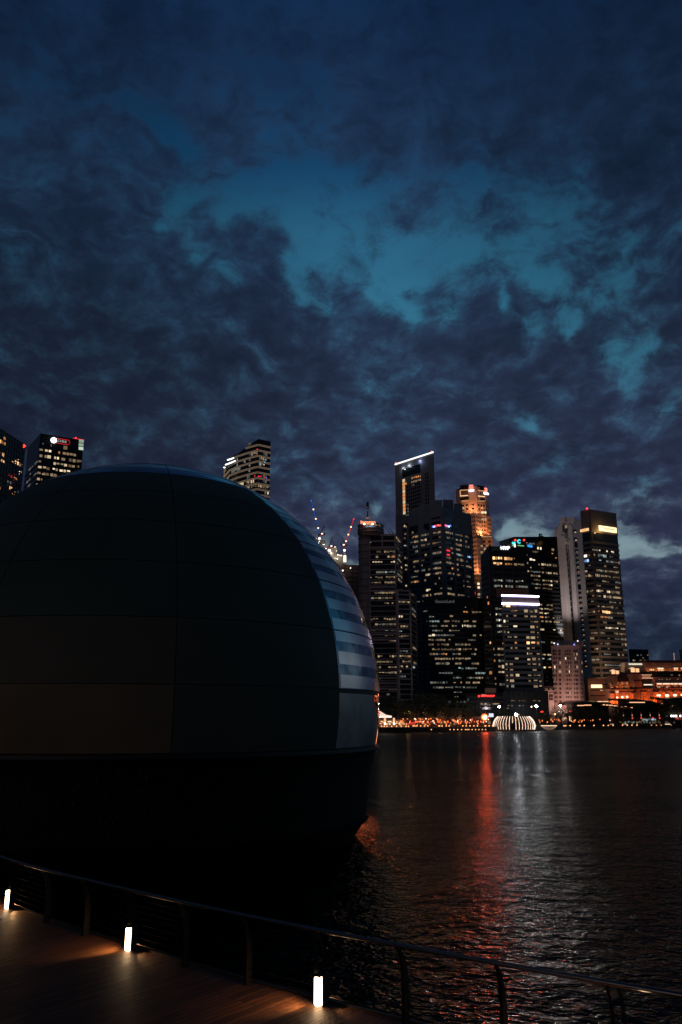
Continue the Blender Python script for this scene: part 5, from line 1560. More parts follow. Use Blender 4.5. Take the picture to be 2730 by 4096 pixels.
# --- curved tower with double warm light lines
def curved_tower():
    Y0 = 520
    K = (1035.0, 1865.0)
    zb = at(1031.7, 1887, Y0).z
    pts = [hit(x, y, zb) for x, y in ((919.5, 1921.5), (950, 1909), (985, 1898.5), (1012, 1891.5))] + [at(1031.7, 1887, Y0), hit(1080.5, 1896.5, zb)]
    # carry the left wing further, curving away
    d = (pts[0] - pts[1]); far = pts[0] + d * 1.1 + Vector((1.2, 6, 0)); far2 = far + d * .9 + Vector((3, 8, 0))
    P = [far2, far] + pts
    P = [Vector((p.x, p.y, 0)) for p in P]
    def topz(p, py): return CAMH + ray(1000, py).z / ray(1000, py).y * p.y
    def sx(p, z):
        c = Vector((p.x, p.y, z - CAMH)); dep = c.y * CT + c.z * ST; return 1365 + F * c.x / dep
    K_top = topz(P[6], 1755.5)
    # roof slopes down along the left wing: traced as column -> row
    prof = [(860, 1920), (875, 1903), (897, 1868), (908, 1846), (914, 1838), (945, 1826), (962, 1812), (985, 1790), (1005, 1775), (1031, 1757), (1040, 1755.5)]
    def rowat(x):
        for (x0, y0), (x1, y1) in zip(prof, prof[1:]):
            if x0 <= x <= x1: return y0 + (y1 - y0) * (x - x0) / (x1 - x0)
        return prof[0][1] if x < prof[0][0] else prof[-1][1]
    zt = []
    for p in P[:-1]:
        z = K_top
        for _ in range(6): z = topz(p, rowat(sx(p, z)))
        zt.append(z)
    zt[6] = K_top; zt.append(K_top)
    b = Building('curved_tower', 'curved tower with sloping roof and paired warm light lines on every floor', P, GZ, K_top, 24, zt=zt)
    e = b.e
    fh = abs(b.faces[5].uz(1031.7, 1887)[1] - b.faces[5].uz(1031.7, 1865)[1])
    for f in b.faces: f.zref, f.fh = zb + fh / 2, fh
    g = glow_mat('floor_line_warm', (1, .70, .47), .15)
    z = zb - 8 * fh
    while z < K_top + 1:
        mb = MB(e.location)
        for i, f in enumerate(b.faces):
            za, zc = zt[i], zt[i + 1]
            u0, u1 = 0, f.w
            if min(za, zc) < z:
                if max(za, zc) < z: continue
                t = (z - za) / (zc - za)
                if zc > za: u0 = f.w * t
                else: u1 = f.w * t
            for dz_ in (-.12, -.92): f.box(mb, u0, u1, z + dz_ - .14, z + dz_ + .14, .1, .5)
        if mb.v: mb.build('floor_light_line', g, e)
        z += fh
    T = "640 700 840 d .6;540 610 865 s .5;720 775 812 s .6;660 700 830 s .5;590 610 850 s .5;700 760 395 g .6;600 640 500 g .5;740 840 385 d .6;850 900 460 d .8;850 930 520 g .8;850 880 560 S .25;885 935 575 s .2;860 1000 905 w .4;900 1000 900 w .5;730 860 880 d .4;980 1000 1000 s .6;650 690 915 w .6;420 560 630 g .6;340 370 760 g .4;865 935 470 d .5"
    for fi in range(7): b.trace(fi, C8, T, pane=1.6, skip=.15)
    b.sprinkle(5, zb - 30, zb + 20, .25, 'gd', 71, .5, 1.5); b.sprinkle(6, zb - 30, K_top - 6, .25, 'g', 72, .6, 1.5); b.sprinkle(4, zb - 30, zb + 24, .25, 'g', 73, .6, 1.5)
    b.done(CONC_DARK)
    m6 = b.faces[6]
    for px, py, c in ((1020, 1903, (1, .02, .05)), (1034, 1904.5, (1, .02, .05)), (1038, 1906, (1, .02, .05)), (1045, 1905, (1, .02, .05)), (1058, 1909, (1, .02, .05)), (1066, 1911, (.1, .2, 1)), (1030, 1797, (1, .03, .04)), (1060, 1848, (.1, .5, .8)), (1064, 1839, (.2, .6, .8))):
        mb = MB(e.location); mb.ball(at(px, py, Y0 - 2), .45); mb.build('coloured_light', glow_mat('tiny_%d_%d' % (int(c[0] * 9), int(c[2] * 9)), c, .9), e)
    for x0, y0, x1, y1 in ((355, 472, 455, 438), (325, 545, 445, 500), (455, 492, 545, 467), (300, 588, 316, 588)):
        a = at(820 + x0 / 3.92, 1720 + y0 / 3.92, 536); c = at(820 + x1 / 3.92, 1720 + y1 / 3.92, 534)
        mb = MB(e.location); mb.tube(a, c, .42, k=6); mb.build('roof_flood', glow_mat('roof_flood_white', (.95, 1, .95), 2.6, False), e)
    mb = MB(e.location); a = at(905, 1860, 538); c = at(940, 1840, 536)
    mb.hexa([(a.x, a.y, a.z - 3), (c.x, c.y, c.z - 3), (c.x, c.y + 4, c.z - 3), (a.x, a.y + 4, a.z - 3)], [(a.x, a.y, a.z + 2), (c.x, c.y, c.z + 4.5), (c.x, c.y + 4, c.z + 4.5), (a.x, a.y + 4, a.z + 2)]); mb.build('roof_step', CONC_DARK, e)


curved_tower()


# --- small far tower and the slab at the right edge
def far_blocks():
    P = [Vector((p.x, p.y, 0)) for p in (at(2519, 2640, 820), at(2597, 2640, 826))]; zt = at(2530, 2596, 820).z
    b = Building('far_office_block', 'small dark flat topped block behind the orange lit hotel', P, GZ, zt, 20, cat='office block')
    f = b.faces[0]; f.rows(2560, 2620, 11); b.panel(0, 0, f.w, zt - 1, zt, .02, .4)
    b.trace(0, C6, "1075 1145 445 g .6;1150 1165 462 d;1050 1080 500 w .5;1120 1150 500 w .5;1165 1195 497 w .5;1200 1215 448 o .3")
    b.done(CONC_DARK)
    P = [Vector((p.x, p.y, 0)) for p in (at(2721, 2640, 900), at(2790, 2640, 900))]; zt = at(2722, 2598, 900).z
    b = Building('far_stone_block', 'sliver of a stone building at the right edge above the hotel roof', P, GZ, zt, 20, wall=STONE, cat='building')
    f = b.faces[0]; f.rows(2725, 2610, 9); b.bands(0, zt - 40, zt - 3, .5, .3); b.done(STONE)
    b0 = at(2699, 2650, 640)
    e = thing('flagpole', (b0.x, b0.y, b0.z - 4), 'thin pinkish lit flagpole above the hotel roof at the right', 'flagpole')
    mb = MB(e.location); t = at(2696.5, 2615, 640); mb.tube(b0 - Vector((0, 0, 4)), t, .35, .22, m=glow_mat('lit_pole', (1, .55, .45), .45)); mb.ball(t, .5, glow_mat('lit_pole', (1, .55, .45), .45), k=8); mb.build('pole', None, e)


far_blocks()


# --- orange lit hotel on the waterfront
def hotel():
    K = (2400, 2580, 4.7515)
    def cx(x): return K[0] + x / K[2]
    def cy(y): return K[1] + y / K[2]
    Y = 602
    base = at(2600, 2830, Y)
    e = thing('grand_hotel', (base.x, Y, GZ), 'long classical hotel glowing orange under floodlights, with columns and a dark roof', 'hotel')
    stone = mat('hotel_stone', (.20, .15, .12), .8, vary=.25, vscale=.3)
    roofm = mat('hotel_roof', (.02, .018, .018), .7)
    tile = mat('hotel_red_roof', (.10, .03, .02), .7)

    def block(name, x0, x1, y0, y1, off, m, dep=10, parent=None):
        a = at(cx(x0), cy(y0), Y + off); c = at(cx(x1), cy(y0), Y + off); z0 = at(cx(x0), cy(y1), Y + off).z if y1 else GZ
        mb = MB(e.location); mb.box(a.x, c.x, Y + off, Y + off + dep, z0, a.z); return mb.build(name, m, parent or e), (a.x, c.x, a.z, z0)

    def face(off): return Face((-300, Y + off), (400, Y + off))
    def bar(mb, off, x0, x1, y0, y1, d0, d1, m=None):
        f = face(off); u0, za = f.uz(cx(x0), cy(y0)); u1, zb_ = f.uz(cx(x1), cy(y1)); f.box(mb, u0, u1, zb_, za, d0, d1, m)
    # main ranges
    block('left_wing', 175, 640, 830, None, 0, stone, 14)
    block('centre_range', 640, 1000, 850, None, 6, stone, 10)
    block('right_wing', 1000, 2600, 825, None, 0, stone, 14)
    block('attic_left', 300, 570, 690, 825, 4, stone, 10)
    block('attic_right', 1040, 2600, 625, 825, 3, stone, 10)
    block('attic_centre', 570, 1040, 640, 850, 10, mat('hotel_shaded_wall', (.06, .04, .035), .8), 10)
    block('dark_roof', 960, 2600, 500, 620, 8, roofm, 10)
    block('penthouse', 480, 2600, 330, 510, 16, stone, 10)
    block('penthouse_roof', 800, 2600, 290, 329, 15.4, roofm, 12)
    # mansard on the left
    mb = MB(e.location)
    q = [at(cx(320), cy(640), Y + 4), at(cx(790), cy(600), Y + 4)]; r_ = [at(cx(380), cy(520), Y + 9), at(cx(790), cy(505), Y + 9)]
    mb.hexa([(q[0].x, Y + 3, q[0].z - 2), (q[1].x, Y + 3, q[0].z - 2), (q[1].x, Y + 16, q[0].z - 2), (q[0].x, Y + 16, q[0].z - 2)], [(r_[0].x, Y + 9, r_[0].z), (r_[1].x, Y + 9, r_[0].z), (r_[1].x, Y + 12, r_[0].z), (r_[0].x, Y + 12, r_[0].z)])
    mb.build('mansard_roof', tile, e)
    # stone piers beside the mansard
    for x0, x1, y0, off in ((185, 330, 580, 2), (560, 640, 545, 2), (640, 790, 550, 4)): block('chimney_pier', x0, x1, y0, 800, off, mat('hotel_pier', (.12, .08, .06), .8), 6)
    # cornices
    mb = MB(e.location)
    bar(mb, 0, 150, 640, 845, 868, .02, 1.6); bar(mb, 0, 1000, 2600, 820, 838, .02, 1.6); bar(mb, 0, 1000, 2600, 868, 880, .02, .9); bar(mb, 0, 175, 640, 900, 915, .02, .9)
    bar(mb, 6, 640, 1000, 835, 856, .02, 1.4); bar(mb, 3, 1040, 2600, 612, 626, .02, 1.0); bar(mb, 3, 1040, 2600, 708, 716, .02, .8)
    mb.build('cornice', stone, e)
    # giant columns
    for x in (205, 240, 325, 620, 660, 790, 830, 870, 1010, 1045, 1090, 1210, 1370, 1530, 1690, 1850):
        off = 6 if 640 < x < 1000 else 0
        f = face(off); u, zt = f.uz(cx(x), cy(915 if x < 640 else 885)); u2, _ = f.uz(cx(x + 14), cy(900))
        p = f.pt(u, 0, .9); r = .85
        mb = MB(e.location); mb.lathe([(r, GZ), (r, zt - 1.4), (r * 1.3, zt - 1.0), (r * 1.35, zt - .2)], p.x, p.y, 12); mb.build('column', stone, e)
    # kiosks with pediments
    for x0, x1, y0, y1, off, px_, pyy in ((215, 372, 485, 555, 6, 245, 462), (580, 757, 442, 520, 12, 578, 422)):
        mb = MB(e.location); bar(mb, off, x0, x1, y0 - 4, y1 + 4, -4, 0); o = mb.build('roof_kiosk', stone, e)
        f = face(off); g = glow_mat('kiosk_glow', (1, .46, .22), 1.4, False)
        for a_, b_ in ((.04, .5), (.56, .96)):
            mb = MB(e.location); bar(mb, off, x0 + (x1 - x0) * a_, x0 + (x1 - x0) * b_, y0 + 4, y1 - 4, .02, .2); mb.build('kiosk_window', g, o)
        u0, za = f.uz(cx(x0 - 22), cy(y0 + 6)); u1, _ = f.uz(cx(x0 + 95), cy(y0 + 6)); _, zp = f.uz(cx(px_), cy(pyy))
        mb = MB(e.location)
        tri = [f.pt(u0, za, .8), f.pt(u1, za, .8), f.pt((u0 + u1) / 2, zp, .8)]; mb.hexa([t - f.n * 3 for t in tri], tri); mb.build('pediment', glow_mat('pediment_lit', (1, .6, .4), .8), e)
    # lit openings: y row, list of x spans, colour
    rows = [(735, 18, [(585, 612), (640, 655), (700, 720), (755, 775), (785, 798)], 'S', 6), (755, 20, [(835, 1000)], 'S', 6),
            (738, 22, [(1088, 1180), (1195, 1332), (1345, 1400), (1412, 1480), (1492, 1640), (1660, 1800)], 'S', 3),
            (470, 34, [(950, 965), (975, 1000), (1012, 1030)], 'O', 16), (465, 52, [(1105, 1125), (1130, 1150), (1158, 1178), (1184, 1206)], 'O', 16), (442, 14, [(1095, 1210)], 'S', 15.6),
            (470, 20, [(1275, 1285), (1296, 1306), (1318, 1330)], 'd', 16), (465, 40, [(1412, 1430), (1440, 1455), (1462, 1478)], 'O', 16), (440, 12, [(1405, 1482), (1545, 1620)], 'S', 15.6), (465, 40, [(1560, 1580), (1590, 1620)], 'O', 16),
            (575, 22, [(1500, 1525)], 'o', 8), (570, 14, [(1345, 1390)], 'd', 8),
            (798, 20, [(1098, 1115), (1130, 1150), (1258, 1272), (1282, 1298)], 's', 3),
            (728, 46, [(330, 355), (415, 442), (505, 535)], 'o', 4), (775, 50, [(270, 290), (455, 480)], 'O', 4),
            (655, 8, [(1125, 1135), (1178, 1188), (1270, 1282), (1325, 1335), (1478, 1488)], 's', 3)]
    for y, h, sp, code, off in rows:
        f = face(off)
        for x0, x1 in sp:
            u0, za = f.uz(cx(x0), cy(y - h / 2)); u1, zb_ = f.uz(cx(x1), cy(y + h / 2))
            child_copy(unit_box(wmat(code, 1)), 'window', e, f.pt((u0 + u1) / 2, (za + zb_) / 2, .12), f.rz, (u1 - u0, .25, za - zb_))
    # slits of the attic lantern and the big lunette
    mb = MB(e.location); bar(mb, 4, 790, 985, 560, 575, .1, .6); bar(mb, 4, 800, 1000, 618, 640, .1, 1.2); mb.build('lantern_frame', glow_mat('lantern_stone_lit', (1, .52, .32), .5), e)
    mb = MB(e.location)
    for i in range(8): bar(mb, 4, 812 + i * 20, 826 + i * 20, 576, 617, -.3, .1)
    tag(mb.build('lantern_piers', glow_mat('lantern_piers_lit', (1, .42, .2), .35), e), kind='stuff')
    # low windows with lamps between the columns
    for x, y in ((335, 997), (430, 990), (522, 985), (1100, 958), (1120, 958), (1138, 958), (1255, 958), (1275, 958), (1295, 958), (1405, 955), (1425, 955), (1445, 955), (1550, 952)):
        p = at(cx(x), cy(y), Y - 1.2); mb = MB(e.location); mb.ball(p, .75, k=8); mb.build('wall_lamp', glow_mat('hotel_lamp', (1, .66, .4), 3.2), e)
    # round shield on the left wing
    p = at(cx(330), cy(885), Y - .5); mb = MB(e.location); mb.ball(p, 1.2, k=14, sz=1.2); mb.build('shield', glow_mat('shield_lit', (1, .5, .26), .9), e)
    for x, y, s_ in ((205, 760, 1), (195, 800, .8), (238, 785, .6), (465, 790, .8), (1050, 745, .8), (1055, 780, .9), (500, 755, .4)):
        p = at(cx(x), cy(y), Y - .5 + 1); mb = MB(e.location); mb.lathe([(.3 * s_, p.z - 2 * s_), (1.0 * s_, p.z - 1.2 * s_), (.5 * s_, p.z), (.9 * s_, p.z + 1.2 * s_), (.2 * s_, p.z + 2.2 * s_)], p.x, p.y, 10); mb.build('urn', stone, e)
    text_sign(e, 'roof_lettering', 'THE FULLERTON HOTEL', Face(at(cx(545), cy(400), Y + 14), at(cx(810), cy(350), Y + 14.6)), cx(676), cy(366), 6, glow_mat('letters_pale', (1, .95, .72), 1.0), .2, .2, 55, bold=.04)
    # floodlights: from the foot of the columns and along the ledges
    o1 = (1, .12, .012)
    for x in (215, 340, 480, 600): spot('floodlight', e, at(cx(x), cy(1150), Y - 5), at(cx(x), cy(930), Y), o1, 8500, 100, .3)
    for x in (700, 830, 950): spot('floodlight', e, at(cx(x), cy(1130), Y + 1), at(cx(x), cy(920), Y + 6), (1, .16, .03), 2600, 100, .3)
    for x in (1040, 1160, 1290, 1440, 1590, 1740): spot('floodlight', e, at(cx(x), cy(1130), Y - 5), at(cx(x), cy(930), Y), o1, 8500, 100, .3)
    for x in (1080, 1200, 1320, 1440, 1560, 1700): spot('floodlight', e, at(cx(x), cy(800), Y + 1.2), at(cx(x), cy(640), Y + 3.5), (1, .20, .04), 520, 130, .3)
    for x in (330, 430, 530): spot('floodlight', e, at(cx(x), cy(812), Y + 1.5), at(cx(x), cy(720), Y + 4.2), (1, .20, .04), 520, 130, .3)
    for x in (930, 1080, 1240, 1380, 1530): spot('floodlight', e, at(cx(x), cy(503), Y + 14), at(cx(x), cy(420), Y + 16.5), (1, .25, .06), 420, 130, .3)
    for x in (700, 820, 900): spot('floodlight', e, at(cx(x), cy(560), Y - 8), at(cx(x), cy(400), Y + 16), (1, .45, .4), 170, 90, .3)
    for x in (250, 700): spot('floodlight', e, at(cx(x), cy(835), Y - 2.5), at(cx(x), cy(620), Y + 3), (1, .3, .12), 1100, 110, .3)


hotel()


# --- unfinished tower with its cranes
def construction():
    Y = 860
    P = [Vector((p.x, p.y, 0)) for p in (at(1240, 2300, Y + 10), at(1290, 2300, Y), at(1440, 2300, Y + 6))]
    z0 = at(1400, 2256, Y).z
    b = Building('tower_under_construction', 'unfinished tower with bare floodlit top floors and scaffolding, between dome and banded tower', P, GZ, z0, 30, wall=mat('raw_concrete', (.22, .15, .14), .85, vary=.3, vscale=.1), cat='construction site')
    e = b.e; f = b.faces[1]; f.rows(1380, 2300, 17)
    b.bands(1, GZ, z0, .25, .8); b.cols(1, [f.w * i / 5 for i in range(6)], GZ, z0, .8, .6)
    b.done(mat('scaffold_dark', (.12, .09, .09), .8))
    raw = mat('floodlit_concrete', (.3, .27, .25), .85, vary=.3, vscale=.3)
    for x0, x1, ya, off in ((1240, 1302, 2160, 2), (1296, 1336, 2205, 0), (1313, 1349, 2188, 4), (1336, 1384, 2218, 2), (1375, 1383, 2205, -2)):
        a = at(x0, ya, Y + off); c = at(x1, ya, Y + off); mb = MB(e.location); mb.box(a.x, c.x, Y + off, Y + off + 12, z0 - 1, a.z); mb.build('core_wall', raw, e)
    mb = MB(e.location); rnd = random.Random(9)
    for i in range(26):
        x = 1340 + i * 3.9; p = at(x, 2256, Y - 1); h = rnd.uniform(.6, 3); mb.tube((p.x, p.y, z0), (p.x, p.y, z0 + h), .12, k=4)
    for i in range(5):
        p = at(1340, 2258 + i * 9, Y - 1); q_ = at(1438, 2257 + i * 9, Y - 1); mb.tube(p, q_, .12, k=4)
    tag(mb.build('scaffold', mat('scaffold_tube', (.25, .12, .10), .6), e), kind='stuff')
    g = glow_mat('work_light', (1, .88, .7), 3)
    for px, py, r in ((1309, 2210, .9), (1323, 2205, .8), (1322, 2199, .6), (1326, 2213, 1.2), (1352, 2219, .8), (1358, 2221, .6), (1366, 2222, .8), (1341, 2233, .6), (1350, 2235, .9), (1341, 2188, .7), (1347, 2204, .5), (1380, 2223, .7), (1372, 2282, 1.0), (1403, 2272, .7), (1305, 2194, .7), (1294, 2178, .6), (1299, 2178, .5), (1277, 2172, .7), (1278, 2166, .7), (1261, 2154, .7), (1266, 2154, .4), (1245, 2139, .4), (1307, 2211, .8)):
        mb = MB(e.location); mb.ball(at(px, py, Y - 3), r * .8, k=8); mb.build('work_light', g, e)
    for px, py, en in ((1326, 2222, 16000), (1350, 2230, 6000), (1380, 2235, 9000), (1300, 2200, 9000), (1372, 2280, 3000), (1340, 2200, 4000)):
        spot('floodlight', e, at(px, py, Y - 8), at(px, py - 12, Y + 4), (1, .9, .72), en * .14, 130, .6)
    mb = MB(e.location); a = at(1379, 2222, Y - 2.3); mb.box(a.x - 1.3, a.x + 1.9, Y - 2.6, Y - 2.2, at(1379, 2250, Y).z, a.z); mb.build('lit_hoist', glow_mat('hoist_white', (1, .88, .68), 1.3), e)

    def crane(label, mast, cabpx, tip, aframe, lights, mastbase, col_, jibc=None, back=None):
        Yc = Y + 4
        b0 = at(*mastbase, Yc)
        c = thing('tower_crane', (b0.x, b0.y, b0.z), label, 'crane', 'cranes on the unfinished tower')
        red = mat('crane_red', (.30, .035, .03), .6); dk = mat('crane_dark', (.06, .03, .03), .6)
        top = at(*mast, Yc)
        mb = MB(c.location); w = .9
        for sx in (-w, w):
            for sy in (-w, w): mb.tube((b0.x + sx, b0.y + sy, b0.z), (b0.x + sx, b0.y + sy, top.z), .22, k=4)
        z = b0.z; k_ = 0
        while z < top.z - 1.8:
            s_ = 1 if k_ % 2 else -1
            for sy in (-w, w): mb.tube((b0.x - w * s_, b0.y + sy, z), (b0.x + w * s_, b0.y + sy, z + 2), .13, k=4)
            z += 2; k_ += 1
        mb.build('mast', red, c)
        cb = at(*cabpx, Yc)
        mb = MB(c.location); mb.box(cb.x - 3.4, cb.x + 3.4, Yc - 1.5, Yc + 1.5, cb.z - 1.2, cb.z + .6); mb.build('machine_deck', red, c)
        mb = MB(c.location); mb.box(cb.x + back * 2.4 - 1.1, cb.x + back * 2.4 + 1.1, Yc - 1.7, Yc - 1.2, cb.z - .9, cb.z + 1.5); mb.build('cab', dk, c)
        mb = MB(c.location); mb.box(cb.x + back * .4 - .9, cb.x + back * .4 + 1.0, Yc - 2.0, Yc - 1.6, cb.z - .5, cb.z + .8); mb.build('lit_panel', glow_mat('crane_panel', (.95, .95, 1), 1.6), c)
        af = at(*aframe, Yc)
        mb = MB(c.location); mb.tube((cb.x - back * 1.6, Yc, cb.z + .5), af, .5, .3, 5); mb.tube((cb.x + back * 2.8, Yc, cb.z + .5), af, .2, .2, 5)
        mb.tube((cb.x, Yc, cb.z + .5), (af.x - back * .8, Yc, af.z - 2), .2, k=4); mb.build('a_frame', dk, c)
        if tip:
            tp = at(*tip, Yc); rt_ = at(*mast, Yc)
            mb = MB(c.location); d = (tp - rt_).normalized(); s_ = Vector((d.z, 0, -d.x)) * .55
            for q in (s_, -s_): mb.tube(rt_ + q, tp + q * .5, .14, k=4)
            mb.tube(rt_ + Vector((0, 1, 0)), tp, .14, k=4)
            L_ = (tp - rt_).length; n_ = int(L_ / 1.6)
            for i in range(n_):
                p0 = rt_ + d * (L_ * i / n_); p1 = rt_ + d * (L_ * (i + 1) / n_); sg = 1 if i % 2 else -1
                mb.tube(p0 + s_ * sg * (1 - .5 * i / n_), p1 - s_ * sg * (1 - .5 * (i + 1) / n_), .09, k=4)
            jib = mb.build('jib', dk, c)
            gm = glow_mat('jib_light_%s' % lights, jibc, 1.4 if lights == 'red' else 1.1)
            n_ = 20
            for i in range(n_ + 1):
                p = rt_ + (tp - rt_) * (i / n_) + Vector((0, -1.0, 0)); mb = MB(c.location); mb.ball(p, .9 if i == n_ else .42, k=6); mb.build('jib_light', gm, jib)
            for t_ in (.13, .42, .72) if lights == 'blue' else (.12, .38, .68):
                p = rt_ + (tp - rt_) * t_ + Vector((0, -1.6, 0)); mb = MB(c.location); mb.ball(p, .85, k=8); mb.build('work_light', glow_mat('jib_work_light', (1, .72, .42), 2.4), jib)
            mb = MB(c.location); mb.tube(af, rt_ + (tp - rt_) * .75, .05, k=4); mb.build('pendant_line', dk, c)
        p = at(mastbase[0] + 1, (mast[1] + mastbase[1]) / 2, Yc - 2); mb = MB(c.location); mb.ball(p, 1.3, k=8); mb.build('mast_light', g, c)

    crane('tower crane with a jib outlined in blue lights, leaning left', (1278, 2130), (1288, 2137), (1246, 2004), (1298, 2101), 'blue', (1278, 2178), None, (.02, .16, 1), 1)
    crane('tower crane with a jib outlined in red lights, leaning right', (1381, 2178), (1377, 2181), (1416, 2077), (1369, 2146), 'red', (1378, 2225), None, (1, .03, .05), -1)
    crane('dark red crane without jib lights between the blue lit and red lit cranes', (1316, 2190), (1325, 2186), None, (1331, 2149), None, (1316, 2212), None, None, 1)
    # two faint jibs beyond the banded tower
    for k_, (x0, y0, x1, y1, lb) in enumerate(((1562, 2135, 1544, 2111, 'faint far crane jib behind the banded tower roof, left of two'), (1575, 2134, 1556, 2110, 'faint far crane jib behind the banded tower roof, right of two'))):
        a = at(x0, y0, 900); c_ = at(x1, y1, 900); c = thing('far_crane_jib', a, lb, 'crane')
        mb = MB(c.location); mb.tube(a - Vector((0, 0, 30)), a, .7, k=4); mb.tube(a, c_, .5, .25, k=4); mb.build('jib', mat('far_crane', (.06, .07, .08), .7), c)


construction()

# ------------------------------------------------------------------ waterfront
def tree_source(seed, h, spread, tall=False):
    rnd = random.Random(seed)
    e = thing('waterfront_tree', (0, 0, 0), 'tree', 'tree', 'trees along the far waterfront')
    mb = MB()
    th = h * (.38 if not tall else .3)
    mb.path([(0, 0, 0), (rnd.uniform(-.2, .2), 0, th * .5), (rnd.uniform(-.3, .3), .1, th)], [.42, .32, .24], 7)
    tips = []
    for i in range(7):
        a = i * .9 + rnd.uniform(-.3, .3); r_ = spread * rnd.uniform(.45, .8); z = th + (h - th) * rnd.uniform(.25, .75)
        p = (r_ * math.cos(a), r_ * math.sin(a), z); tips.append(p)
        mb.path([(0, 0, th * .9), (p[0] * .45, p[1] * .45, th + (z - th) * .55), p], [.2, .13, .05], 5)
    mb.build('trunk', mat('tree_bark', (.07, .05, .035), .9), e, smooth=True)
    mb = MB(); clumps = []
    for i in range(22):
        if i < 7: c = Vector(tips[i])
        else:
            a = rnd.uniform(0, 6.28); q = rnd.random() ** .5; c = Vector((spread * q * math.cos(a) * .85, spread * q * math.sin(a) * .85, th + (h - th) * (rnd.uniform(.15, 1) * (1 - .45 * q * q))))
        clumps.append((c, spread * rnd.uniform(.2, .38)))
    for c, r_ in clumps:
        for _ in range(46):
            d = Vector((rnd.gauss(0, 1), rnd.gauss(0, 1), rnd.gauss(0, .75))).normalized() * r_ * rnd.uniform(.55, 1.08)
            p = c + d; s_ = rnd.uniform(.18, .42)
            u = Vector((rnd.uniform(-1, 1), rnd.uniform(-1, 1), rnd.uniform(-.6, .6))).normalized(); w = u.cross(Vector((rnd.uniform(-1, 1), rnd.uniform(-1, 1), 1))).normalized()
            mb.quad([p - u * s_, p + w * s_ * .6, p + u * s_, p - w * s_ * .6])
    tag(mb.build('crown', mat('tree_leaf', (.05, .075, .03), .6, vary=.5, vscale=.8), e))
    return e


def trees():
    src = [tree_source(11, 15, 6.2), tree_source(12, 13, 5.6), tree_source(13, 16, 5.0, True)]
    used = [False] * 3
    spots = []
    for i, px in enumerate((1530, 1556, 1580, 1606, 1632, 1655, 1682, 1706, 1733, 1760, 1785, 1812, 1838, 1862)):
        spots.append((px, 470 + (i * 37 % 22), (2775, 2768, 2782, 2800, 2790, 2775, 2765, 2758, 2770, 2778, 2784, 2790, 2800, 2806)[i], 'back'))
    for i, px in enumerate((1543, 1600, 1651, 1715, 1772, 1822, 1878)): spots.append((px, 446, (2815, 2800, 2806, 2812, 2818, 2822, 2830)[i], 'front'))
    for px, py in ((1905, 2818), (1935, 2838), (1990, 2834), (2012, 2828), (2026, 2842), (2130, 2852), (2160, 2848), (2178, 2850), (2196, 2832), (2222, 2826), (2240, 2830), (2268, 2818), (2290, 2826)): spots.append((px, 505, py, 'mid'))
    for px, py in ((2320, 2826), (2345, 2830), (2372, 2824), (2400, 2832), (2428, 2838), (2456, 2842), (2484, 2846)): spots.append((px, 545, py, 'right'))
    for px, py in ((2655, 2802), (2680, 2796), (2705, 2790), (2728, 2794)): spots.append((px, 575, py, 'far'))
    where = {'back': 'dark tree in the back row behind the left promenade restaurants', 'front': 'tree by the left promenade, its crown faintly lit from below',
             'mid': 'dark tree around the striped pavilion', 'right': 'dark tree in front of the curved roof hall', 'far': 'dark tree at the right edge in front of the orange hotel'}
    cnt = {}
    for i, (px, Y, py, k) in enumerate(spots):
        p = at(px, py, Y); g = GZ; h = p.z - g
        si = (i * 7 + 3) % 3; base_h = (15, 13, 16)[si]
        s_ = h / base_h
        cnt[k] = cnt.get(k, 0) + 1
        lb = {'back': 'dark tree behind the left promenade restaurants, %s in its row from the dome', 'front': 'faintly lit tree beside the left promenade restaurants, %s in its row from the dome',
              'mid': 'dark tree around the striped pavilion, %s counting from the left', 'right': 'dark tree before the curved roof hall, %s counting from the left', 'far': 'dark tree at the right edge before the orange hotel, %s from the left'}[k]
        ordn = ['first', 'second', 'third', 'fourth', 'fifth', 'sixth', 'seventh', 'eighth', 'ninth', 'tenth', 'eleventh', 'twelfth', 'thirteenth', 'fourteenth'][cnt[k] - 1]
        if not used[si]:
            t = src[si]; used[si] = True; t.location = (p.x, Y, g); t.scale = (s_, s_, s_); t['label'] = lb % ordn
        else: t = copy_tree(src[si], (p.x, Y, g), lb % ordn, rz=i * 1.3, scale=(s_ * (1.05 + .2 * math.sin(i)), s_, s_))
        t['group'] = {'back': 'back row of trees on the left promenade', 'front': 'front row of trees on the left promenade', 'mid': 'trees around the striped pavilion', 'right': 'trees before the curved roof hall', 'far': 'trees at the right edge'}[k]


trees()


ORD = 'first second third fourth fifth sixth seventh eighth ninth tenth eleventh twelfth thirteenth fourteenth fifteenth sixteenth seventeenth eighteenth nineteenth twentieth twenty-first twenty-second twenty-third twenty-fourth twenty-fifth twenty-sixth twenty-seventh twenty-eighth twenty-ninth thirtieth'.split()


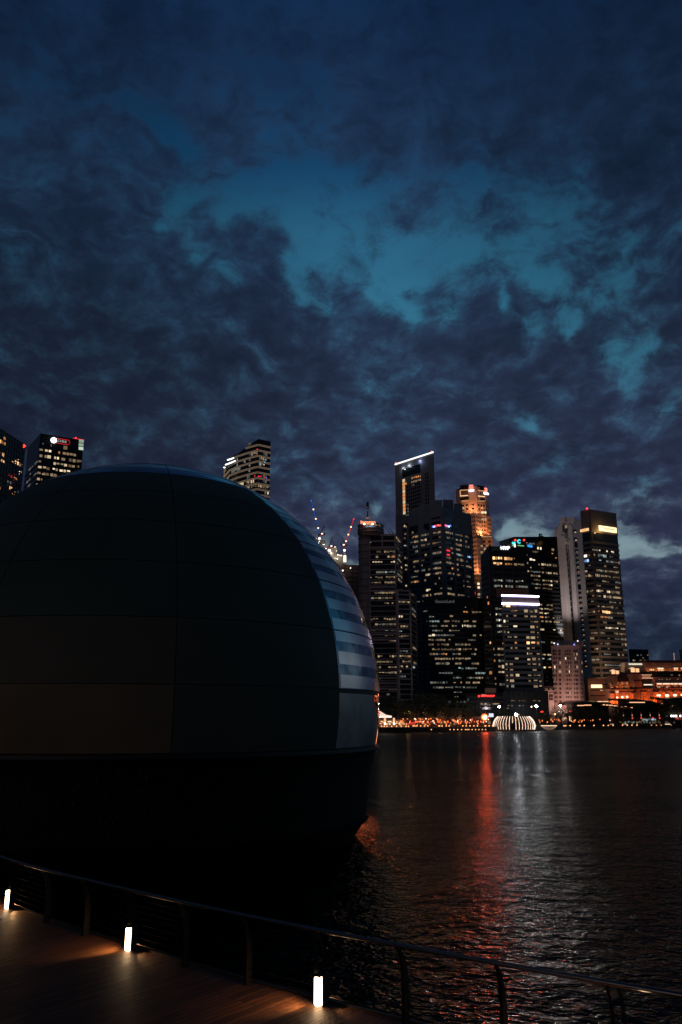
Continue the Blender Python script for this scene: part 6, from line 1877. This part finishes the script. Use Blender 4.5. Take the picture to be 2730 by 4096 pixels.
def post_lamps():
    """quay lights, lanterns and street lamps: one source each, then copies"""
    warm = glow_mat('quay_lamp_glow', (1, .42, .16), 1.8); post = BLACK
    def src(name, cat, label, group, m, r, h, sz=1.0):
        e = thing(name, (0, 0, 0), label, cat, group)
        mb = MB(); mb.tube((0, .1, -h), (0, .1, 0), .06, k=5); mb.build('post', post, e)
        mb = MB(); mb.ball((0, 0, 0), r, k=8, sz=sz); mb.build('lamp_head', m, e)
        return e
    RS = random.Random(77)
    def row(s, pts, label, jitter=False):
        first = True
        for k_, (px, py, Y) in enumerate(pts):
            p = at(px, py, Y); lb = label if '%s' not in label else label % ORD[k_]
            if first: s.location = p; first = False; s['label'] = lb
            else:
                q_ = RS.uniform(.55, 1.1) if 'lantern' in s.name else 1.0
                c = copy_tree(s, p, lb, scale=(q_, q_, q_))
    def Ysh(px, off=0.0):
        Y = 500
        for _ in range(4): Y = shoreY(at(px, 2900, Y).x)
        return Y + off
    xs = [2257, 2264, 2282, 2320, 2338, 2377, 2415, 2434, 2453, 2491, 2510, 2529, 2549, 2607, 2627, 2646, 2686]
    s = src('quay_lamp', 'quay lamp', '', 'wall lamps along the right quay', warm, .42, .6)
    row(s, [(x, 2903 - (x - 2257) * .0095, Ysh(x, -.5)) for x in xs], 'small warm lamp on the right quay wall, %s from the striped pavilion')
    s = src('quay_lamp', 'quay lamp', '', 'lamps low on the left quay steps', warm, .28, .5)
    row(s, [(1500 + x / 3.267, 2918.3, Ysh(1500 + x / 3.267, -2.2)) for x in (740, 985, 1035, 1085, 1135, 1185, 1208, 1230, 1273, 1318, 1362, 1406, 1450)], 'small warm lamp just above the water on the left quay, %s from the dome')
    s = src('promenade_lamp', 'promenade lamp', '', 'lamps along the left promenade edge', warm, .34, .8)
    row(s, [(1500 + x / 3.267, 2905 - (.0 if x < 460 else 1.5), Ysh(1500 + x / 3.267, -.3)) for x in (90, 125, 158, 222, 285, 345, 408, 440, 502, 525, 550, 600, 650, 695, 838, 848, 880, 935, 972, 1150, 1195, 1245, 1295, 1342, 1442, 1452, 1495, 1540)], 'small warm lamp on the left promenade edge, %s in its row from the dome')
    red = glow_mat('lantern_red', (1, .12, .04), 1.5)
    s = src('red_lantern', 'lantern', '', 'red lanterns over the left promenade', red, .36, 2.2, 1.7)
    row(s, [(1500 + x / 3.267, 2887, Ysh(1500 + x / 3.267, 9)) for x in (462, 535, 550, 568, 588, 605, 618, 640, 690, 735, 775, 822, 840, 865, 955, 1040, 1088, 1130, 1185, 1215, 1265, 1303, 1388, 1425)], 'small red lantern over the left promenade, %s in its row from the dome')
    am = glow_mat('lantern_amber', (1, .24, .06), 1.4)
    s = src('amber_lantern', 'lantern', '', 'amber lamps among the promenade tables', am, .34, 1.6, 1.2)
    rnd = random.Random(4)
    pts = []
    for i in range(64):
        x = rnd.uniform(1598, 1962); pts.append((x, rnd.choice((2876, 2881, 2885, 2890, 2894, 2897)) + rnd.uniform(-2, 2), Ysh(x, rnd.uniform(6, 22))))
    row(s, pts, 'tiny amber lamp among the tables of the left promenade')
    s = src('amber_lantern', 'lantern', '', 'amber lamps along the right promenade', am, .42, 1.6, 1.2)
    pts = []
    for i in range(84):
        x = rnd.uniform(2150, 2725); pts.append((x, (2886 - (x - 2150) * .012) + rnd.uniform(-8, 5), Ysh(x, rnd.uniform(6, 20))))
    row(s, pts, 'tiny amber lamp among the crowd on the right promenade')
    wt = glow_mat('crowd_white', (1, .72, .48), 2.0)
    s = src('white_lantern', 'lantern', '', 'small white lamps along the waterfront', wt, .36, 1.6)
    pts = []
    for i in range(46):
        x = rnd.choice((rnd.uniform(1640, 1960), rnd.uniform(2240, 2720), rnd.uniform(2660, 2730))); pts.append((x, 2884 - max(0, x - 2150) * .012 + rnd.uniform(-9, 8), Ysh(x, rnd.uniform(6, 20))))
    row(s, pts, 'tiny white lamp among the waterfront crowd')
    # individual street lamps
    data = [(1998, 2826.5, 468, (.95, .80, .80), 220, 'white street lamp above the trees left of the striped pavilion', 900, .5), (2065, 2858, 466, (.88, .76, .84), 380, 'blue white street lamp directly above the striped pavilion', 1600, .6),
            (2146, 2824, 468, (.95, .80, .82), 360, 'white street lamp right of the striped pavilion', 1200, .6), (2243, 2823, 505, (.95, .78, .80), 170, 'white street lamp before the pink bank building', 700, .5),
            (2127, 2827, 505, (1, .85, .7), 4, 'small warm street lamp left of the taller white one', 200, .4), (2238, 2847, 520, (1, .85, .7), 5, 'lower left one of two small lamps before the bank', 200, .4), (2246, 2849, 520, (1, .8, .7), 5, 'lower right one of two small lamps before the bank', 200, .4),
            (2221, 2857, 500, (1, .5, .2), 4, 'orange lamp between dark trees right of the pavilion', 200, .45), (2281, 2845, 530, (1, .05, .04), 4, 'left red signal light beside the dark trees', 60, .5), (2286, 2844, 530, (1, .05, .04), 4, 'right red signal light beside the dark trees', 60, .5),
            (2166, 2847, 500, (1, .04, .03), 2, 'left one of two tiny red lights by the trees', 20, .4), (2172, 2847, 500, (1, .04, .03), 2, 'right one of two tiny red lights by the trees', 20, .4)]
    for px, py, Y, c, st, lb, en, r in data:
        p = at(px, py, Y); e = thing('street_lamp', (p.x, Y, GZ), lb, 'street lamp')
        mb = MB(e.location); mb.tube((p.x, Y + .3, GZ), (p.x, Y + .3, p.z + .2), .12, .08, 6); mb.build('pole', BLACK, e)
        mb = MB(e.location); mb.ball(p, r, k=10); mb.build('lamp_head', glow_mat('street_%s' % hash_str(lb), c, st, True), e)
    # the red floodlight on the promenade
    p = at(1940, 2869, 444); e = thing('red_floodlight', (p.x, 444, GZ), 'brilliant red orange floodlight on the promenade left of the striped pavilion', 'floodlight')
    mb = MB(e.location); mb.tube((p.x, 444.6, GZ), (p.x, 444.6, p.z), .12, k=6); mb.build('pole', BLACK, e)
    mb = MB(e.location); mb.ball(p, .95, k=14); mb.build('lamp_head', glow_mat('red_flood', (1, .075, .02), 210, True), e)
    mb = MB(e.location); mb.hexa([(p.x + 1.9 * math.cos(a * .5236), 444.35, p.z + 1.9 * math.sin(a * .5236)) for a in range(12)], [(p.x + 1.2 * math.cos(a * .5236), 445.0, p.z + 1.2 * math.sin(a * .5236)) for a in range(12)]); mb.build('red_halo', glow_mat('halo_red', (1, .16, .04), 1.3), e)  # glowing disc added as the red halo around the lamp
    p = at(1957, 2864, 446); e = thing('bright_screen', (p.x, 446, GZ), 'small bright white screen beside the red floodlight', 'screen')
    mb = MB(e.location); mb.tube((p.x + 1, 446.4, GZ), (p.x + 1, 446.4, p.z), .15, k=6); mb.build('pole', BLACK, e)
    mb = MB(e.location); mb.box(p.x, p.x + 2.4, 445.9, 446.3, p.z - .5, p.z + 1.3); mb.box(p.x - 1.6, p.x - .1, 445.9, 446.3, p.z - .5, p.z + .1); mb.build('screen_panel', glow_mat('screen_glow', (.80, .85, 1), 1.0), e)


post_lamps()


def striped_pavilion():
    Y = 462
    c = at(2058, 2922, Y); w = at(2141, 2895, Y).x - at(1975, 2895, Y).x; r = w / 2
    zb = .9; zt = at(2058, 2866, Y).z
    e = thing('striped_pavilion', (c.x, Y, 0), 'round barrel shaped pavilion on the water ringed by glowing vertical strips', 'pavilion')
    def rad(t): return r * (1.0 - .035 * (1 - t / .3) ** 2 if t < .3 else 1.0 - .235 * ((t - .3) / .7) ** 2)
    prof = [(rad(i / 12), zb + (zt - zb) * i / 12) for i in range(13)]
    mb = MB(e.location); mb.lathe([(q * .96, z) for q, z in prof] + [(prof[-1][0] * .6, zt + .3), (.5, zt + .5)], c.x, Y, 40); mb.build('shell', mat('pavilion_dark_glass', (.02, .016, .014), .15, vary=.1), e, smooth=True)
    mb = MB(e.location); mb.lathe([(r * 1.0, -1), (r * 1.02, .5), (r * 1.02, .85), (r * .9, .9)], c.x, Y, 40); mb.build('base_deck', QUAYM, e)
    g = glow_mat('strip_glow', (1, .70, .52), 1.9, True)
    N_ = 40
    for i in range(N_):
        a = 2 * math.pi * (i + .3) / N_
        pr = prof if i != 28 else prof[6:]
        mb = MB(e.location); mb.path([(c.x + q * math.cos(a), Y + q * math.sin(a), z) for q, z in pr], .11, 5); mb.build('light_strip', g, e)
    for dx_, dz_, code in ((-2.5, 5.2, 'd'), (-.8, 5.5, 'o'), (.6, 5.3, 'd'), (2, 5.6, 'w'), (-5, 2.6, 'o'), (5, 2.4, 'd'), (3.2, 2.8, 'r'), (-6.4, 3.4, 'd'), (.5, 8.3, 's')):
        child_copy(unit_box(wmat(code, 2)), 'window', e, (c.x + dx_, Y - math.sqrt(max(1, (r * .97) ** 2 - dx_ ** 2)) - .05, zb + dz_ - .6), 0, (.8, .2, .4))


striped_pavilion()


def jetty():
    Y = 478
    a = at(2143, 2902, Y); b = at(2228, 2899.5, Y)
    e = thing('lit_footbridge', (a.x, Y, 0), 'low footbridge with a warm light line and lit sagging underside, right of the striped pavilion', 'footbridge')
    mb = MB(e.location); mb.box(a.x, b.x, Y, Y + 3, a.z - .5, a.z - .05); mb.build('bridge_deck', QUAYM, e)
    mb = MB(e.location); mb.box(a.x, a.x + 2, Y - .25, Y - .05, a.z - .25, a.z - .05); mb.box(at(2160, 2900, Y).x, b.x, Y - .25, Y - .05, a.z - .35, a.z + .1); mb.build('light_line', glow_mat('bridge_line', (1, .66, .42), 1.4), e)
    x0, x1 = at(2160, 2900, Y).x, b.x
    for k in range(3):
        mb = MB(e.location); pts = []
        for i in range(13):
            t = i / 12; pts.append((x0 + (x1 - x0) * (.12 + .85 * t), Y + .2, a.z - .5 - (1.0 + k * .45) * math.sin(math.pi * t) ** .7))
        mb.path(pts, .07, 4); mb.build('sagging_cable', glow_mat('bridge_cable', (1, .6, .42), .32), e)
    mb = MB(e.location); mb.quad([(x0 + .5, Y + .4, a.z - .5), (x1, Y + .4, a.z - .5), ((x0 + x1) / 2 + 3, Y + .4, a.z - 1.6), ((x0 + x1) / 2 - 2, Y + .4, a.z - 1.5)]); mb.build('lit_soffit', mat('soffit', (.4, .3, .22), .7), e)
    mb = MB(e.location); p = at(2154, 2912, Y - 1); mb.box(p.x - .7, p.x + .7, Y - 1, Y, -1, at(2154, 2893, Y).z); p = at(2159, 2912, Y - 1); mb.box(p.x - .3, p.x + .9, Y - .9, Y, -1, at(2160, 2896, Y).z); mb.build('bridge_pier', BLACK, e)


jetty()


def tent_and_restaurants():
    Y = 428
    a = at(1500, 2870, Y); b = at(1567, 2870, Y); pk = at(1519, 2844, Y + 5); z = a.z; ze = at(1540, 2863, Y).z
    e = thing('white_tent', (a.x, Y, GZ), 'white peaked event tent glowing beside the dome edge', 'tent')
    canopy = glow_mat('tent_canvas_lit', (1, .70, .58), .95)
    mb = MB(e.location)
    ring0 = [(a.x, Y, ze), (b.x, Y, ze), (b.x, Y + 10, ze), (a.x, Y + 10, ze)]
    m1 = [(a.x + 3.2, Y + 3, ze + 1.1), (b.x - 2.6, Y + 3, ze + .5), (b.x - 2.6, Y + 7, ze + .5), (a.x + 3.2, Y + 7, ze + 1.1)]
    m2 = [(pk.x - .5, Y + 4.6, pk.z), (pk.x + .3, Y + 4.6, pk.z), (pk.x + .3, Y + 5.4, pk.z), (pk.x - .5, Y + 5.4, pk.z)]
    mb.hexa(ring0, m1); mb.hexa(m1, m2); mb.build('canopy', canopy, e)
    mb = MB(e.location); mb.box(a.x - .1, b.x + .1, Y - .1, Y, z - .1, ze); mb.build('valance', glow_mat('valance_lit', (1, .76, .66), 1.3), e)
    mb = MB(e.location)
    for px in (1520, 1541, 1566): p = at(px, 2890, Y + .5); mb.tube((p.x, Y + .6, GZ), (p.x, Y + .6, z), .08, k=5)
    mb.build('tent_poles', STEEL, e)
    # open sided frame under and beside it
    fr = thing('dining_terrace', (b.x, Y + 3, GZ), 'open framed dining terrace full of warm light under the white tent', 'terrace')
    x0, x1 = at(1512, 2880, Y + 2).x, at(1593, 2880, Y + 2).x; zt = at(1560, 2869.5, Y + 2).z
    mb = MB(fr.location); mb.box(x0, x1, Y + 1.6, Y + 1.9, zt - .3, zt); mb.box(x1 - .3, x1, Y + 1.6, Y + 1.9, GZ, zt - .31); mb.build('frame', mat('terrace_frame', (.35, .22, .18), .6), fr)
    for px, w_ in ((1541, 1.0), (1577, .9)):
        p = at(px, 2885, Y + 3); mb = MB(fr.location); mb.box(p.x - w_ / 2, p.x + w_ / 2, Y + 3, Y + 3.6, at(px, 2900, Y + 3).z, at(px, 2872, Y + 3).z); mb.build('lit_column', glow_mat('column_lit', (1, .48, .25), 1.3), fr)
        mb = MB(fr.location); mb.ball((p.x, Y + 2.8, at(px, 2895, Y + 3).z), .5, k=8); mb.build('column_lamp', glow_mat('column_lamp', (1, .8, .6), 6), fr)
    mb = MB(fr.location); p0 = at(1512, 2880, Y + 6); mb.box(p0.x, at(1622, 2880, Y + 6).x, Y + 6, Y + 6.3, GZ, at(1560, 2879, Y + 6).z); mb.build('back_wall', glow_mat('terrace_wall', (1, .30, .12), .16), fr)
    for px, py, c in ((1528, 2886, 'O'), (1535, 2889, 'O'), (1556, 2887, 'S'), (1563, 2886, 'S'), (1549, 2896, 'O'), (1560, 2896, 'S'), (1567, 2889, 'O'), (1590, 2887, 'O'), (1598, 2893, 'O'), (1603, 2889, 'O'), (1610, 2893, 's'), (1617, 2896, 's'), (1601, 2898, 'O'), (1523, 2894, 'O'), (1588, 2893, 'O'), (1609, 2899, 'o')):
        child_copy(unit_box(wmat(c, 1)), 'lit_table_lamp', fr, at(px, py, Y + 4), 0, (1.0, .3, .55))
    spot('downlight', fr, at(1541, 2873, Y + 2.4), at(1541, 2900, Y + 2.8), (1, .55, .3), 300, 80, .2)
    spot('downlight', fr, at(1577, 2873, Y + 2.4), at(1577, 2900, Y + 2.8), (1, .55, .3), 300, 80, .2)
    # red parasol cover
    p = at(1646, 2895, 430); u = thing('red_umbrella', (p.x, 430, GZ), 'glowing red half folded umbrella on the left promenade', 'umbrella')
    mb = MB(u.location); mb.hexa([(p.x - 2.4, 430, p.z - .4), (p.x + 2.2, 430, p.z - .5), (p.x + 2.2, 432, p.z - .5), (p.x - 2.4, 432, p.z - .4)], [(p.x - .4, 430.6, p.z + .5), (p.x + 1.9, 430.6, p.z + 1.0), (p.x + 1.9, 431.4, p.z + 1.0), (p.x - .4, 431.4, p.z + .5)]); mb.build('canopy', glow_mat('umbrella_red_lit', (1, .07, .05), .55), u)
    mb = MB(u.location); mb.tube((p.x + .6, 431, GZ), (p.x + .6, 431, p.z), .06, k=5); mb.build('pole', BLACK, u)
    # five low restaurants under the trees
    segs = [(1600, 1660, 2872, 'low restaurant with red brown walls right of the white tent'), (1664, 1722, 2873, 'low open restaurant with red lanterns, second right of the white tent'), (1726, 1790, 2872, 'low open restaurant behind lit tree trunks, third right of the tent'),
            (1794, 1868, 2872, 'long glazed restaurant in the middle of the left promenade'), (1872, 1966, 2871, 'glazed restaurant with string lights beside the red floodlight')]
    rnd = random.Random(15)
    rw = mat('restaurant_wall', (.10, .045, .04), .8, vary=.3); rr = mat('restaurant_roof', (.05, .03, .03), .8)
    for x0, x1, py, lb in segs:
        Yr = shoreY(at((x0 + x1) / 2, 2900, 440).x) + 24
        p0 = at(x0, py, Yr); p1 = at(x1, py, Yr); e = thing('riverside_restaurant', (p0.x, Yr, GZ), lb, 'restaurant', 'low restaurants along the left promenade')
        mb = MB(e.location); mb.box(p0.x, p1.x, Yr + 1.0, Yr + 7, GZ, p0.z - .5); mb.build('wall', rw, e)
        mb = MB(e.location); mb.hexa([(p0.x - .6, Yr - .8, p0.z - .5), (p1.x + .6, Yr - .8, p0.z - .5), (p1.x + .6, Yr + 8, p0.z - .5), (p0.x - .6, Yr + 8, p0.z - .5)], [(p0.x + .5, Yr + 2, p0.z + .6), (p1.x - .5, Yr + 2, p0.z + .6), (p1.x - .5, Yr + 5, p0.z + .6), (p0.x + .5, Yr + 5, p0.z + .6)]); mb.build('roof', rr, e)
        n_ = int((p1.x - p0.x) / 2.0)
        for i in range(n_):
            if rnd.random() < .3: continue
            xx = p0.x + (i + .5) * (p1.x - p0.x) / n_; h = rnd.uniform(.6, 1.8)
            child_copy(unit_box(wmat(rnd.choice('wwdoogdgs'), rnd.choice((0, 0, 1, 1, 2)))), 'window', e, (xx, Yr + .98, GZ + 1.2 + rnd.uniform(0, 1.6)), 0, (rnd.uniform(.8, 1.6), .2, h))
        for i in range(0, n_ + 1, 3):
            mb = MB(e.location); xx = p0.x + i * (p1.x - p0.x) / n_; mb.box(xx - .12, xx + .12, Yr - .5, Yr - .26, GZ, p0.z - .51); mb.build('veranda_post', rw, e)
        spot('downlight', e, ((p0.x + p1.x) / 2, Yr - .5, p0.z + 4), ((p0.x + p1.x) / 2, Yr - 2, GZ), (1, .45, .2), 700, 140, .3)
        lamp('lantern_glow', e, ((p0.x + p1.x) / 2, Yr - 5, GZ + 3.2), (1, .42, .18), 420, .3)


tent_and_restaurants()


def curved_halls():
    """three long dark halls with wing shaped roofs on the right quay"""
    rm = mat('hall_roof_metal', (.05, .065, .075), .35, metal=.5); wl = mat('hall_dark_glass', (.012, .012, .012), .15)
    data = [(2262, 2478, [(2262, 2816), (2290, 2809), (2340, 2806), (2400, 2808), (2440, 2812), (2480, 2822), (2530, 2832)], 556, 'long dark hall with a low curved roof before the pink bank building',
             [(2310, 2336, 2822), (2337, 2366, 2820.5), (2412, 2420, 2819), (2424, 2434, 2820), (2437, 2452, 2821), (2455, 2478, 2823), (2485, 2506, 2827), (2523, 2531, 2831), (2391, 2410, 2806), (2413, 2434, 2806)]),
            (2466, 2660, [(2464, 2797), (2500, 2797), (2560, 2798), (2600, 2803), (2640, 2812), (2662, 2818)], 572, 'tall dark hall with a wing shaped roof and one bright strip, before the orange hotel',
             [(2518, 2580, 2809.5), (2641, 2651, 2815)]),
            (2640, 2790, [(2636, 2790), (2660, 2795), (2700, 2792), (2760, 2786), (2790, 2786)], 584, 'dark hall roof cut by the right edge of the photo',
             [(2690, 2699, 2824)])]
    for x0, x1, prof, Y, lb, strips in data:
        p0 = at(x0, 2870, Y); e = thing('waterfront_hall', (p0.x, Y, GZ), lb, 'waterfront hall', 'dark halls with curved roofs on the right quay')
        pts = [at(x, y, Y - 3) for x, y in prof]
        mb = MB(e.location)
        for a, b in zip(pts, pts[1:]):
            mb.hexa([(a.x, Y - 3, a.z - .6), (b.x, Y - 3, b.z - .6), (b.x, Y + 14, b.z - .6), (a.x, Y + 14, a.z - .6)], [(a.x, Y - 3, a.z), (b.x, Y - 3, b.z), (b.x, Y + 14, b.z + 1), (a.x, Y + 14, a.z + 1)])
        mb.build('roof', rm, e)
        inner = [q for q in pts if p0.x + 2 < q.x < at(x1, 2870, Y).x - 1]
        mb = MB(e.location)
        for a, b in zip(inner, inner[1:]):
            mb.hexa([(a.x, Y, GZ), (b.x, Y, GZ), (b.x, Y + 12, GZ), (a.x, Y + 12, GZ)], [(a.x, Y, a.z - .61), (b.x, Y, b.z - .61), (b.x, Y + 12, b.z - .61), (a.x, Y + 12, a.z - .61)])
        mb.build('wall', wl, e)
        for sx0, sx1, sy in strips:
            a = at(sx0, sy, Y - 2); b = at(sx1, sy, Y - 2); mb = MB(e.location); mb.box(a.x, b.x, Y - 2.4, Y - 2.1, a.z - .28, a.z + .28); mb.build('eave_light', glow_mat('eave_glow', (1, .48, .26), 1.3), e)
    # uplit columns and red lanterns of the tall hall, with shop fronts below
    f = thing('shop_row', (at(2480, 2880, 566).x, 566, GZ), 'row of lit shop fronts under the tall dark hall', 'shops')
    x0, x1 = at(2470, 2880, 566).x, at(2700, 2880, 566).x
    mb = MB(f.location); mb.box(x0, x1, 566, 568, GZ, at(2600, 2868, 566).z); mb.build('shop_wall', mat('shop_wall', (.03, .02, .018), .7), f)
    rnd = random.Random(8)
    for i in range(40):
        xx = x0 + (i + .5) * (x1 - x0) / 40
        if rnd.random() < .35: continue
        child_copy(unit_box(wmat(rnd.choice('gdobwgd'), rnd.choice((0, 0, 1)))), 'window', f, (xx, 565.95, GZ + 1.6 + rnd.uniform(-.3, .6)), 0, (rnd.uniform(.6, 1.1), .2, rnd.uniform(.6, 1.6)))
    for px in (2422, 2494, 2529, 2565, 2601, 2637, 2724):
        p = at(px, 2856, 564); mb = MB(f.location); mb.box(p.x - .16, p.x + .16, 564, 564.3, GZ, at(px, 2847, 564).z); mb.build('shop_column', mat('shop_column', (.3, .22, .18), .6), f)
        spot('uplight', f, (p.x, 563.4, at(px, 2862, 564).z), (p.x, 564, at(px, 2850, 564).z), (1, .45, .25), 60, 60, .1)
        mb = MB(f.location); mb.ball((p.x, 563.8, at(px, 2861, 564).z), .28, k=6, sz=2.5); mb.build('column_light', glow_mat('column_uplight', (1, .42, .24), .8), f)
    for px in (2531, 2566, 2613, 2640, 2712): mb = MB(f.location); mb.ball(at(px, 2872, 562), .6, k=8); mb.build('red_shop_lantern', glow_mat('shop_red', (1, .08, .05), .9), f)
    for px, py, c in ((2575, 2878, 'b'), (2582, 2878, 'b'), (2588, 2880, 'b'), (2598, 2877, 'g'), (2611, 2878, 'B'), (2620, 2878, 'b'), (2572, 2883, 'g'), (2300, 2888, 'B'), (2311, 2888, 'b'), (2312, 2884, 'B'), (2376, 2880, 'w'), (2379, 2887, 'B'), (2256, 2873, 'O'), (2280, 2867, 'O'), (2284, 2873, 'S'), (2283, 2879, 'O'), (2254, 2880, 'w'), (2264, 2872, 's')):
        child_copy(unit_box(wmat(c, 1)), 'shop_sign', f, at(px, py, 560), 0, (1.6, .3, 1.4 if c in 'OS' else 1.0))
    # white canopies and boats' lights at the right end
    t = thing('canopy_row', (at(2690, 2880, 575).x, 575, GZ), 'small red and white lit canopies at the right end of the promenade', 'canopy')
    for px, py in ((2687, 2864), (2696, 2864), (2705, 2864), (2723, 2864)):
        p = at(px, py, 572); mb = MB(t.location); mb.ball(p, .75, k=8); mb.build('canopy_lamp', glow_mat('canopy_white', (1, .92, .8), 4), t)
        mb = MB(t.location); mb.box(p.x - 1.3, p.x + 1.3, 573, 575, p.z - 2.6, p.z - 1.0); mb.build('canopy_cloth', mat('canopy_red', (.5, .06, .05), .7), t)
        spot('downlight', t, (p.x, 572.2, p.z + .5), (p.x, 573.6, p.z - 3), (1, .8, .65), 220, 120, .2)
    for px in (2662, 2438, 2491):
        p = at(px, 2889, 566); q = thing('jetty_light', (p.x, 562, GZ), {2662: 'bright low light bar on the right quay, rightmost of three', 2438: 'faint low light bar on the right quay, leftmost of three', 2491: 'low light bar on the right quay, middle one of three'}[px], 'light bar')
        mb = MB(q.location); mb.box(p.x - 1.7, p.x + 1.7, 562, 562.3, GZ + .3, GZ + .75); mb.build('bar', glow_mat('bar_%d' % (px == 2662), (1, .7, .5), 1.2 if px == 2662 else .4), q)
    # pier piles under the left promenade
    pr = thing('timber_pier', (at(1560, 2920, 418).x, 415, 0), 'dark braced pier under the dining terrace beside the dome', 'pier')
    mb = MB(pr.location); xa, xb = at(1490, 2910, 418).x, at(1650, 2910, 418).x
    mb.box(xa, xb, 412, 418, GZ - .3, GZ + .05); mb.build('pier_deck', QUAYM, pr)
    n_ = 9
    for i in range(n_):
        x = xa + (xb - xa) * i / (n_ - 1); mb = MB(pr.location); mb.tube((x, 412.4, -1), (x, 412.4, GZ - .3), .18, k=6); mb.build('pile', QUAYM, pr)
    mb = MB(pr.location)
    for i in range(n_ - 1):
        x = xa + (xb - xa) * i / (n_ - 1); x2 = xa + (xb - xa) * (i + 1) / (n_ - 1); mb.tube((x, 412.3, 0), (x2, 412.3, GZ - .4), .08, k=4); mb.tube((x2, 412.2, 0), (x, 412.2, GZ - .4), .08, k=4)
    mb.build('cross_brace', QUAYM, pr)


curved_halls()


def add_dome_wash():
    """deck fixture beyond the left edge whose warm light is seen on the lower left of the dome"""
    e = thing('added_dome_wash', (-24, 36, DZ), 'warm floodlight added unseen beyond the left edge, washing the lower left of the dome', 'floodlight')
    mb = MB(e.location); mb.tube((-24, 36, DZ), (-24, 36, DZ + .3), .18, k=10); mb.box(-24.25, -23.75, 35.85, 36.15, DZ + .3, DZ + .6); mb.build('fitting', STEEL, e)
    spot('floodlight', e, (-23.6, 36.3, DZ + .6), (-21, 44, 6.0), (1, .42, .14), 420, 110, .2)


add_dome_wash()


def add_water_glitter():
    """unseen light added behind the dome for its glitter on the water"""
    e = thing('added_glitter_light', (1.15, 64.5, 0), 'orange light added behind the dome, seen only as glitter on the water beside the hull', 'added light')
    mb = MB(e.location); mb.tube((1.15, 64.5, -.8), (1.15, 64.5, 1.7), .10, k=8); mb.build('post', STEEL, e)
    mb = MB(e.location); mb.ball((1.15, 64.5, 1.95), .2, k=10); mb.build('lamp_head', glow_mat('added_glitter_glow', (1, .15, .05), 420, True), e)


add_water_glitter()
